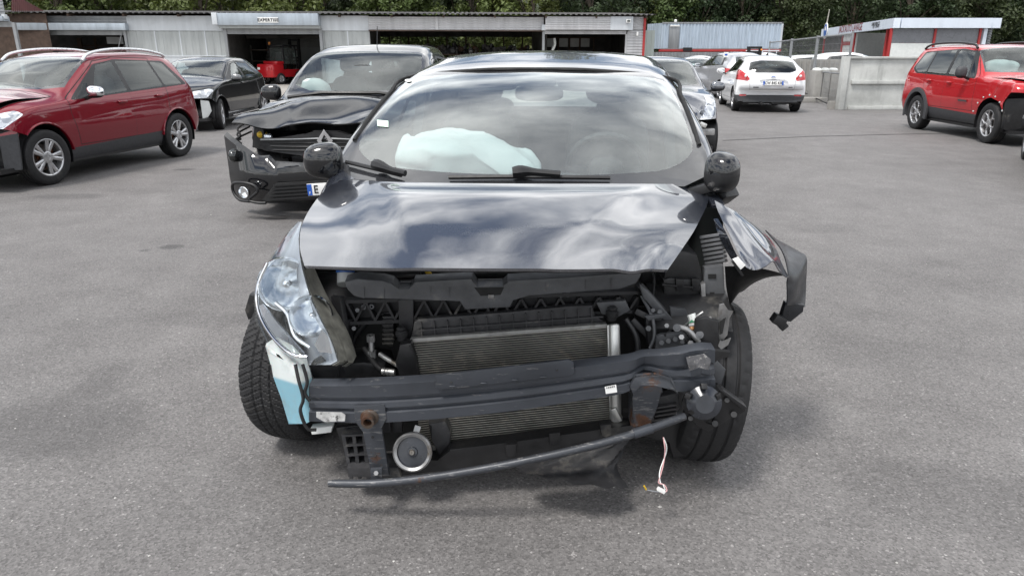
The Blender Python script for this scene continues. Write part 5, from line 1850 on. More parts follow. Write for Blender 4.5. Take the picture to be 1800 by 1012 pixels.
for k in range(14):
    x = 1066 + k * 1.15
    if k % 3 == 1: continue
    prism(bm, pp([(x, 683.0 - (x - 1066) * .2), (x + .7, 682.8 - (x - 1066) * .2), (x + .7, 679.2 - (x - 1066) * .2 + .6), (x, 679.4 - (x - 1066) * .2 + .6)], 2.0445), (0, .0008, 0))
obj('bar_print', bm, M['ink'], st, True)
p = D(1075, 687, 2.0445); text('A', .011, M['ink'], st, mi @ p, (R(80), R(-9), 0), 'lettering', extrude=.0004)
slab('scuff_patch', [(556, 724), (600, 725), (607, 729), (606, 740), (570, 741), (556, 733)], 2.098, .003, plain('scuff', (.5, .5, .49), .5, 0, .3, 40, dirt=((.05, .05, .05), 60, .53)), beam, 0)
slab('beam_tab', [(1236, 612), (1250, 616), (1284, 618), (1280, 628), (1262, 632), (1252, 640)], 2.125, .02, M['plastic'], beam, .002)
slab('scuff_patch', [(1206, 628), (1238, 622), (1250, 632), (1246, 650), (1228, 646), (1212, 652)], 2.072, .003, plain('scuff_end', (.10, .10, .105), .5, 0, .5, 50, dirt=((.38, .37, .35), 55, .55)), beam, 0)
# towing bracket under the beam
bk = slab('tow_bracket', [(622, 714), (676, 711), (680, 738), (668, 752), (686, 836), (652, 838), (640, 758), (624, 742)], 2.082, .014, M['beam_rusty'], MC, .004)
bm = B(); lathe(bm, [(-.030, .014), (-.030, .021), (.0, .021), (.004, .030), (.010, .030), (.010, .014)], D(649, 735, 2.075), (0, 1, 0), 24, True); obj('tow_socket', bm, M['rust'], bk, True)
for a in ((655, 768), (659, 800)):
    bm = B(); cyl(bm, D(*a, 2.079), D(*a, 2.084), .0045, 10); obj('bolt_hole', bm, M['seal'], bk, True)
slab('clip', [(651, 824), (671, 823), (672, 842), (667, 856), (652, 856)], 2.045, .012, M['beam_rusty'], bk, .003)
bm = B(); cyl(bm, D(661, 831, 2.036), D(661, 831, 2.05), .008, 6); obj('bolt', bm, M['bare_metal'], bk, True)
# lower tube
TP = [(578, 849, 2.03), (655, 849, 2.015), (740, 841, 2.00), (830, 827, 1.99), (930, 808, 1.99), (1040, 783, 2.01), (1130, 757, 2.04), (1204, 731, 2.08)]
P = cr_spline(pp(TP), 5)
bm = B(); tube(bm, P, [.0115] + [.0135] * (len(P) - 2) + [.0125], 14); tb = obj('lower_tube', bm, M['beam_rusty'], MC, True, smooth=50)
bm = B(); tube(bm, [P[29], P[31]], .0165, 14); obj('tube_sleeve', bm, M['beam'], tb, True, smooth=50)

# --- condenser: many thin tubes between two headers
Cq = [D(722, 600, 2.30), D(1066, 574, 2.30), D(1072, 752, 2.22), D(790, 786, 2.22)]
TL, TR, BR, BL = Cq
BL = D(740, 786, 2.22)
cond = obj('condenser', (lambda b: (prism(b, [q + Vector((0, .012, 0)) for q in (TL, TR, BR, BL)], (0, .012, 0)), b)[1])(B()), M['seal'], MC, True)
bm = B()
for k in range(46):
    f = (k + .5) / 46
    bar(bm, TL.lerp(BL, f), TR.lerp(BR, f), .010, .0026, (0, 0.2, 1))
o = obj('cooling_fins', bm, M['fins'], cond, True, smooth=0); tag(o, kind='stuff')
bm = B(); bar(bm, TL + Vector((0, .004, .006)), TR + Vector((0, .004, .006)), .02, .012); bar(bm, BL - Vector((0, -.004, .006)), BR - Vector((0, -.004, .006)), .02, .014, bev=.002); obj('header_rail', bm, M['aluminium'], cond, True)
bm = B(); bar(bm, TR + Vector((.008, 0, .008)), BR + Vector((.008, 0, -.01)), .014, .02, (0, 1, 0), bev=.003); obj('side_tank', bm, M['aluminium'], cond, True)
bm = B()
a, c = D(1080, 570, 2.27), D(1083, 742, 2.19)
tube(bm, [a, a.lerp(c, .02), a.lerp(c, .97), c], [.0165, .0185, .0185, .014], 20)
lathe(bm, [(0, .0165), (-.002, .013), (.002, .011), (.003, .001)], a, a - c, 20)
obj('receiver_drier', bm, M['aluminium'], cond, True, smooth=50)
bm = B(); bar(bm, D(1078, 715, 2.19), D(1090, 738, 2.185), .03, .02, bev=.004); obj('drier_bracket', bm, M['aluminium'], cond, True)
# air guide above it
slab('air_guide', [(728, 566), (735, 561), (890, 549), (1005, 538), (1042, 536), (1044, 556), (1066, 566), (1066, 573), (900, 583), (722, 596)], 2.33, .03, M['dusty_plastic'], MC, .004)
bm = B()
for k in range(14):
    x = 740 + k * 23
    yb = 596 - (x - 722) * .067
    bar(bm, D(x, 563 - (x - 740) * .085 + 3, 2.325), D(x + 2, yb - 3, 2.322), .003, .012, (0, 1, 0))
bar(bm, D(735, 580, 2.322), D(1060, 556, 2.322), .006, .01, (0, 1, 0))
o = obj('guide_ribs', bm, M['dusty_plastic'], MC, True)
# left duct between condenser and lamp
slab('air_duct', [(702, 606), (722, 602), (732, 632), (740, 668), (705, 672), (694, 640)], 2.26, .06, M['plastic'], MC, .012)
slab('lower_duct', [(752, 745), (783, 740), (792, 760), (790, 790), (768, 806), (764, 772)], 2.19, .06, M['dusty_plastic'], MC, .010)

# --- slam panel (lock carrier) along the top
car_t = [(606, 496), (628, 490), (672, 494), (690, 498), (700, 510), (720, 510), (728, 496), (830, 490), (838, 506), (884, 505), (892, 494), (1000, 488), (1128, 478), (1126, 486), (1118, 498), (1090, 508), (930, 519), (900, 526), (898, 540), (816, 544), (810, 527), (640, 525), (622, 520), (610, 508)]
b = B(); prism(b, pp(car_t, 2.28), (0, .05, .012), 0, .004)
slam = obj('slam_panel', b, M['carrier'], MC, True, smooth=30)
b = B(); prism(b, pp([(834, 506), (886, 505), (880, 518), (845, 520)], 2.277), (0, .003, 0)); obj('latch_recess', b, M['seal'], slam, True)
b = B(); bar(b, D(858, 521, 2.274), D(868, 521, 2.274), .006, .012, bev=.001); obj('latch', b, M['bare_metal'], slam, True)
for x, y in ((640, 513), (675, 515), (757, 512), (790, 513), (960, 505), (1030, 500), (1075, 497)):
    b = B(); bar(b, D(x, y - 8, 2.278), D(x, y + 8, 2.278), .002, .003, (0, 1, 0)); obj('slam_rib', b, M['carrier'], slam, True)
# ribbed front frame behind it
bm = B()
def rib(a, c, w=.008, d=.035, y=2.37): bar(bm, D(*a, y), D(*c, y), d, w, (0, .02, 1))
xs = list(range(610, 1120, 34))
for i, x in enumerate(xs):
    if 716 < x < 736 or 1060 < x < 1075: continue
    y0 = 529 - (x - 610) * .02; y1 = 562 - (x - 610) * .035
    rib((x, y0), (x + 17, y1)); rib((x + 17, y1), (x + 34, y0))
rib((604, 528), (1120, 512), .012); rib((604, 566), (1110, 545), .012)
obj('frame_ribs', bm, M['truss'], MC, True)
slab('front_frame', [(590, 524), (1128, 506), (1120, 548), (604, 572)], 2.395, .01, M['truss'], MC, 0)
for a, c in (((593, 520), (612, 640)), ((612, 560), (600, 660)), ((1122, 500), (1205, 590)), ((1118, 545), (1150, 560)), ((1150, 545), (1205, 600)), ((1110, 560), (1150, 600)), ((1150, 600), (1140, 660))):
    bm = B(); bar(bm, D(*a, 2.36), D(*c, 2.34), .05, .022, (0, .2, 1), bev=.003); obj('brace', bm, M['truss'], MC, True)
slab('hinge_strut', [(1124, 500), (1140, 512), (1190, 570), (1215, 592), (1208, 602), (1175, 575), (1130, 522)], 2.30, .02, M['carrier'], MC, .004)
for x, y in ((639, 540), (653, 539), (986, 519), (998, 518)):
    bm = B(); lathe(bm, [(0, .004), (0, .009), (.02, .009), (.02, .004)], D(x, y, 2.355), (0, 1, 0), 14, True); obj('screw_boss', bm, M['carrier'], MC, True)
slab('frame_upright', [(700, 527), (728, 526), (726, 570), (722, 600), (702, 600)], 2.345, .04, M['truss'], MC, .004)
slab('ribbed_pillar', [(672, 556), (690, 556), (694, 600), (690, 610), (676, 606)], 2.36, .04, M['plastic'], MC, .004)
bm = B()
for k in range(6): bar(bm, D(673, 562 + k * 8, 2.355), D(692, 561 + k * 8, 2.355), .02, .006)
obj('pillar_ribs', bm, M['plastic'], MC, True)
# fan ring on the left
bm = B(); c0 = D(690, 640, 2.40)
ring = [c0 + Vector((math.cos(a) * .155, 0, math.sin(a) * .20)) for a in np.linspace(.6, 3.9, 24)]
tube(bm, ring, .011, 8); obj('fan_shroud_ring', bm, M['truss'], MC, True, smooth=60)
for x, y in ((706, 583), (1076, 548)):
    bm = B(); c0 = D(x, y, 2.31)
    lathe(bm, [(-.02, .001), (-.02, .012), (-.014, .018), (-.006, .014), (0, .022), (.012, .022), (.014, .016), (.03, .016)], c0, (0, .1, -1), 18); obj('rubber_mount', bm, M['rubber'], MC, True, smooth=40)
slab('mount_bracket', [(1048, 532), (1100, 528), (1108, 545), (1082, 560), (1058, 552)], 2.335, .03, M['carrier'], MC, .004)
# pipes
for pts, r, m in (([(652, 592, 2.36), (653, 610, 2.35), (655, 640, 2.34), (656, 672, 2.33)], .010, 'bare_metal'),
                  ([(668, 622, 2.33), (680, 630, 2.31), (700, 642, 2.28)], .009, 'aluminium'),
                  ([(640, 612, 2.36), (648, 622, 2.34), (660, 640, 2.32), (676, 652, 2.30), (690, 655, 2.29)], .010, 'rubber'),
                  ([(672, 652, 2.285), (694, 654, 2.275)], .0115, 'aluminium'),
                  ([(600, 600, 2.40), (625, 640, 2.38), (650, 690, 2.3)], .014, 'rubber'),
                  ([(735, 480, 2.5), (800, 484, 2.45), (900, 482, 2.45), (1000, 478, 2.45), (1100, 470, 2.5)], .014, 'rubber'),
                  ([(640, 480, 2.5), (690, 484, 2.45), (740, 482, 2.45)], .016, 'plastic')):
    bm = B(); tube(bm, cr_spline(pp(pts), 5), r, 10); obj('pipe', bm, M[m], MC, True, smooth=60)
for k in range(3):
    bm = B(); lathe(bm, [(-.004, .010), (-.003, .014), (.003, .014), (.004, .010)], D(676 + k * 6, 652.5 + k, 2.28), (1, -.1, 0), 12); obj('pipe_collar', bm, M['bare_metal'], MC, True)
for p_, q_ in ((D(652, 594, 2.355), .016), (D(654, 622, 2.34), .016)):
    bm = B(); lathe(bm, [(-.012, .012), (-.012, q_), (.012, q_), (.012, .012)], p_, (0, 0, 1), 6); obj('pipe_nut', bm, M['bare_metal'], MC, True)
# engine bay behind
b = B(); box(b, (0, .62, .60), (1.40, .03, .74)); obj('firewall', b, M['plastic_clean'], MC)
b = B(); box(b, (-.05, .28, .48), (.80, .44, .48), None, 0, .05); box(b, (-.30, .12, .60), (.26, .22, .20), None, 0, .03); box(b, (.2, .16, .66), (.36, .2, .12), None, 0, .03)
for k in range(5): box(b, (-.30 + .0 * k, .0, .52 + k * .035), (.22, .06, .012), None, 0, .004)
obj('engine_block', b, M['plastic'], MC)
b = B(); box(b, (0, .42, .19), (1.20, .95, .02)); obj('under_tray', b, M['plastic_clean'], MC)
for s in (-1, 1):
    b = B(); box(b, (s * .53, .42, .52), (.05, .55, .62), None, 0, .01); obj('inner_wing', b, M['truss'], MC)
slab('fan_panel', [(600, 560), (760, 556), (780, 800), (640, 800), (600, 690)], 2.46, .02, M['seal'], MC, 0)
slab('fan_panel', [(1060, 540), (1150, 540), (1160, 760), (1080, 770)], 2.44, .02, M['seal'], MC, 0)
# reservoir with a blue cap, dipstick
b = B(); cyl(b, D(607, 478, 2.50), D(607, 500, 2.47), .030, 16); o = obj('fluid_reservoir', b, M['white_plastic'], MC, True, smooth=40)
b = B(); cyl(b, D(607, 472, 2.50), D(607, 479, 2.495), .034, 16); obj('reservoir_cap', b, M['blue_cap'], o, True, smooth=40)
b = B(); tube(b, pp([(750, 476, 2.46), (755, 482, 2.45), (758, 493, 2.44)]), .009, 8); obj('dipstick', b, M['yellow'], MC, True, smooth=50)

# --- right side: fuse box, strut tower, torn brackets
fb = slab('fuse_box', [(1166, 492), (1176, 488), (1230, 492), (1240, 500), (1228, 538), (1168, 534)], 2.42, .16, M['plastic_clean'], MC, .01)
slab('fuse_box_lid', [(1172, 462), (1196, 440), (1226, 448), (1238, 494), (1228, 498), (1166, 492)], 2.43, .15, M['plastic'], fb, .012)
for x in (1195, 1223): slab('box_clip', [(x - 7, 490), (x + 8, 491), (x + 7, 512), (x - 6, 511)], 2.405, .015, M['plastic_clean'], fb, .003)
slab('box_rib', [(1164, 499), (1236, 505), (1236, 509), (1164, 503)], 2.405, .02, M['plastic_clean'], fb, .002)
bm = B()
for k in range(7):                                        # crumpled air filter pleats
    a, c = D(1233 + k * 4, 415 + k * 2, 2.52), D(1240 + k * 6, 465 - k * 1, 2.44)
    bar(bm, D(1232 + k * 1.5, 418 + k * 7.5, 2.50), D(1272 + k * .8, 412 + k * 7.5, 2.47), .05, .012, (0, .3, 1), bev=.003)
obj('pleated_duct', bm, M['carrier'], MC, True)
slab('strut_bracket', [(1238, 470), (1272, 466), (1274, 520), (1268, 562), (1240, 562), (1236, 510)], 2.42, .03, M['carrier'], MC, .004)
for x, y, w_ in ((1252, 486, 14), (1252, 518, 8), (1251, 540, 10)): slab('bracket_hole', [(x - w_ / 2, y - 4), (x + w_ / 2, y - 4), (x + w_ / 2, y + 4), (x - w_ / 2, y + 4)], 2.417, .004, M['seal'], MC, 0)
slab('bracket_fold', [(1232, 500), (1240, 498), (1242, 560), (1236, 566)], 2.40, .05, M['bare_metal'], MC, .003)
mp_ = slab('mount_plate', [(1154, 592), (1162, 588), (1200, 584), (1208, 590), (1222, 612), (1160, 622), (1152, 612)], 2.24, .02, M['carrier'], MC, .006)
for x, y in ((1163, 602), (1175, 599), (1187, 596), (1200, 600)):
    bm = B(); cyl(bm, D(x, y, 2.228), D(x, y, 2.242), .009, 6); obj('bolt', bm, M['carrier'], mp_, True)
slab('crumpled_panel', [(1135, 560), (1165, 556), (1215, 590), (1228, 612), (1150, 632), (1138, 600)], 2.30, .03, M['truss'], MC, .006)
for pts, r in (([(1190, 574, 2.22), (1210, 580, 2.21), (1222, 592, 2.20), (1228, 600, 2.20)], .010), ([(1212, 572, 2.22), (1232, 568, 2.21), (1250, 560, 2.22)], .009)):
    bm = B(); tube(bm, cr_spline(pp(pts), 4), r, 8); obj('link_arm', bm, M['bare_metal'], MC, True, smooth=50)
for x, y in ((1190, 576), (1230, 588)):
    bm = B(); cyl(bm, D(x, y, 2.19), D(x, y, 2.215), .013, 12); cyl(bm, D(x, y, 2.185), D(x, y, 2.192), .006, 6); obj('ball_joint', bm, M['carrier'], MC, True)
bm = B(); tube(bm, pp([(1215, 552, 2.25), (1219, 564, 2.24)]), .014, 8); obj('plug', bm, M['white_plastic'], MC, True)
bm = B(); tube(bm, pp([(1214, 564, 2.24), (1222, 572, 2.23)]), .013, 8); obj('plug', bm, M['green_plug'], MC, True)
bm = B(); soft(bm, D(1216, 577, 2.21), (.016, .016, .016), 2); obj('indicator_bulb', bm, M['amber'], MC, True)
tbk = [(1262, 532), (1270, 530), (1282, 548), (1292, 550), (1284, 562), (1276, 585), (1268, 610), (1262, 606), (1258, 570)]
bm = B(); prism(bm, pp(tbk, 2.22), (0, .006, 0), 0, .001)
for v in bm.verts: v.co.y += .02 * math.sin(v.co.z * 60)
obj('torn_bracket', bm, M['bare_metal'], MC, True)
slab('bracket_hole', [(1266, 565), (1276, 558), (1270, 586), (1265, 588)], 2.20, .003, M['seal'], MC, 0)
slab('torn_strip', [(1262, 608), (1266, 598), (1270, 600), (1285, 594), (1280, 606), (1268, 614)], 2.21, .006, M['bare_metal'], MC, 0)
for pts, r, m in (([(1128, 520, 2.33), (1146, 556, 2.28), (1150, 590, 2.26), (1142, 612, 2.25)], .006, 'carrier'),
                  ([(1205, 540, 2.36), (1188, 556, 2.32), (1180, 578, 2.28), (1168, 590, 2.24)], .005, 'rubber'),
                  ([(1228, 538, 2.36), (1236, 560, 2.30), (1226, 585, 2.26), (1205, 600, 2.22)], .006, 'rubber'),
                  ([(1100, 560, 2.32), (1118, 590, 2.30), (1122, 625, 2.28)], .011, 'plastic'),
                  ([(1142, 470, 2.45), (1150, 490, 2.40), (1148, 520, 2.36)], .004, 'rubber'),
                  ([(1200, 575, 2.26), (1222, 558, 2.24), (1236, 548, 2.24)], .005, 'bare_metal'),
                  ([(1090, 640, 2.2), (1104, 660, 2.2), (1128, 640, 2.22)], .007, 'rubber'),
                  ([(585, 520, 2.4), (600, 545, 2.36), (596, 580, 2.34), (610, 620, 2.32)], .007, 'rubber')):
    bm = B(); tube(bm, cr_spline(pp(pts), 5), r, 8); obj('cable', bm, M[m], MC, True, smooth=60)
for x, y, d_, r_, m in ((1140, 577, 2.29, .010, 'carrier'), (1172, 572, 2.26, .008, 'bare_metal'), (1198, 592, 2.20, .009, 'bare_metal'), (1214, 603, 2.19, .010, 'carrier'), (1148, 545, 2.29, .008, 'carrier'), (1243, 575, 2.36, .008, 'bare_metal'), (1160, 548, 2.30, .009, 'carrier'), (628, 545, 2.35, .008, 'carrier'), (622, 577, 2.35, .008, 'carrier')):
    bm = B(); cyl(bm, D(x, y, d_ - .02), D(x, y, d_), r_, 6); obj('bolt', bm, M[m], MC, True)
slab('folded_edge', [(1133, 556), (1168, 551), (1172, 556), (1140, 563)], 2.27, .02, M['carrier'], MC, .002)
slab('folded_edge', [(1208, 586), (1230, 600), (1232, 612), (1222, 610)], 2.24, .03, M['carrier'], MC, .002)
slab('flat_bracket', [(1178, 540), (1206, 544), (1212, 560), (1196, 572), (1180, 560)], 2.31, .02, M['carrier'], MC, .003)
bm = B(); prism(bm, pp([(1222, 560), (1240, 556), (1262, 562), (1266, 600), (1262, 660), (1258, 700), (1226, 704), (1214, 650)], 2.20), (0, .02, 0), 0, .004)
for v in bm.verts: v.co.y += .015 * math.sin(v.co.z * 45 + v.co.x * 20)
obj('splash_shield', bm, M['plastic'], MC, True)
slab('splash_shield', [(1120, 748), (1200, 742), (1216, 770), (1206, 800), (1182, 806), (1178, 775), (1130, 768)], 2.26, .02, M['plastic_clean'], MC, .004)
slab('crushed_bracket', [(1222, 668), (1246, 662), (1262, 690), (1256, 700), (1230, 694)], 2.14, .03, M['plastic'], MC, .005)
slab('crushed_bracket', [(1240, 640), (1262, 636), (1276, 650), (1268, 676), (1250, 670)], 2.17, .02, M['carrier'], MC, .004)
# crash can behind the tear
slab('crash_can', [(1112, 676), (1140, 668), (1164, 680), (1166, 690), (1152, 712), (1146, 748), (1110, 752), (1116, 700)], 2.10, .08, M['beam_rusty'], MC, .008)
slab('ribbed_cover', [(1148, 700), (1192, 690), (1196, 716), (1180, 738), (1146, 742)], 2.16, .04, M['dusty_plastic'], MC, .006)
bm = B()
for k in range(4): bar(bm, D(1150, 714 + k * 7, 2.155), D(1188, 708 + k * 7, 2.155), .03, .006)
obj('cover_ribs', bm, M['dusty_plastic'], MC, True)
# fog lamp hanging in its broken bracket
fo = B(); lathe(fo, [(-.035, .001), (-.035, .040), (-.028, .046), (-.01, .048), (0, .056), (.03, .056), (.05, .03), (.05, .001)], D(1235, 704, 2.09), (-.1, -1, .25), 26)
for k in range(10):
    a = 2 * math.pi * k / 10
fog = obj('fog_lamp', fo, M['horn'], MC, True, smooth=35)
for k in range(5):
    a = 2 * math.pi * k / 5 + .3
    bm = B(); p = D(1235, 704, 2.055); bar(bm, p + Vector((math.cos(a) * .040, 0, math.sin(a) * .040)), p + Vector((math.cos(a) * .056, .01, math.sin(a) * .056)), .02, .02, (0, 1, 0), bev=.003); obj('lamp_lug', bm, M['plastic_clean'], fog, True)
slab('lamp_bracket', [(1203, 694), (1214, 700), (1222, 724), (1240, 744), (1262, 748), (1246, 758), (1230, 752), (1206, 728), (1198, 712)], 2.10, .012, M['plastic_clean'], fog, .003)
slab('lamp_bracket', [(1255, 690), (1268, 688), (1310, 716), (1312, 722), (1304, 726), (1280, 738), (1258, 752), (1252, 742), (1262, 722), (1270, 706)], 2.09, .012, M['plastic_clean'], fog, .003)
slab('bracket_edge', [(1266, 687), (1272, 686), (1313, 716), (1308, 722)], 2.07, .05, M['plastic_clean'], fog, .003)
for x, y, r_ in ((1290, 728, .010), (1278, 703, .008), (1257, 744, .010), (1214, 735, .008)):
    bm = B(); cyl(bm, D(x, y, 2.078), D(x, y, 2.10), r_, 12); obj('boss', bm, M['plastic'], fog, True)
# horn on the left
hn = B(); lathe(hn, [(.03, .001), (.03, .05), (.01, .062), (0, .0635), (-.006, .060), (-.004, .052), (.004, .050), (.002, .018), (-.004, .016), (-.006, .001)], D(725, 794, 2.09), (0.05, 1, -.35), 36)
horn = obj('horn', hn, M['horn'], MC, True, smooth=35)
bm = B(); lathe(bm, [(-.004, .052), (-.009, .0605), (-.004, .066), (.012, .066), (.012, .060)], D(725, 794, 2.09), (0.05, 1, -.35), 36); obj('horn_rim', bm, M['bare_metal'], horn, True, smooth=40)
bm = B(); lathe(bm, [(-.012, .001), (-.012, .008), (-.002, .012)], D(725, 794, 2.09), (0.05, 1, -.35), 12); obj('horn_nut', bm, M['bare_metal'], horn, True)
bm = B(); bar(bm, D(735, 748, 2.14), D(728, 770, 2.12), .02, .006, (0, 1, 0)); obj('horn_bracket', bm, M['bare_metal'], horn, True)
# lower left plastic grid and brackets
bm = B()
for k in range(5): bar(bm, D(604 + k * 4, 760 + k * 17, 2.17), D(648 + k * 3, 757 + k * 17, 2.17), .05, .006)
for k in range(3): bar(bm, D(606 + k * 18, 757, 2.175), D(620 + k * 15, 834, 2.175), .012, .05, (0, 1, 0))
obj('lower_grid', bm, M['dusty_plastic'], MC, True)
slab('lower_grid_back', [(590, 752), (650, 745), (665, 835), (615, 838), (606, 800)], 2.20, .02, M['plastic'], MC, .003)
slab('lower_shelf', [(610, 822), (700, 822), (705, 838), (612, 838)], 2.12, .10, M['dusty_plastic'], MC, .004)
slab('lower_crossmember', [(690, 800), (770, 812), (790, 790), (905, 776), (1075, 752), (1120, 746), (1120, 766), (1070, 776), (930, 802), (880, 806), (800, 826), (700, 836)], 2.14, .06, M['plastic'], MC, .006)
for x, y in ((898, 790), (975, 770), (1065, 755)):
    slab('mount_tab', [(x - 10, y - 8), (x + 10, y - 10), (x + 9, y + 10), (x, y + 14), (x - 8, y + 11)], 2.12, .03, M['plastic'], MC, .004)
slab('left_bracket_box', [(600, 640), (640, 636), (676, 642), (690, 676), (604, 682)], 2.32, .16, M['plastic'], MC, .014)
slab('left_flange', [(546, 640), (560, 632), (604, 640), (610, 672), (545, 678)], 2.32, .05, M['truss'], MC, .006)
for k in range(3):
    bm = B(); bar(bm, D(655 + k * 22, 690, 2.2), D(660 + k * 20, 758, 2.18), .03, .02, (0, 1, 0), bev=.003); obj('lower_bracket', bm, M['truss'], MC, True)
# torn undershield hanging down
US = [[(905, 822, 2.10), (1000, 790, 2.12), (1080, 770, 2.14), (1112, 760, 2.16)],
      [(930, 832, 2.04), (1010, 815, 2.08), (1075, 800, 2.10), (1098, 790, 2.14)],
      [(980, 843, 2.00), (1040, 838, 2.03), (1072, 832, 2.06), (1085, 820, 2.10)],
      [(1030, 852, 1.98), (1070, 856, 2.00), (1090, 856, 2.02), (1106, 860, 2.03)]]
g = bicubic([pp(r) for r in US], 6, 5)
for i, r in enumerate(g):
    for j, p in enumerate(r): p.y += .008 * math.sin(i * 1.3 + j * .8)
bm = B(); grid(bm, g); bmesh.ops.solidify(bm, geom=bm.faces[:], thickness=.004); obj('torn_undershield', bm, M['dusty_plastic'], MC, True, smooth=40)
# loose wires
w1 = cr_spline(pp([(1166, 768, 2.12), (1169, 790, 2.10), (1166, 815, 2.07), (1160, 838, 2.04), (1158, 848, 2.03), (1168, 852, 2.02), (1172, 862, 2.01), (1162, 866, 2.0)]), 5)
bm = B(); tube(bm, w1, .0022, 5); o = obj('loose_wire', bm, M['pink_wire'], MC, True, smooth=60)
bm = B(); tube(bm, [p + Vector((.006 * math.sin(i * .4), 0, 0)) for i, p in enumerate(w1[:-6])], .002, 5); obj('loose_wire', bm, M['white_plastic'], MC, True, smooth=60)
bm = B(); tube(bm, cr_spline(pp([(1158, 864, 2.0), (1145, 862, 2.0), (1136, 860, 2.0)]), 4), .0016, 5); obj('loose_wire', bm, M['lamp_silver'], MC, True)
bm = B(); tube(bm, pp([(1136, 860, 2.0), (1132, 853, 2.0)]), .003, 6); obj('wire_end', bm, M['yellow'], MC, True)
bm = B(); bar(bm, D(1156, 858, 2.0), D(1168, 864, 2.0), .012, .010); obj('wire_plug', bm, M['paper'], MC, True)

# --- right wing, folded outwards
WG = [[(1256, 352, 2.62), (1262, 372, 2.56), (1274, 400, 2.46), (1290, 432, 2.36), (1306, 466, 2.28)],
      [(1272, 360, 2.60), (1290, 385, 2.52), (1304, 415, 2.40), (1318, 445, 2.30), (1330, 467, 2.25)],
      [(1294, 372, 2.60), (1316, 395, 2.53), (1334, 425, 2.42), (1346, 452, 2.33), (1356, 472, 2.27)],
      [(1318, 388, 2.62), (1342, 408, 2.55), (1362, 432, 2.46), (1374, 458, 2.37), (1388, 482, 2.30)]]
g = bicubic([pp(r) for r in WG], 8, 8)
for i, r in enumerate(g):
    for j, p in enumerate(r):
        u, v = i / (len(g) - 1), j / (len(r) - 1)
        p.y -= .03 * math.sin(math.pi * u) * (1 - .3 * v); p.z += .012 * math.sin(u * 8 + v * 3) * v
        p.z += .02 * math.exp(-((u - .35 - .3 * v) / .10) ** 2) * v
bm = B(); grid(bm, g); bmesh.ops.recalc_face_normals(bm, faces=bm.faces[:]); bmesh.ops.solidify(bm, geom=bm.faces[:], thickness=.004)
wing = obj('torn_wing', bm, M['grey_paint'], MC, True, smooth=50)
tag(wing, 'crumpled right wing folded outwards')
WR = [[(1346, 404, 2.58), (1374, 440, 2.46), (1388, 482, 2.30), (1384, 500, 2.30), (1382, 535, 2.31)],
      [(1362, 418, 2.62), (1386, 436, 2.52), (1402, 470, 2.40), (1402, 505, 2.36), (1400, 538, 2.34)],
      [(1372, 424, 2.66), (1402, 440, 2.58), (1418, 454, 2.50), (1419, 500, 2.44), (1414, 538, 2.40)]]
g = bicubic([pp(r) for r in WR], 6, 5)
for i, r in enumerate(g):
    for j, p in enumerate(r): p.y -= .010 * math.sin(i * .5 + j * .35)
bm = B(); grid(bm, g); bmesh.ops.recalc_face_normals(bm, faces=bm.faces[:]); bmesh.ops.solidify(bm, geom=bm.faces[:], thickness=.004)
obj('wing_flap', bm, M['flap'], wing, True, smooth=40)
WF = [[(1254, 384, 2.52), (1262, 410, 2.46), (1276, 440, 2.40), (1290, 462, 2.34), (1302, 476, 2.30)],
      [(1262, 384, 2.50), (1276, 408, 2.43), (1290, 438, 2.36), (1302, 460, 2.30), (1312, 474, 2.26)]]
bm = B(); grid(bm, bicubic([pp(r) for r in WF], 4, 3)); bmesh.ops.solidify(bm, geom=bm.faces[:], thickness=.004); obj('wing_flange', bm, M['grey_paint'], wing, True)
slab('flange_tab', [(1288, 456), (1298, 452), (1311, 466), (1302, 474)], 2.25, .006, M['paper'], wing, .001)
slab('flange_tab', [(1286, 460), (1292, 458), (1308, 484), (1304, 486)], 2.27, .01, M['plastic_clean'], wing, .001)
LN = [[(1274, 468, 2.40), (1276, 500, 2.40), (1280, 524, 2.40), (1284, 534, 2.38)],
      [(1308, 468, 2.34), (1300, 490, 2.36), (1294, 510, 2.38), (1288, 530, 2.38)],
      [(1350, 474, 2.34), (1336, 486, 2.38), (1316, 500, 2.42), (1298, 516, 2.44)],
      [(1386, 484, 2.34), (1352, 487, 2.42), (1326, 497, 2.48), (1306, 512, 2.52)]]
bm = B(); grid(bm, bicubic([pp(r) for r in LN], 5, 5)); bmesh.ops.solidify(bm, geom=bm.faces[:], thickness=.004); obj('arch_liner', bm, M['plastic_clean'], wing, True)
bm = B()
prism(bm, pp([(1382, 532), (1414, 536), (1412, 548), (1390, 566), (1372, 562)], 2.36), (0, .03, 0), 0, .004)
obj('wing_tip', bm, M['flap'], wing, True)
bm = B(); box(bm, D(1368, 562, 2.34), (.045, .04, .035), Matrix.Rotation(.5, 3, 'Y'), 0, .006); box(bm, D(1376, 572, 2.34), (.02, .03, .03), Matrix.Rotation(.8, 3, 'Y'), 0, .004); obj('broken_clip', bm, M['plastic_clean'], wing, True)
bm = B(); bar(bm, D(1240, 330, 2.85), D(1262, 362, 2.66), .05, .02, bev=.004); bar(bm, D(1248, 300, 2.95), D(1252, 360, 2.72), .04, .03, bev=.004); obj('pillar_foot', bm, M['grey_paint'], MC, True)

# ------------------------------------------------------------------ the other cars
def place_by_wheels(f, r, side, wb, half, zf=0):
    """front axle midpoint and heading from the contact points of the two wheels on the visible side (side +1: the car's left)"""
    a, c = G(*f), G(*r)
    h = (a - c).normalized()
    left = Vector((0, 0, 1)).cross(h)
    mid = (a + c) / 2 + h * wb / 2 - left * side * half
    return (mid.x, mid.y, 0), math.atan2(h.x, -h.y), (a - c).length


def roof_rail(root, pts, r, mat, name='roof_rail'):
    b = B()
    P = cr_spline(pts, 6)
    tube(b, P, r, 8)
    return obj(name, b, mat, root, smooth=60)


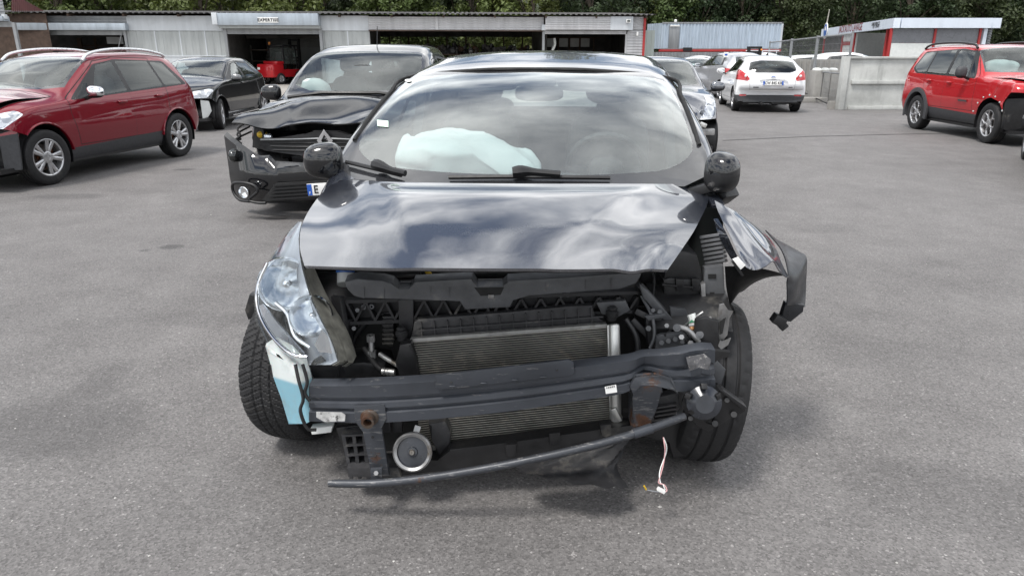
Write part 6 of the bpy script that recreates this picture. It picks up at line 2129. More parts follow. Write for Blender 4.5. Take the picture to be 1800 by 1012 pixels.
def handle(door, x, y, z, sgn, mat):
    b = B(); soft(b, (sgn * x, y, z), (.035, .17, .035), 3); return obj('handle', b, mat, door, smooth=60)


def skin_x(skin, s, z):
    """half width of the skin at (s, z)"""
    f = skin.f
    zs, zb, ze, zt, wm, wb, we = [q(s) for q in f]
    zm = min(.55, zs + (zb - zs) * .55)
    if z < zm: return wm
    if z < zb: return wm + (wb - wm) * (z - zm) / (zb - zm)
    return wb + (we - wb) * min(1, (z - zb) / max(.01, ze - zb))


def guts(root, y, w, z0=.28, z1=.66, metal='bare_metal'):
    """what a missing bumper leaves bare: beam, radiator, struts"""
    b = B(); box(b, (0, y + .05, (z0 + z1) / 2 - .02), (w * 1.1, .06, z1 - z0 - .06), None, 0, .01); obj('radiator', b, M['plastic'], root)
    b = B()
    for i in range(8): box(b, (0, y + .015, z0 + .05 + i * .04), (w * .95, .01, .008))
    o = obj('radiator_fins', b, M['fins'], root); tag(o, kind='stuff')
    b = B(); box(b, (0, y - .03, z0 + (z1 - z0) * .62), (w * 1.35, .06, .11), None, 0, .015); obj('bumper_beam', b, M[metal], root)
    for s in (-1, 1):
        b = B(); box(b, (s * w * .62, y + .18, z0 + (z1 - z0) * .55), (.10, .42, .14), None, 0, .012); obj('crash_can', b, M[metal], root)
        b = B(); box(b, (s * (w * .62 + .10), y + .10, z1 - .06), (.16, .16, .10), Matrix.Rotation(.3 * s, 3, 'Y'), 0, .02); obj('lamp_bracket', b, M['plastic_clean'], root)
    b = B(); box(b, (0, y + .50, z0 + .1), (w * 1.5, .7, .5), None, 0, .03); obj('engine_block', b, M['plastic_clean'], root)
    b = B(); tube(b, cr_spline([(w * .55, y, z0 + .05), (w * .58, y - .04, z0 - .1), (w * .53, y - .05, z0 - .2), (w * .56, y - .07, .05)], 4), .008, 6); obj('loose_cable', b, M['rubber'], root)


def cut_arches(skin, sfa, sra, r, zc=.32):
    for s in (sfa, sra): skin.both('cut', pts_circle(s, zc, r, 32), joint=True)


def under(root, skin, sra, w):
    b = B(); box(b, (0, sra / 2 + .1 - skin.sfa + .1, .24), (2 * w, sra * 1.0, .05)); obj('under_tray', b, M['plastic_clean'], root)


def lamp_unit(root, skin_objs, key, n_in, mats):
    pass


# --- red crossover on the left, bumper gone
CR, rz, d_ = place_by_wheels((104, 323), (318, 276), 1, 2.54, .86)
print('red crossover wheelbase in photo', round(d_, 2))
A1 = thing('red_crossover', 'dark red crossover with silver roof rails and a missing front bumper', 'car', CR, rz)
rows = [(0.00, .28, .60, .63, .66, .84, .80, .62), (.12, .25, .72, .77, .80, .86, .82, .66), (.35, .22, .85, .89, .94, .87, .84, .70), (.70, .22, .90, .96, 1.01, .875, .85, .72), (1.10, .22, .925, .985, 1.06, .88, .85, .73), (1.32, .22, .935, 1.03, 1.12, .88, .85, .725),
        (1.6, .22, .94, 1.20, 1.29, .88, .85, .69), (2.05, .22, .955, 1.435, 1.468, .88, .85, .62), (2.5, .22, .97, 1.49, 1.522, .88, .85, .60), (3.1, .22, .995, 1.50, 1.535, .88, .85, .59), (3.55, .24, 1.035, 1.475, 1.515, .875, .845, .58), (3.82, .27, 1.05, 1.41, 1.465, .87, .84, .575), (3.98, .3, 1.03, 1.18, 1.26, .86, .82, .60), (4.08, .33, .95, 1.0, 1.05, .85, .80, .62), (4.16, .36, .70, .74, .76, .83, .78, .60)]
k = Skin(rows, .85, nose=(.42, .9), tail=(.22, .6), zm=.60)
k.carve('cut', [(-.5, 0), (.62, 0), (.62, .60), (.36, .70), (-.5, .70)], 'side')
cut_arches(k, .85, 3.39, .385, .33)
k.carve('windscreen_trim', hull([(-.70, 1.46), (-.45, 1.30), (0, 1.22), (.45, 1.30), (.70, 1.46), (.59, 2.06), (-.59, 2.06)]), 'top', zlim=(1.0, 1.6))
k.carve('windscreen', hull([(-.655, 1.48), (-.43, 1.35), (0, 1.27), (.43, 1.35), (.655, 1.48), (.56, 2.00), (-.56, 2.00)]), 'top', only=('windscreen_trim',), zlim=(1.0, 1.6))
k.both('window_trim', rounded([(1.37, .95), (3.78, 1.055), (3.53, 1.395), (2.5, 1.425), (2.06, 1.365)], .05))
k.both('side_window', rounded([(1.76, .985), (2.42, 1.01), (2.42, 1.395), (2.10, 1.35)], .025), only=('window_trim|1', 'window_trim|-1'))
k.both('quarter_window', rounded([(1.50, .975), (1.70, .982), (1.79, 1.13), (1.76, 1.155)], .015), only=('window_trim|1', 'window_trim|-1'))
k.both('rear_side_window', rounded([(2.50, 1.012), (3.20, 1.042), (3.16, 1.395), (2.50, 1.402)], .03), only=('window_trim|1', 'window_trim|-1'))
k.both('quarter_window#2', rounded([(3.25, 1.046), (3.66, 1.065), (3.49, 1.365), (3.21, 1.385)], .03), only=('window_trim|1', 'window_trim|-1'))
k.both('sill_cladding', [(1.16, .1), (3.06, .1), (3.06, .43), (1.16, .385)])
k.panel('door', [(1.33, .97), (1.32, .80), (1.40, .42), (2.44, .42), (2.46, 1.44), (2.1, 1.40)], only=('body',))
k.panel('door', [(2.462, 1.45), (2.444, .42), (2.98, .42), (3.22, .70), (3.24, 1.04), (3.2, 1.43)], only=('body',))
k.panel('fuel_flap', rounded([(3.50, .82), (3.66, .82), (3.66, .97), (3.50, .97)], .02), only=('body',)) if False else None
k.both('headlight_frame', rounded([(-.15, .66), (.12, .64), (.44, .84), (.36, .885), (-.02, .82), (-.15, .75)], .03), proj='diag', ylim=(-.3, .8))
k.both('headlight', rounded([(-.13, .675), (.11, .655), (.415, .84), (.35, .87), (-.01, .805), (-.13, .74)], .03), proj='diag', ylim=(-.3, .8), only=('headlight_frame|1', 'headlight_frame|-1'))
k.carve('seal', hull([(-.675, .5), (-.715, 1.215), (.715, 1.215), (.675, .5), (.46, -.01), (-.46, -.01)]), 'top', zlim=(.7, 1.2))
k.carve('bonnet', hull([(-.66, .5), (-.70, 1.20), (0, 1.20), (.70, 1.20), (.66, .5), (.45, .0), (-.45, 0)]), 'top', zlim=(.7, 1.2), only=('seal',))
k.both('tail_light', rounded([(3.86, .86), (4.2, .84), (4.2, 1.03), (3.90, 1.02)], .03))
MR = M['red_paint']
P = k.split(A1, dict(body=MR, door=MR, seal=M['seal'], window_trim=M['plastic_clean'], side_window=M['glass'], quarter_window=M['dark_glass'], rear_side_window=M['dark_glass'], windscreen=M['glass'], windscreen_trim=M['frit'], sill_cladding=M['clad'], headlight=M['lamp_cover'], headlight_frame=M['chrome'], bonnet=MR, tail_light=M['red_lens']))
for s in (1, -1):
    d0 = [o for n, o in P.items() if n == 'door|%d' % s][0]
    handle(d0, .875, 2.24 - .85, .885, s, MR); handle(d0, .878, 3.04 - .85, .925, s, MR)
    mirror_part(A1, (s * 1.00, 1.62 - .85, 1.04), s, (.23, .14, .15), M['chrome'], 0, -.045)
    arch_trim(A1, 0, .33, .385, .868, s, .02, .06, MR, .1, 2.35); arch_trim(A1, 2.54, .33, .385, .868, s, .02, .06, MR, .1)
    roof_rail(A1, [(s * .60, 1.95 - .85, 1.41), (s * .585, 2.12 - .85, 1.50), (s * .565, 2.6 - .85, 1.555), (s * .55, 3.2 - .85, 1.55), (s * .545, 3.6 - .85, 1.50), (s * .545, 3.72 - .85, 1.46)], .020, M['chrome_satin'])
    b = B(); soft(b, (s * .62, -.22, .72), (.30, .3, .13), 3); h_ = obj('headlight_reflector', b, M['reflector'], A1)
    b = B(); bar(b, (s * .48, -.56, .72), (s * .80, -.18, .80), .02, .02); obj('lamp_strip', b, M['paper'], h_)
    b = B(); lamp_bowl(b, (s * .66, -.44, .735), (s * .6, -1, .1), .05, .05); obj('reflector_bowl', b, M['reflector'], h_, smooth=50)
    b = B(); prism(b, [(s * .85, -.42, .24), (s * .85, -.38, .64), (s * .74, -.52, .62), (s * .73, -.52, .24)], (0, .02, 0)); obj('wheel_shield', b, M['clad'], A1)
    b = B(); prism(b, [(s * .82, -.36, .60), (s * .70, -.60, .60), (s * .45, -.70, .56), (s * .45, -.70, .66), (s * .70, -.58, .68), (s * .83, -.34, .68)], (0, .03, 0)); obj('front_panel_strip', b, MR, A1)
guts(A1, -.62, .55, .26, .62, 'plastic')
b = B(); tube(b, cr_spline([(.58, -.70, .36), (.60, -.74, .22), (.57, -.75, .14), (.6, -.76, .05)], 4), .009, 6); obj('loose_cable', b, M['rubber'], A1)
b = B(); soft(b, (.6, -.76, .05), (.03, .03, .04), 2.5); obj('cable_plug', b, M['paper'], A1)
cabin(A1, 1.25, .70, zf=.40, zd=1.0, yc=.50); under(A1, k, 3.39, .8); liner(A1, 0, .33, .36, .5, .85); liner(A1, 2.54, .33, .36, .5, .85)
for s in (1, -1):
    wheel(A1, (s * .765, 0, .325), .325, .215, .205, (5, 'double'), s, R(-3)); wheel(A1, (s * .765, 2.54, .325), .325, .215, .205, (5, 'double'), s)
b = B(); tube(b, [(0, 2.62, 1.50), (0, 2.75, 1.62)], .006, 6); obj('aerial', b, M['plastic_clean'], A1)

# --- black hatchback further back on the left
CR, rz, d_ = place_by_wheels((396, 227), (467, 209), 1, 2.59, .86)
print('black hatch wheelbase in photo', round(d_, 2))
A2 = thing('black_hatchback', 'black hatchback with bright headlight and bare front end by the forklift bay', 'car', CR, rz)
rows = [(0.00, .28, .58, .62, .64, .83, .80, .60), (.12, .22, .68, .74, .76, .85, .82, .64), (.40, .20, .82, .86, .89, .86, .83, .68), (.80, .20, .90, .93, .97, .865, .84, .71), (1.15, .20, .945, .97, 1.03, .87, .84, .72), (1.30, .20, .95, .99, 1.07, .87, .84, .715),
        (1.65, .20, .955, 1.17, 1.25, .87, .84, .67), (2.08, .20, .965, 1.36, 1.393, .87, .84, .60), (2.5, .2, .98, 1.415, 1.45, .87, .84, .585), (3.0, .2, 1.01, 1.41, 1.447, .875, .845, .575), (3.45, .22, 1.04, 1.355, 1.40, .875, .835, .55), (3.72, .25, 1.04, 1.20, 1.32, .87, .82, .55), (3.92, .28, .95, 1.02, 1.08, .85, .80, .60), (4.06, .33, .70, .74, .78, .82, .77, .58)]
k = Skin(rows, .83, nose=(.42, .9), tail=(.3, .7), zm=.52)
k.carve('cut', [(-.5, 0), (.60, 0), (.60, .54), (.38, .66), (-.5, .66)], 'side')
cut_arches(k, .83, 3.42, .37, .31)
k.carve('windscreen_trim', hull([(-.69, 1.42), (-.45, 1.24), (0, 1.17), (.45, 1.24), (.69, 1.42), (.58, 2.08), (-.58, 2.08)]), 'top', zlim=(1.0, 1.6))
k.carve('windscreen', hull([(-.64, 1.45), (-.43, 1.29), (0, 1.22), (.43, 1.29), (.64, 1.45), (.55, 2.02), (-.55, 2.02)]), 'top', only=('windscreen_trim',), zlim=(1.0, 1.6))
k.both('window_trim', rounded([(1.38, .97), (3.32, 1.05), (3.10, 1.31), (2.5, 1.355), (2.06, 1.30)], .05))
k.both('side_window', rounded([(1.66, .995), (2.36, 1.02), (2.36, 1.325), (2.10, 1.28)], .03), only=('window_trim|1', 'window_trim|-1'))
k.both('side_window#2', rounded([(2.44, 1.022), (3.15, 1.055), (3.02, 1.29), (2.44, 1.325)], .03), only=('window_trim|1', 'window_trim|-1'))
k.panel('door', [(1.32, .97), (1.34, .34), (2.38, .34), (2.40, 1.35), (2.08, 1.32)])
k.panel('door', [(2.405, 1.36), (2.385, .34), (2.96, .34), (3.20, .62), (3.28, 1.06), (3.1, 1.33)])
k.both('headlight', rounded([(-.16, .62), (.14, .62), (.42, .80), (.34, .835), (.0, .79), (-.16, .72)], .03), proj='diag', ylim=(-.3, .85))
k.carve('bonnet', hull([(-.66, .5), (-.70, 1.14), (.70, 1.14), (.66, .5), (.45, .0), (-.45, 0)]), 'top', zlim=(.66, 1.2))
k.both('tail_light', rounded([(3.74, .80), (4.2, .78), (4.2, .97), (3.78, .99)], .03))
hinge(P['bonnet'], (0, .36, 1.06), 4.0)
MR = M['black_paint']
mats = dict(body=MR, door=MR, seal=M['seal'], window_trim=M['plastic_clean'], side_window=M['glass'], windscreen=M['glass'], windscreen_trim=M['frit'], headlight=M['lamp_cover'], bonnet=MR, tail_light=M['red_lens'])
P = k.split(A2, mats)
for s in (1, -1):
    d0 = P['door|%d' % s]
    handle(d0, .85, 2.18 - .83, .90, s, MR)
    mirror_part(A2, (s * .97, 1.52 - .83, 1.02), s, (.22, .13, .15), M['grey_paint2'], 0, -.03)
    arch_trim(A2, 0, .31, .37, .86, s, .02, .05, MR, .1, 2.4); arch_trim(A2, 2.59, .31, .37, .862, s, .02, .05, MR, .1)
    b = B(); bar(b, (s * .875, .5, .25), (s * .88, 2.1, .27), .03, .03, bev=.006); obj('sill_trim', b, M['chrome'], A2)
    b = B(); soft(b, (s * .62, -.22, .68), (.34, .34, .14), 3); h_ = obj('headlight_reflector', b, M['lamp_silver'], A2)
    for q in (0, 1, 2):
        b = B(); soft(b, (s * (.56 + .10 * q), -.50 + .10 * q, .69 + .025 * q), (.06, .06, .06), 2.6); obj('lamp_unit', b, M['reflector'], h_, smooth=60)
    b = B(); prism(b, [(s * .66, -.55, .26), (s * .66, -.55, .62), (s * .78, -.45, .60), (s * .80, -.42, .40), (s * .74, -.50, .28)], (0, .04, 0), 0, .01); obj('bare_panel', b, M['white_plastic'], A2)
guts(A2, -.60, .52, .26, .62)
cabin(A2, 1.22, .68, zf=.36, zd=.94, yc=.45); under(A2, k, 3.42, .78); liner(A2, 0, .31, .35, .5, .84); liner(A2, 2.59, .31, .35, .5, .84)
for s in (1, -1):
    wheel(A2, (s * .76, 0, .31), .31, .21, .205, (5, 'wide'), s, R(14)); wheel(A2, (s * .76, 2.59, .31), .31, .21, .205, (5, 'wide'), s)

# --- black people carrier behind the wreck, bumper hanging off
A3 = thing('black_people_carrier', 'black people carrier with crumpled bonnet and its bumper hanging loose', 'car', (-1.72, 7.55, 0), R(-3.0))
rows = [(0.10, .30, .50, .53, .55, .86, .82, .62), (.22, .28, .60, .64, .68, .88, .84, .66), (.40, .22, .82, .87, .90, .90, .86, .72), (.80, .22, .93, .97, 1.02, .91, .875, .76), (1.12, .22, .985, 1.02, 1.08, .915, .88, .775), (1.25, .22, 1.0, 1.06, 1.15, .915, .88, .77),
        (1.60, .22, 1.02, 1.28, 1.34, .92, .88, .745), (2.05, .22, 1.04, 1.495, 1.53, .92, .88, .685), (2.5, .22, 1.06, 1.57, 1.605, .92, .88, .66), (3.1, .22, 1.08, 1.575, 1.615, .92, .88, .65), (3.7, .24, 1.10, 1.52, 1.57, .91, .87, .60), (4.05, .28, 1.10, 1.30, 1.42, .90, .85, .60), (4.25, .3, .98, 1.05, 1.12, .88, .83, .62), (4.38, .35, .70, .74, .78, .84, .79, .60)]
k = Skin(rows, .88, nose=(.40, .9), tail=(.3, .7), zm=.55)
k.carve('cut', [(-.5, 0), (.66, 0), (.66, .60), (.46, .74), (-.5, .74)], 'side')
cut_arches(k, .88, 3.60, .40, .33)
k.carve('windscreen_trim', hull([(-.745, 1.40), (-.5, 1.20), (0, 1.12), (.5, 1.20), (.745, 1.40), (.645, 2.08), (-.645, 2.08)]), 'top', zlim=(1.0, 1.7))
k.carve('windscreen', hull([(-.70, 1.43), (-.48, 1.25), (0, 1.17), (.48, 1.25), (.70, 1.43), (.615, 2.03), (-.615, 2.03)]), 'top', only=('windscreen_trim',), zlim=(1.0, 1.7))
k.both('window_trim', rounded([(1.36, 1.035), (3.9, 1.125), (3.66, 1.42), (2.5, 1.47), (2.06, 1.39)], .05))
k.both('side_window', rounded([(1.70, 1.06), (2.42, 1.085), (2.42, 1.44), (2.12, 1.38)], .03), only=('window_trim|1', 'window_trim|-1'))
k.both('side_window#2', rounded([(2.50, 1.09), (3.75, 1.135), (3.58, 1.40), (2.50, 1.445)], .03), only=('window_trim|1', 'window_trim|-1'))
k.panel('door', [(1.34, 1.02), (1.36, .36), (2.44, .36), (2.46, 1.46), (2.1, 1.42)])
k.carve('rear_window', rounded([(-.56, 1.14), (.56, 1.14), (.48, 1.40), (-.48, 1.40)], .06), 'front', ylim=(3.9, 4.6), zlim=(1, 1.6))
k.carve('cut', [(-.80, 1.14), (.80, 1.14), (.80, -.1), (-.80, -.1)], 'top', zlim=(.70, 1.2))
P = k.split(A3, dict(body=MR, door=MR, seal=M['seal'], window_trim=M['plastic_clean'], side_window=M['glass'], windscreen=M['glass'], windscreen_trim=M['frit'], rear_window=M['glass']))
# crumpled bonnet: a step across it where it folded
hc = [[(-.78, .27, 1.03), (-.40, .22, 1.075), (0, .20, 1.085), (.40, .22, 1.075), (.78, .27, 1.03)],
      [(-.82, .05, 1.00), (-.42, .02, 1.045), (0, .0, 1.06), (.42, .02, 1.045), (.80, .05, 1.0)],
      [(-.84, -.18, .965), (-.46, -.20, 1.035), (0, -.20, 1.05), (.44, -.20, 1.02), (.80, -.18, .96)],
      [(-.88, -.42, .92), (-.50, -.44, .955), (-.05, -.46, .94), (.42, -.44, .95), (.80, -.40, .90)],
      [(-.93, -.64, .85), (-.58, -.68, .855), (-.10, -.66, .855), (.30, -.70, .83), (.74, -.64, .82)]]
hg3 = bicubic([[Vector(p) for p in r] for r in hc], 8, 7)
for i, r in enumerate(hg3):
    for j, p in enumerate(r):
        v = i / (len(hg3) - 1); u = j / (len(r) - 1)
        p.z += .026 * math.sin(v * 9 + u * 7) * v + .014 * math.sin(u * 17 - v * 6) * v + (.014 if u > .33 else 0) * (1 if v > .35 else 0)
b = B(); grid(b, hg3); bmesh.ops.recalc_face_normals(b, faces=b.faces[:])
if sum(f.normal.z for f in b.faces) < 0: bmesh.ops.reverse_faces(b, faces=b.faces[:])
bmesh.ops.solidify(b, geom=b.faces[:], thickness=.012); obj('bonnet', b, M['black_paint'], A3, smooth=35)
b = B(); tube(b, [(-.70, .30, 1.05), (-.3, .235, 1.10), (.3, .235, 1.10), (.70, .30, 1.05)], .02, 6); obj('scuttle', b, M['plastic_clean'], A3)
# grille with the diamond badge
b = B(); prism(b, [(-.66, -.62, .60), (-.70, -.60, .70), (-.22, -.70, .76), (-.12, -.72, .80), (.12, -.72, .80), (.22, -.70, .76), (.70, -.60, .70), (.66, -.62, .60), (.2, -.72, .56), (-.2, -.72, .56)], (0, .05, 0), 0, .008); gr = obj('grille', b, M['plastic_clean'], A3)
for z in (.60, .635, .67, .705):
    b = B(); P_ = [(x, -.735 + .16 * (x / .7) ** 2, z + .02 * (1 - abs(x))) for x in np.linspace(-.66, .66, 9)]; tube(b, P_, .009, 6); obj('grille_slat', b, M['plastic_clean'], gr)
b = B(); P_ = [(x, -.75 + .16 * (x / .7) ** 2, .735 - .05 * abs(x)) for x in np.linspace(-.68, .68, 11)]; tube(b, P_, .010, 6); obj('grille_strip', b, M['grey_paint2'], gr)
b = B()
for sg in (1, -1):
    prism(b, [(0, -.775, .715 + .105), (sg * .078, -.765, .715), (0, -.775, .715 - .105), (0, -.772, .715 - .052), (sg * .038, -.768, .715), (0, -.772, .715 + .052)], (0, .02, 0), 0, .003)
obj('diamond_badge', b, M['chrome'], gr)
b = B(); prism(b, [(-.86, -.40, .60), (-.66, -.58, .60), (-.66, -.56, .84), (-.80, -.42, .86)], (0, .2, 0), 0, .01); obj('lamp_cavity', b, M['seal'], A3)
b = B(); soft(b, (-.70, -.50, .74), (.10, .10, .07), 2.5); obj('bulb_holder', b, M['yellow'], A3)
b = B(); soft(b, (-.62, -.56, .72), (.08, .06, .07), 3); obj('broken_lamp', b, M['lamp_silver'], A3)
for q in range(3):
    b = B(); tube(b, cr_spline([(-.85, -.45 + q * .03, .86 - q * .05), (-.93 - q * .01, -.52, .80 - q * .05), (-.90, -.55, .74 - q * .04), (-.94, -.58, .70)], 4), .010, 6); obj('loose_cable', b, M['rubber'], A3)
# loose bumper: drooping on its right-hand side (left in the picture)
bw = 1.0
rows_b = []
for x in np.linspace(-.95, .86, 40):
    q = abs(x) / .95
    droop = -.03 * max(0, -x) ** 1.5
    y = -.86 + .30 * q ** 3.2
    top = .60 + (.055 if abs(x) > .45 else -.06 * (1 - abs(x) / .45)) + (.20 * max(0, -x - .60) / .3 if x < -.60 else .08 * max(0, x - .55))
    rows_b.append([(x * (1 - .02), y + .06, top + droop + .01), (x, y + .02, top - .02 + droop), (x, y - .015, .55 + droop), (x, y - .03, .48 + droop), (x, y - .02, .40 + droop), (x * .99, y + .01, .30 + droop), (x * .97, y + .06, .22 + droop), (x * .95, y + .16, .19 + droop)])
b = B(); grid(b, rows_b); bmesh.ops.recalc_face_normals(b, faces=b.faces[:]); bmesh.ops.solidify(b, geom=b.faces[:], thickness=.006); bp = obj('front_bumper', b, MR, A3, smooth=40)
b = B(); prism(b, [(-.50, -.895, .24), (-.58, -.885, .26), (-.42, -.895, .41), (.42, -.895, .41), (.58, -.885, .26), (.50, -.895, .24)], (0, .03, 0), 0, .004); lg = obj('lower_grille', b, M['seal'], bp)
for q in range(5):
    z = .265 + q * .032
    b = B(); bar(b, (-.52 + q * .02, -.905, z), (.52 - q * .02, -.905, z), .012, .014); obj('grille_slat', b, M['plastic_clean'], lg)
for sg in (-1, 1):
    b = B(); P_ = [(sg * .54, -.900, .235), (sg * .62, -.89, .24), (sg * .70, -.875, .27), (sg * .60, -.90, .345), (sg * .62, -.895, .40), (sg * .72, -.87, .43), (sg * .84, -.82, .42), (sg * .86, -.80, .34), (sg * .80, -.84, .27), (sg * .70, -.875, .255)]
    tube(b, cr_spline([Vector(p) for p in P_], 4), .014, 8); obj('fog_lamp_surround', b, M['lamp_silver'] if False else M['plastic_clean'], bp, smooth=60)
    b = B(); lathe(b, [(.04, .001), (.04, .045), (-.002, .055), (-.006, .050), (.012, .042), (.02, .001)], (sg * .74, -.87, .34), (-sg * .35, 1, 0), 18); obj('fog_lamp', b, M['reflector'], bp, smooth=50)
plate(bp, (.13, -.925, .335), (0, 0, 0), 'E', w=.52, tx=-.18)
b = B(); soft(b, (-.84, -.62, .66), (.10, .24, .12), 3); obj('side_lamp', b, M['dark_glass'], bp)
bp.location = (-.03, -.10, -.03); bp.rotation_euler = (0, R(-3.5), R(4))
for s in (1, -1):
    mirror_part(A3, (s * 1.03, .70, 1.08), s, (.23, .14, .17), MR, 0, -.06)
b = B(); tube(b, [(.05, 1.35, 1.57), (.05, 1.42, 1.80)], .005, 6); obj('aerial', b, M['plastic_clean'], A3)
cabin(A3, 1.28, .74, zf=.42, zd=1.0, yc=.40); under(A3, k, 3.6, .8); liner(A3, 0, .33, .38, .5, .88)
guts(A3, -.50, .60, .28, .62, 'plastic')
for s in (1, -1):
    b = B(); soft(b, (s * .50, .62, 1.02), (.36, .2, .44), 2.6)
    for v in b.verts: v.co += Vector((.012 * math.sin(v.co.z * 40), .012 * math.sin(v.co.x * 35), 0))
    obj('airbag', b, M['airbag'], A3, smooth=70) if s < 0 else b.free()
    wheel(A3, (s * .79, 0, .33), .33, .22, .205, (5, 'double'), s); wheel(A3, (s * .79, 2.72, .33), .33, .22, .205, (5, 'double'), s)
b = B(); soft(b, (.0, .80, 1.34), (.24, .05, .075), 3.5); obj('interior_mirror', b, M['dash'], A3)

# --- grey hatchback on the right behind the wreck
q = G(1250, 281)
hd = Vector((-.12, -1, 0)).normalized(); lf = Vector((0, 0, 1)).cross(hd)
c = q - lf * .84 - hd * .02
A4 = thing('grey_hatchback', 'grey hatchback with a creased bonnet and no bumper, half hidden by the wreck', 'car', (c.x, c.y, 0), math.atan2(hd.x, -hd.y))
rows = [(0.00, .28, .56, .60, .62, .82, .78, .58), (.12, .22, .66, .70, .73, .84, .80, .62), (.40, .20, .80, .85, .88, .85, .82, .67), (.80, .20, .90, .93, .98, .86, .83, .70), (1.15, .20, .945, .97, 1.03, .865, .835, .715), (1.30, .20, .95, .99, 1.08, .865, .835, .71),
        (1.65, .20, .955, 1.18, 1.27, .865, .835, .66), (2.05, .20, .965, 1.38, 1.415, .865, .835, .60), (2.5, .2, .98, 1.43, 1.465, .865, .835, .58), (3.0, .2, 1.01, 1.42, 1.455, .865, .835, .57), (3.45, .22, 1.04, 1.31, 1.40, .86, .825, .54), (3.72, .25, 1.02, 1.18, 1.30, .85, .81, .55), (3.96, .33, .70, .74, .78, .82, .77, .58)]
k = Skin(rows, .80, nose=(.42, .9), tail=(.3, .7), zm=.52)
k.carve('cut', [(-.5, 0), (.58, 0), (.58, .52), (.38, .63), (-.5, .63)], 'side')
cut_arches(k, .80, 3.34, .36, .31)
k.carve('windscreen_trim', hull([(-.68, 1.40), (-.45, 1.24), (0, 1.17), (.45, 1.24), (.68, 1.40), (.575, 2.06), (-.575, 2.06)]), 'top', zlim=(1.0, 1.6))
k.carve('windscreen', hull([(-.64, 1.43), (-.43, 1.28), (0, 1.21), (.43, 1.28), (.64, 1.43), (.55, 2.01), (-.55, 2.01)]), 'top', only=('windscreen_trim',), zlim=(1.0, 1.6))
k.both('window_trim', rounded([(1.38, .97), (3.32, 1.05), (3.10, 1.31), (2.5, 1.355), (2.06, 1.30)], .05))
k.both('side_window', rounded([(1.66, .995), (2.36, 1.02), (2.36, 1.325), (2.10, 1.28)], .03), only=('window_trim|1', 'window_trim|-1'))
k.both('side_window#2', rounded([(2.44, 1.022), (3.15, 1.055), (3.02, 1.29), (2.44, 1.325)], .03), only=('window_trim|1', 'window_trim|-1'))
k.panel('door', [(1.32, .97), (1.34, .34), (2.38, .34), (2.40, 1.35), (2.08, 1.32)])
k.both('headlight_frame', rounded([(-.08, .56), (.08, .58), (.48, .86), (.40, .92), (.16, .80), (-.06, .64)], .03), proj='diag', ylim=(-.3, .9))
k.both('headlight', rounded([(-.06, .575), (.07, .595), (.455, .86), (.39, .895), (.16, .78), (-.04, .64)], .03), proj='diag', ylim=(-.3, .9), only=('headlight_frame|1', 'headlight_frame|-1'))
k.carve('bonnet', hull([(-.66, .5), (-.70, 1.14), (.70, 1.14), (.66, .5), (.45, .0), (-.45, 0)]), 'top', zlim=(.63, 1.2))
for v in k.bm.verts:                                  # a deep crease across the bonnet and a dented corner
    p = v.co
    if p.z > .66 and p.y < .25:
        t_ = (p.y + .42) + .5 * (abs(p.x) - .30)
        p.z -= .055 * math.exp(-((t_ - .10) / .10) ** 2) - .03 * math.exp(-((t_ + .12) / .08) ** 2)
        p.z += .012 * math.sin(p.x * 23 + p.y * 17) * max(0, min(1, -p.y / .4))
MR = M['grey_paint']
P = k.split(A4, dict(body=MR, door=MR, seal=M['seal'], window_trim=M['plastic_clean'], side_window=M['glass'], windscreen=M['glass'], windscreen_trim=M['frit'], headlight=M['lamp_cover'], headlight_frame=M['chrome'], bonnet=MR))
for s in (1, -1):
    b = B(); soft(b, (s * .60, -.20, .70), (.34, .40, .14), 3); h_ = obj('headlight_reflector', b, M['reflector'], A4)
    for y_, z_, x_ in ((-.46, .69, .60), (-.30, .77, .70)):
        b = B(); lamp_bowl(b, (s * x_, y_ - .04, z_), (s * .6, -1, .3), .06, .05); obj('reflector_bowl', b, M['lamp_silver'], h_, smooth=50)
    mirror_part(A4, (s * .96, 1.52 - .80, 1.02), s, (.22, .13, .15), MR, 0, -.03)
    b = B(); box(b, (s * .66, -.55, .46), (.22, .10, .09), None, 0, .015); obj('bare_bracket', b, M['bare_metal'], A4)
    b = B(); box(b, (s * .60, -.60, .56), (.10, .06, .06), Matrix.Rotation(.4, 3, 'Y'), 0, .01); obj('bare_bracket', b, M['aluminium'], A4)
    wheel(A4, (s * .755, 0, .315), .315, .205, .195, (5, 'wide'), s, R(4), 1); wheel(A4, (s * .755, 2.54, .315), .315, .205, .195, (5, 'wide'), s)
guts(A4, -.58, .50, .24, .58)
cabin(A4, 1.22, .68, zf=.36, zd=.94, yc=.45); under(A4, k, 3.34, .76); liner(A4, 0, .31, .34, .5, .83)

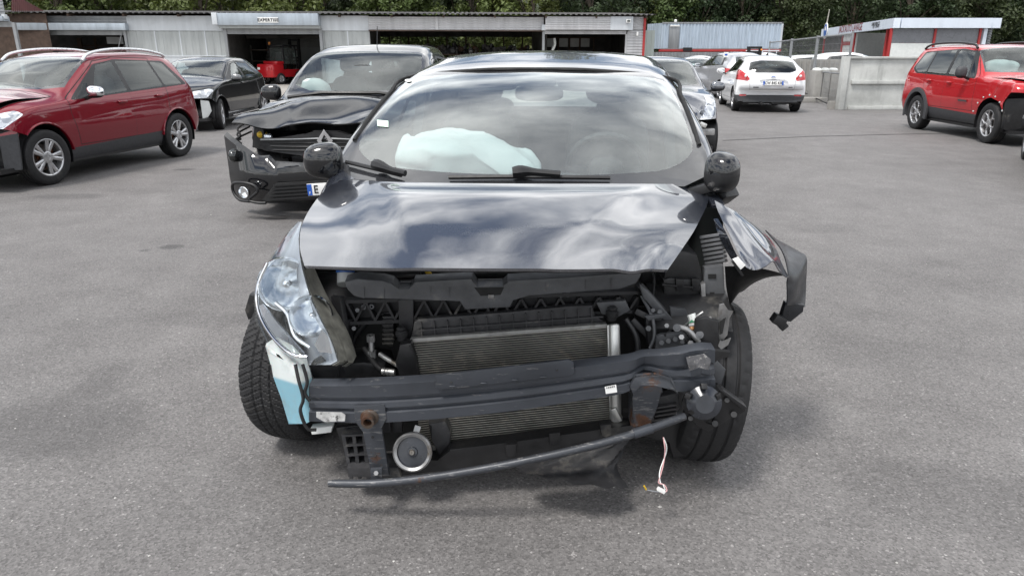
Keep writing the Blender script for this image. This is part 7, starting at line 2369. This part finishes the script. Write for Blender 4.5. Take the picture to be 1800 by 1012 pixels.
# --- white hatchback seen from behind
q0, q1 = G(1292, 196), G(1398, 196)
hd = (G(1272, 185) - G(1288, 196)).normalized()
hd = Vector((.15, 1, 0)).normalized()
lf = Vector((0, 0, 1)).cross(hd)
mid = (q0 + q1) / 2 + hd * .15
fa = mid + hd * 2.65
A5 = thing('white_hatchback', 'white hatchback seen from behind with red lamps and a French plate', 'car', (fa.x, fa.y, 0), math.atan2(hd.x, -hd.y))
rows = [(0.00, .25, .56, .60, .62, .86, .82, .60), (.15, .20, .70, .75, .78, .88, .84, .66), (.5, .18, .84, .88, .92, .90, .86, .70), (1.0, .18, .93, .95, 1.0, .91, .87, .73), (1.25, .18, .95, .99, 1.06, .91, .87, .73),
        (1.7, .18, .96, 1.20, 1.28, .91, .87, .67), (2.15, .18, .98, 1.39, 1.425, .91, .87, .61), (2.6, .18, 1.0, 1.445, 1.48, .91, .87, .60), (3.2, .2, 1.03, 1.44, 1.475, .91, .87, .59), (3.65, .22, 1.07, 1.385, 1.43, .91, .87, .56), (3.95, .24, 1.08, 1.24, 1.34, .91, .87, .57), (4.12, .26, 1.04, 1.12, 1.20, .91, .87, .62), (4.24, .27, .93, .97, 1.0, .91, .87, .68), (4.33, .28, .74, .77, .79, .90, .86, .70), (4.36, .30, .60, .62, .64, .89, .84, .68)]
k = Skin(rows, .88, nose=(.4, .9), tail=(.26, .7), zm=.55, ws_in=.03)
cut_arches(k, .88, 3.53, .365, .32)
k.carve('rear_window_trim', rounded([(-.62, 1.09), (-.45, 1.03), (.45, 1.03), (.62, 1.09), (.56, 1.30), (.3, 1.345), (-.3, 1.345), (-.56, 1.30)], .05), 'front', ylim=(3.6, 4.5), zlim=(.98, 1.45))
k.carve('rear_window', rounded([(-.59, 1.10), (-.43, 1.05), (.43, 1.05), (.59, 1.10), (.53, 1.285), (.3, 1.325), (-.3, 1.325), (-.53, 1.285)], .05), 'front', ylim=(3.6, 4.5), zlim=(.98, 1.45), only=('rear_window_trim',))
k.both('tail_light', rounded([(.56, .86), (.64, .80), (.93, .84), (.93, 1.0), (.80, 1.10), (.66, 1.0)], .03), proj='front', ylim=(3.75, 4.6)) if False else None
for s in (1, -1): k.carve('tail_light|%d' % s, rounded([(s * .58, .88), (s * .62, .82), (s * .95, .86), (s * .95, 1.0), (s * .82, 1.12), (s * .68, 1.0)], .03), 'front', ylim=(3.72, 4.6))
k.carve('rear_skirt', [(-1, .1), (1, .1), (1, .46), (-1, .46)], 'front', ylim=(3.88, 4.7), zlim=(.1, .5))
for s in (1, -1): k.carve('reflector_strip|%d' % s, rounded([(s * .62, .43), (s * .80, .43), (s * .80, .475), (s * .62, .475)], .012), 'front', ylim=(3.88, 4.7), only=('rear_skirt', 'body'))
k.both('window_trim', rounded([(1.45, .98), (3.65, 1.09), (3.45, 1.32), (2.6, 1.385), (2.14, 1.33)], .05))
k.both('side_window', rounded([(1.72, 1.0), (2.45, 1.03), (2.45, 1.36), (2.18, 1.31)], .03), only=('window_trim|1', 'window_trim|-1'))
k.both('side_window#2', rounded([(2.53, 1.04), (3.50, 1.09), (3.36, 1.31), (2.53, 1.36)], .03), only=('window_trim|1', 'window_trim|-1'))
k.panel('door', [(1.34, .98), (1.38, .34), (2.46, .34), (2.48, 1.38), (2.14, 1.35)])
k.panel('door', [(2.485, 1.40), (2.465, .34), (3.08, .34), (3.34, .66), (3.40, 1.1), (3.2, 1.38)])
for s in (1, -1):
    pass
k.carve('seal', inset([(-.56, .60), (.56, .60), (.60, .98), (-.60, .98)], -.006), 'front', ylim=(3.95, 4.7))
k.carve('tailgate', [(-.56, .60), (.56, .60), (.60, .98), (-.60, .98)], 'front', ylim=(3.95, 4.7), only=('seal',))
k.carve('windscreen', hull([(-.66, 1.50), (0, 1.25), (.66, 1.50), (.57, 2.1), (-.57, 2.1)]), 'top', zlim=(1.0, 1.6))
MR = M['white_paint']
P = k.split(A5, dict(body=MR, door=MR, seal=M['seal'], window_trim=M['plastic_clean'], side_window=M['dark_glass'], windscreen=M['glass'], rear_window=M['dark_glass'], rear_window_trim=M['frit'], tail_light=M['red_lens'], rear_skirt=M['clad'], reflector_strip=M['red_lens'], tailgate=MR))
tg = P['tailgate']
yr = 4.36 - .88
plate(tg, (.0, yr + .022, .775), (R(-6), 0, math.pi), 'CW 845 KR')
b = B(); bar(b, (-.36, yr - .02, .885), (.36, yr - .02, .885), .05, .025, bev=.008); obj('plate_trim', b, MR, tg)
b = B(); lathe(b, [(-.004, .001), (-.004, .064), (.006, .064), (.008, .055), (.008, .001)], (0, yr - .055, .935), (0, 1, .5), 24)
for v in b.verts: v.co.z = .935 + (v.co.z - .935) * .42
obj('oval_badge', b, M['chrome'], tg)
b = B(); soft(b, (0, yr - .045, .937), (.105, .006, .038), 2.2); obj('badge_field', b, M['plate_blue'], tg)
for s in (1, -1):
    b = B(); soft(b, (s * .70, yr - .12, .95), (.06, .06, .07), 2.5); obj('reversing_lamp', b, M['paper'], P['tail_light|%d' % s])
    mirror_part(A5, (s * 1.02, 1.6 - .88, 1.03), s, (.24, .14, .16), MR)
    wheel(A5, (s * .79, 0, .32), .32, .21, .21, (5, 'wide'), s); wheel(A5, (s * .79, 2.65, .32), .32, .21, .21, (5, 'wide'), s)
text('FOCUS', .055, M['chrome'], tg, (-.46, yr - .012, .655), (R(90), 0, math.pi), 'lettering') if False else None
b = B(); bar(b, (.36, yr + .015, .665), (.50, yr + .0, .665), .01, .026); obj('badge_letters', b, M['clad'], tg)
b = B(); bar(b, (-.40, yr + .015, .665), (-.50, yr + .0, .665), .01, .022); obj('badge_letters', b, M['clad'], tg)
b = B(); tube(b, cr_spline([(-.02, yr - .30, 1.06), (-.15, yr - .34, 1.10), (-.25, yr - .35, 1.115)], 4), .012, 6); obj('rear_wiper', b, M['plastic_clean'], A5)
b = B(); prism(b, [(-.03, 2.15, 1.475), (.03, 2.15, 1.475), (.012, 2.30, 1.535), (-.012, 2.30, 1.535)], (0, .05, 0)); obj('roof_fin', b, M['plastic_clean'], A5)
b = B(); cyl(b, (.25, yr - .15, .26), (.25, yr + .0, .26), .04, 12); obj('exhaust', b, M['plastic_clean'], A5)
b = B(); box(b, (-.25, yr - .35, .27), (.4, .3, .12), None, 0, .02); obj('silencer', b, M['plastic_clean'], A5)
cabin(A5, 1.3, .70, zf=.36, zd=.95, yc=.5); under(A5, k, 3.53, .8); liner(A5, 2.65, .32, .35, .5, .88)

# --- red off-roader on the right
CR, rz, d_ = place_by_wheels((1746, 253.5), (1606, 225.5), -1, 2.57, .885)
print('red off-roader wheelbase in photo', round(d_, 2))
A6 = thing('red_offroader', 'bright red boxy off-roader with black wheel-arch cladding and a wrecked nose', 'car', (CR[0] - .10, CR[1], 0), rz)
rows = [(0.00, .34, .80, .84, .86, .84, .80, .66), (.06, .30, .92, .96, .98, .87, .84, .70), (.25, .28, 1.02, 1.05, 1.08, .89, .87, .74), (.8, .28, 1.06, 1.085, 1.12, .90, .875, .76), (1.20, .28, 1.08, 1.10, 1.15, .90, .875, .775), (1.35, .28, 1.085, 1.16, 1.23, .90, .875, .77),
        (1.62, .28, 1.04, 1.40, 1.46, .90, .875, .72), (1.85, .28, 1.045, 1.565, 1.62, .90, .875, .69), (2.3, .28, 1.06, 1.64, 1.675, .90, .875, .69), (3.2, .28, 1.09, 1.645, 1.685, .90, .875, .685), (3.85, .3, 1.12, 1.615, 1.66, .895, .87, .655), (4.04, .32, 1.12, 1.50, 1.58, .89, .86, .66), (4.15, .34, 1.06, 1.20, 1.26, .88, .85, .70), (4.2, .36, .86, .90, .92, .87, .83, .70), (4.24, .4, .66, .7, .72, .85, .8, .68)]
k = Skin(rows, .80, nose=(.24, .6), tail=(.13, .4), zm=.66)
k.carve('cut', [(-.5, 0), (.34, 0), (.46, .72), (.30, .88), (-.5, .88)], 'side')
cut_arches(k, .80, 3.37, .42, .36)
k.carve('windscreen_trim', hull([(-.745, 1.40), (-.5, 1.32), (0, 1.27), (.5, 1.32), (.745, 1.40), (.665, 1.86), (-.665, 1.86)]), 'top', zlim=(1.05, 1.7))
k.carve('windscreen', hull([(-.71, 1.42), (-.5, 1.35), (0, 1.30), (.5, 1.35), (.71, 1.42), (.64, 1.82), (-.64, 1.82)]), 'top', only=('windscreen_trim',), zlim=(1.05, 1.7))
k.both('window_trim', rounded([(1.46, 1.075), (3.66, 1.12), (3.88, 1.22), (3.72, 1.54), (2.3, 1.595), (1.80, 1.54)], .06))
k.both('side_window', rounded([(1.74, 1.10), (2.40, 1.115), (2.40, 1.565), (1.90, 1.53)], .03), only=('window_trim|1', 'window_trim|-1'))
k.both('quarter_window', rounded([(1.53, 1.10), (1.69, 1.102), (1.80, 1.42)], .02), only=('window_trim|1', 'window_trim|-1'))
k.both('rear_side_window', rounded([(2.50, 1.117), (3.22, 1.135), (3.18, 1.555), (2.50, 1.567)], .03), only=('window_trim|1', 'window_trim|-1'))
k.both('rear_side_window#2', rounded([(3.27, 1.14), (3.63, 1.15), (3.81, 1.235), (3.68, 1.515), (3.24, 1.545)], .04), only=('window_trim|1', 'window_trim|-1'))
k.both('sill_cladding', [(1.18, .1), (3.0, .1), (3.0, .50), (1.18, .46)])
k.panel('door', [(1.40, 1.12), (1.36, .52), (2.42, .52), (2.45, 1.56), (1.82, 1.55)])
k.panel('door', [(2.455, 1.57), (2.425, .52), (2.92, .52), (3.18, .78), (3.25, 1.16), (3.22, 1.55)])
k.carve('bonnet', hull([(-.70, .4), (-.74, 1.22), (.74, 1.22), (.70, .4), (.6, .08), (-.6, .08)]), 'top', zlim=(.95, 1.3))
k.both('tail_light', rounded([(3.98, .96), (4.3, .96), (4.3, 1.17), (4.0, 1.17)], .03))
for v in k.bm.verts:
    p = v.co
    if p.y < .1 and p.z > .7:
        p.z += .018 * math.sin(p.x * 14 + p.y * 9) * min(1, -p.y + .1)
        if p.x < -.4: p.x += .03 * math.sin(p.y * 16 + p.z * 8)
MR = M['red_paint2']
P = k.split(A6, dict(body=MR, door=MR, seal=M['seal'], window_trim=M['plastic_clean'], side_window=M['glass'], quarter_window=M['dark_glass'], rear_side_window=M['dark_glass'], windscreen=M['glass'], windscreen_trim=M['frit'], sill_cladding=M['clad'], bonnet=MR, tail_light=M['red_lens']))
hinge(P['bonnet'], (0, .40, 1.14), 2.5)
for s in (1, -1):
    d0 = P['door|%d' % s]
    handle(d0, .905, 2.24 - .80, .985, s, MR); handle(d0, .905, 3.00 - .80, 1.0, s, MR)
    b = B(); bar(b, (s * .912, 1.52 - .8, .68), (s * .912, 1.80 - .8, .68), .008, .03); obj('door_badge', b, M['clad'], d0)
    mirror_part(A6, (s * 1.03, 1.66 - .80, 1.18), s, (.20, .16, .21), M['clad'], 0, -.06)
    arch_trim(A6, 2.57, .36, .40, .905, s, .085, .09, M['clad'])
    roof_rail(A6, [(s * .67, 1.9 - .8, 1.60), (s * .665, 2.05 - .8, 1.665), (s * .655, 2.6 - .8, 1.705), (s * .65, 3.4 - .8, 1.70), (s * .645, 3.75 - .8, 1.655), (s * .64, 3.88 - .8, 1.60)], .022, M['plastic_clean'])
    for i in range(7):                                   # bare clips where the front arch cladding is missing
        a = .35 + i * .38
        b = B(); soft(b, (s * .915, .46 * math.cos(a), .36 + .46 * math.sin(a)), (.02, .03, .03), 2.4); obj('trim_clip', b, M['airbag'], A6)
    b = B(); prism(b, [(s * .86, -.40, .30), (s * .87, -.36, .78), (s * .70, -.62, .80), (s * .66, -.60, .32), (s * .76, -.48, .24)], (0, .03, 0), 0, .006); obj('wheel_shield', b, M['plastic'], A6)
    b = B(); lamp_bowl(b, (s * .58, -.62, .78), (s * .3, -1, 0), .09, .08); obj('headlight', b, M['lamp_silver'], A6, smooth=50)
    wheel(A6, (s * .785, 0, .345), .345, .225, .215, (5, 'y'), s, R(-3)); wheel(A6, (s * .785, 2.57, .345), .345, .225, .215, (5, 'y'), s)
guts(A6, -.52, .55, .34, .80, 'plastic')
for i in range(5):
    b = B(); box(b, (-.62 + .05 * i, -.56 - .02 * i, .50 + .09 * i), (.12, .12, .06), Matrix.Rotation(.5 * i, 3, 'Y'), 0, .012); obj('broken_bracket', b, M['plastic' if i % 2 else 'bare_metal'], A6)
b = B(); soft(b, (-.28, .98, 1.24), (.60, .34, .30), 3, None, 30, 20)
for v in b.verts: v.co += Vector((.012 * math.sin(v.co.z * 40), .012 * math.sin(v.co.x * 35), .014 * math.sin(v.co.x * 22 + v.co.y * 15)))
obj('airbag', b, M['airbag'], A6, smooth=70)
cabin(A6, 1.30, .72, zf=.48, zd=1.08, yc=.52); under(A6, k, 3.37, .8); liner(A6, 0, .36, .40, .5, .87); liner(A6, 2.57, .36, .39, .5, .87)

# --- plainer cars: dark one cut by the right edge, and those far back in the yard
def plain_car(name, label, paint_m, loc, rz, Hh=1.46, L=4.1, dark=True, group=None, style=(5, 'double'), rear_lamps=True):
    root = thing(name, label, 'car', loc, rz, group)
    f = Hh / 1.46; e = L / 4.06
    rows = [(0.00, .26, .56, .60, .62, .82, .78, .58), (.12, .20, .68, .72, .74, .85, .81, .64), (.45, .18, .82, .86, .90, .87, .83, .68), (1.15, .18, .945, .97, 1.03, .87, .84, .71), (1.30, .18, .95, 1.0, 1.08, .87, .84, .71), (1.65, .18, .955, 1.18, 1.26, .87, .84, .66), (2.08, .18, .965, 1.34, 1.40, .87, .84, .60), (2.5, .18, .98, 1.39, 1.46, .87, .84, .585), (3.1, .18, 1.01, 1.375, 1.45, .87, .84, .575), (3.6, .2, 1.03, 1.29, 1.38, .865, .83, .55), (3.82, .24, 1.0, 1.12, 1.22, .86, .82, .58), (3.96, .26, .86, .90, .94, .85, .81, .62), (4.06, .30, .60, .64, .66, .83, .78, .60)]
    rows = [(a * e, b_, c * f, d * f, t * f, w, x, y) for a, b_, c, d, t, w, x, y in rows]
    k = Skin(rows, .82 * e, nose=(.4, .9), tail=(.28, .6), step=.08)
    sra = 3.38 * e
    cut_arches(k, .82 * e, sra, .36, .31)
    S = lambda P: [(a * e, z * f) for a, z in P]
    T = lambda P: [(x, a * e) for x, a in P]
    k.carve('windscreen', hull(T([(-.655, 1.44), (-.43, 1.28), (0, 1.21), (.43, 1.28), (.655, 1.44), (.56, 2.03), (-.56, 2.03)])), 'top', zlim=(1.0, 1.8))
    k.carve('rear_window', rounded([(-.56, 1.03 * f), (.56, 1.03 * f), (.47, 1.30 * f), (-.47, 1.30 * f)], .06), 'front', ylim=(3.2 * e, 4.4 * e), zlim=(.98, 1.6))
    k.both('window_trim', rounded(S([(1.38, .98), (3.42, 1.05), (3.20, 1.30), (2.5, 1.365), (2.06, 1.31)]), .05))
    k.both('side_window', rounded(S([(1.66, 1.0), (2.36, 1.025), (2.36, 1.34), (2.10, 1.29)]), .03), only=('window_trim|1', 'window_trim|-1'))
    k.both('side_window#2', rounded(S([(2.44, 1.03), (3.25, 1.06), (3.12, 1.29), (2.44, 1.335)]), .03), only=('window_trim|1', 'window_trim|-1'))
    k.panel('door', S([(1.32, .98), (1.34, .34), (2.38, .34), (2.40, 1.36), (2.08, 1.33)]))
    k.both('headlight', rounded([(-.16, .60), (.14, .60), (.42, .78), (.34, .82), (.0, .77), (-.16, .70)], .03), proj='diag', ylim=(-.3, .85))
    for s in (1, -1): k.carve('tail_light|%d' % s, rounded([(s * .52, .80 * f), (s * .95, .80 * f), (s * .95, .97 * f), (s * .56, .93 * f)], .03), 'front', ylim=(3.5 * e, 4.6 * e))
    k.carve('bumper_skirt', [(-1, .1), (1, .1), (1, .38), (-1, .38)], 'front', ylim=(-.5, .4)); k.carve('bumper_skirt', [(-1, .1), (1, .1), (1, .42), (-1, .42)], 'front', ylim=(3.7 * e, 4.7 * e))
    P = k.split(root, dict(body=paint_m, door=paint_m, seal=M['seal'], window_trim=M['plastic_clean'], side_window=M['dark_glass' if dark else 'glass'], windscreen=M['glass'], rear_window=M['dark_glass' if dark else 'glass'], headlight=M['reflector'], tail_light=M['red_lens'], bumper_skirt=M['clad']))
    for s in (1, -1):
        mirror_part(root, (s * .97, 1.52 * e - .82 * e, 1.02 * f), s, (.22, .13, .15), paint_m)
        wheel(root, (s * .76, 0, .31), .31, .21, .205, style, s); wheel(root, (s * .76, sra - .82 * e, .31), .31, .21, .205, style, s)
    cabin(root, 1.2, .66, zf=.36, zd=.92 * f, yc=.45, seats=True); under(root, k, sra, .78)
    return root


def far_car(px, py, *a, **kw): pass


q = G(1803, 325)
hd = Vector((-.50, -.86, 0)).normalized(); lf = Vector((0, 0, 1)).cross(hd)
c = q + lf * .86 + Vector((.16, 0, 0))
plain_car('dark_grey_car', 'dark grey car cut off by the right edge of the photo', M['grey_paint'], (c.x, c.y, 0), math.atan2(hd.x, -hd.y), 1.55)
plain_car('silver_people_carrier', 'silver people carrier behind the white hatchback, tail towards us', M['silver_paint'], (G(1268, 176).x + .6, G(1268, 176).y + 3.4, 0), R(180 + 6), 1.60, 4.4)
plain_car('white_estate', 'white car far back beside the container, nose towards us', M['white_paint'], (G(1222, 152).x, G(1222, 152).y + .5, 0), R(-22), 1.46)
plain_car('pale_silver_car', 'pale silver car parked just in front of the far white one', M['silver_paint'], (G(1226, 166).x - .3, G(1226, 166).y, 0), R(-18), 1.42, dark=False)
plain_car('lime_car', 'pale lime car seen through the windscreen of the red crossover', M['pale_green_paint'], (-11.6, 13.2, 0), R(60), 1.42)

for x_, y_, lab in ((1418, 33, 'white van with a roof rack behind the mesh fence'), (1512, 31, 'low white car mostly hidden behind the barrier wall'), (1575, 30, 'white car roof showing over the barrier wall by the red off-roader')):
    p = D(x_, 110, y_)
    r_ = plain_car('white_van' if y_ == 33 else 'white_car', lab, M['white_paint'], (p.x, p.y, 0), R(70), 1.60 if y_ != 31 else 1.50, 4.3)
    if y_ == 33:
        b = B()
        for s_ in (-.5, .5): bar(b, (s_, 1.2, 1.66), (s_, 2.6, 1.66), .04, .04)
        for yy in (1.3, 1.9, 2.5): bar(b, (-.5, yy, 1.66), (.5, yy, 1.66), .04, .04); bar(b, (-.5, yy, 1.55), (-.5, yy, 1.66), .03, .03, (0, 1, 0)); bar(b, (.5, yy, 1.55), (.5, yy, 1.66), .03, .03, (0, 1, 0))
        obj('roof_rack', b, M['white_sheet'], r_)
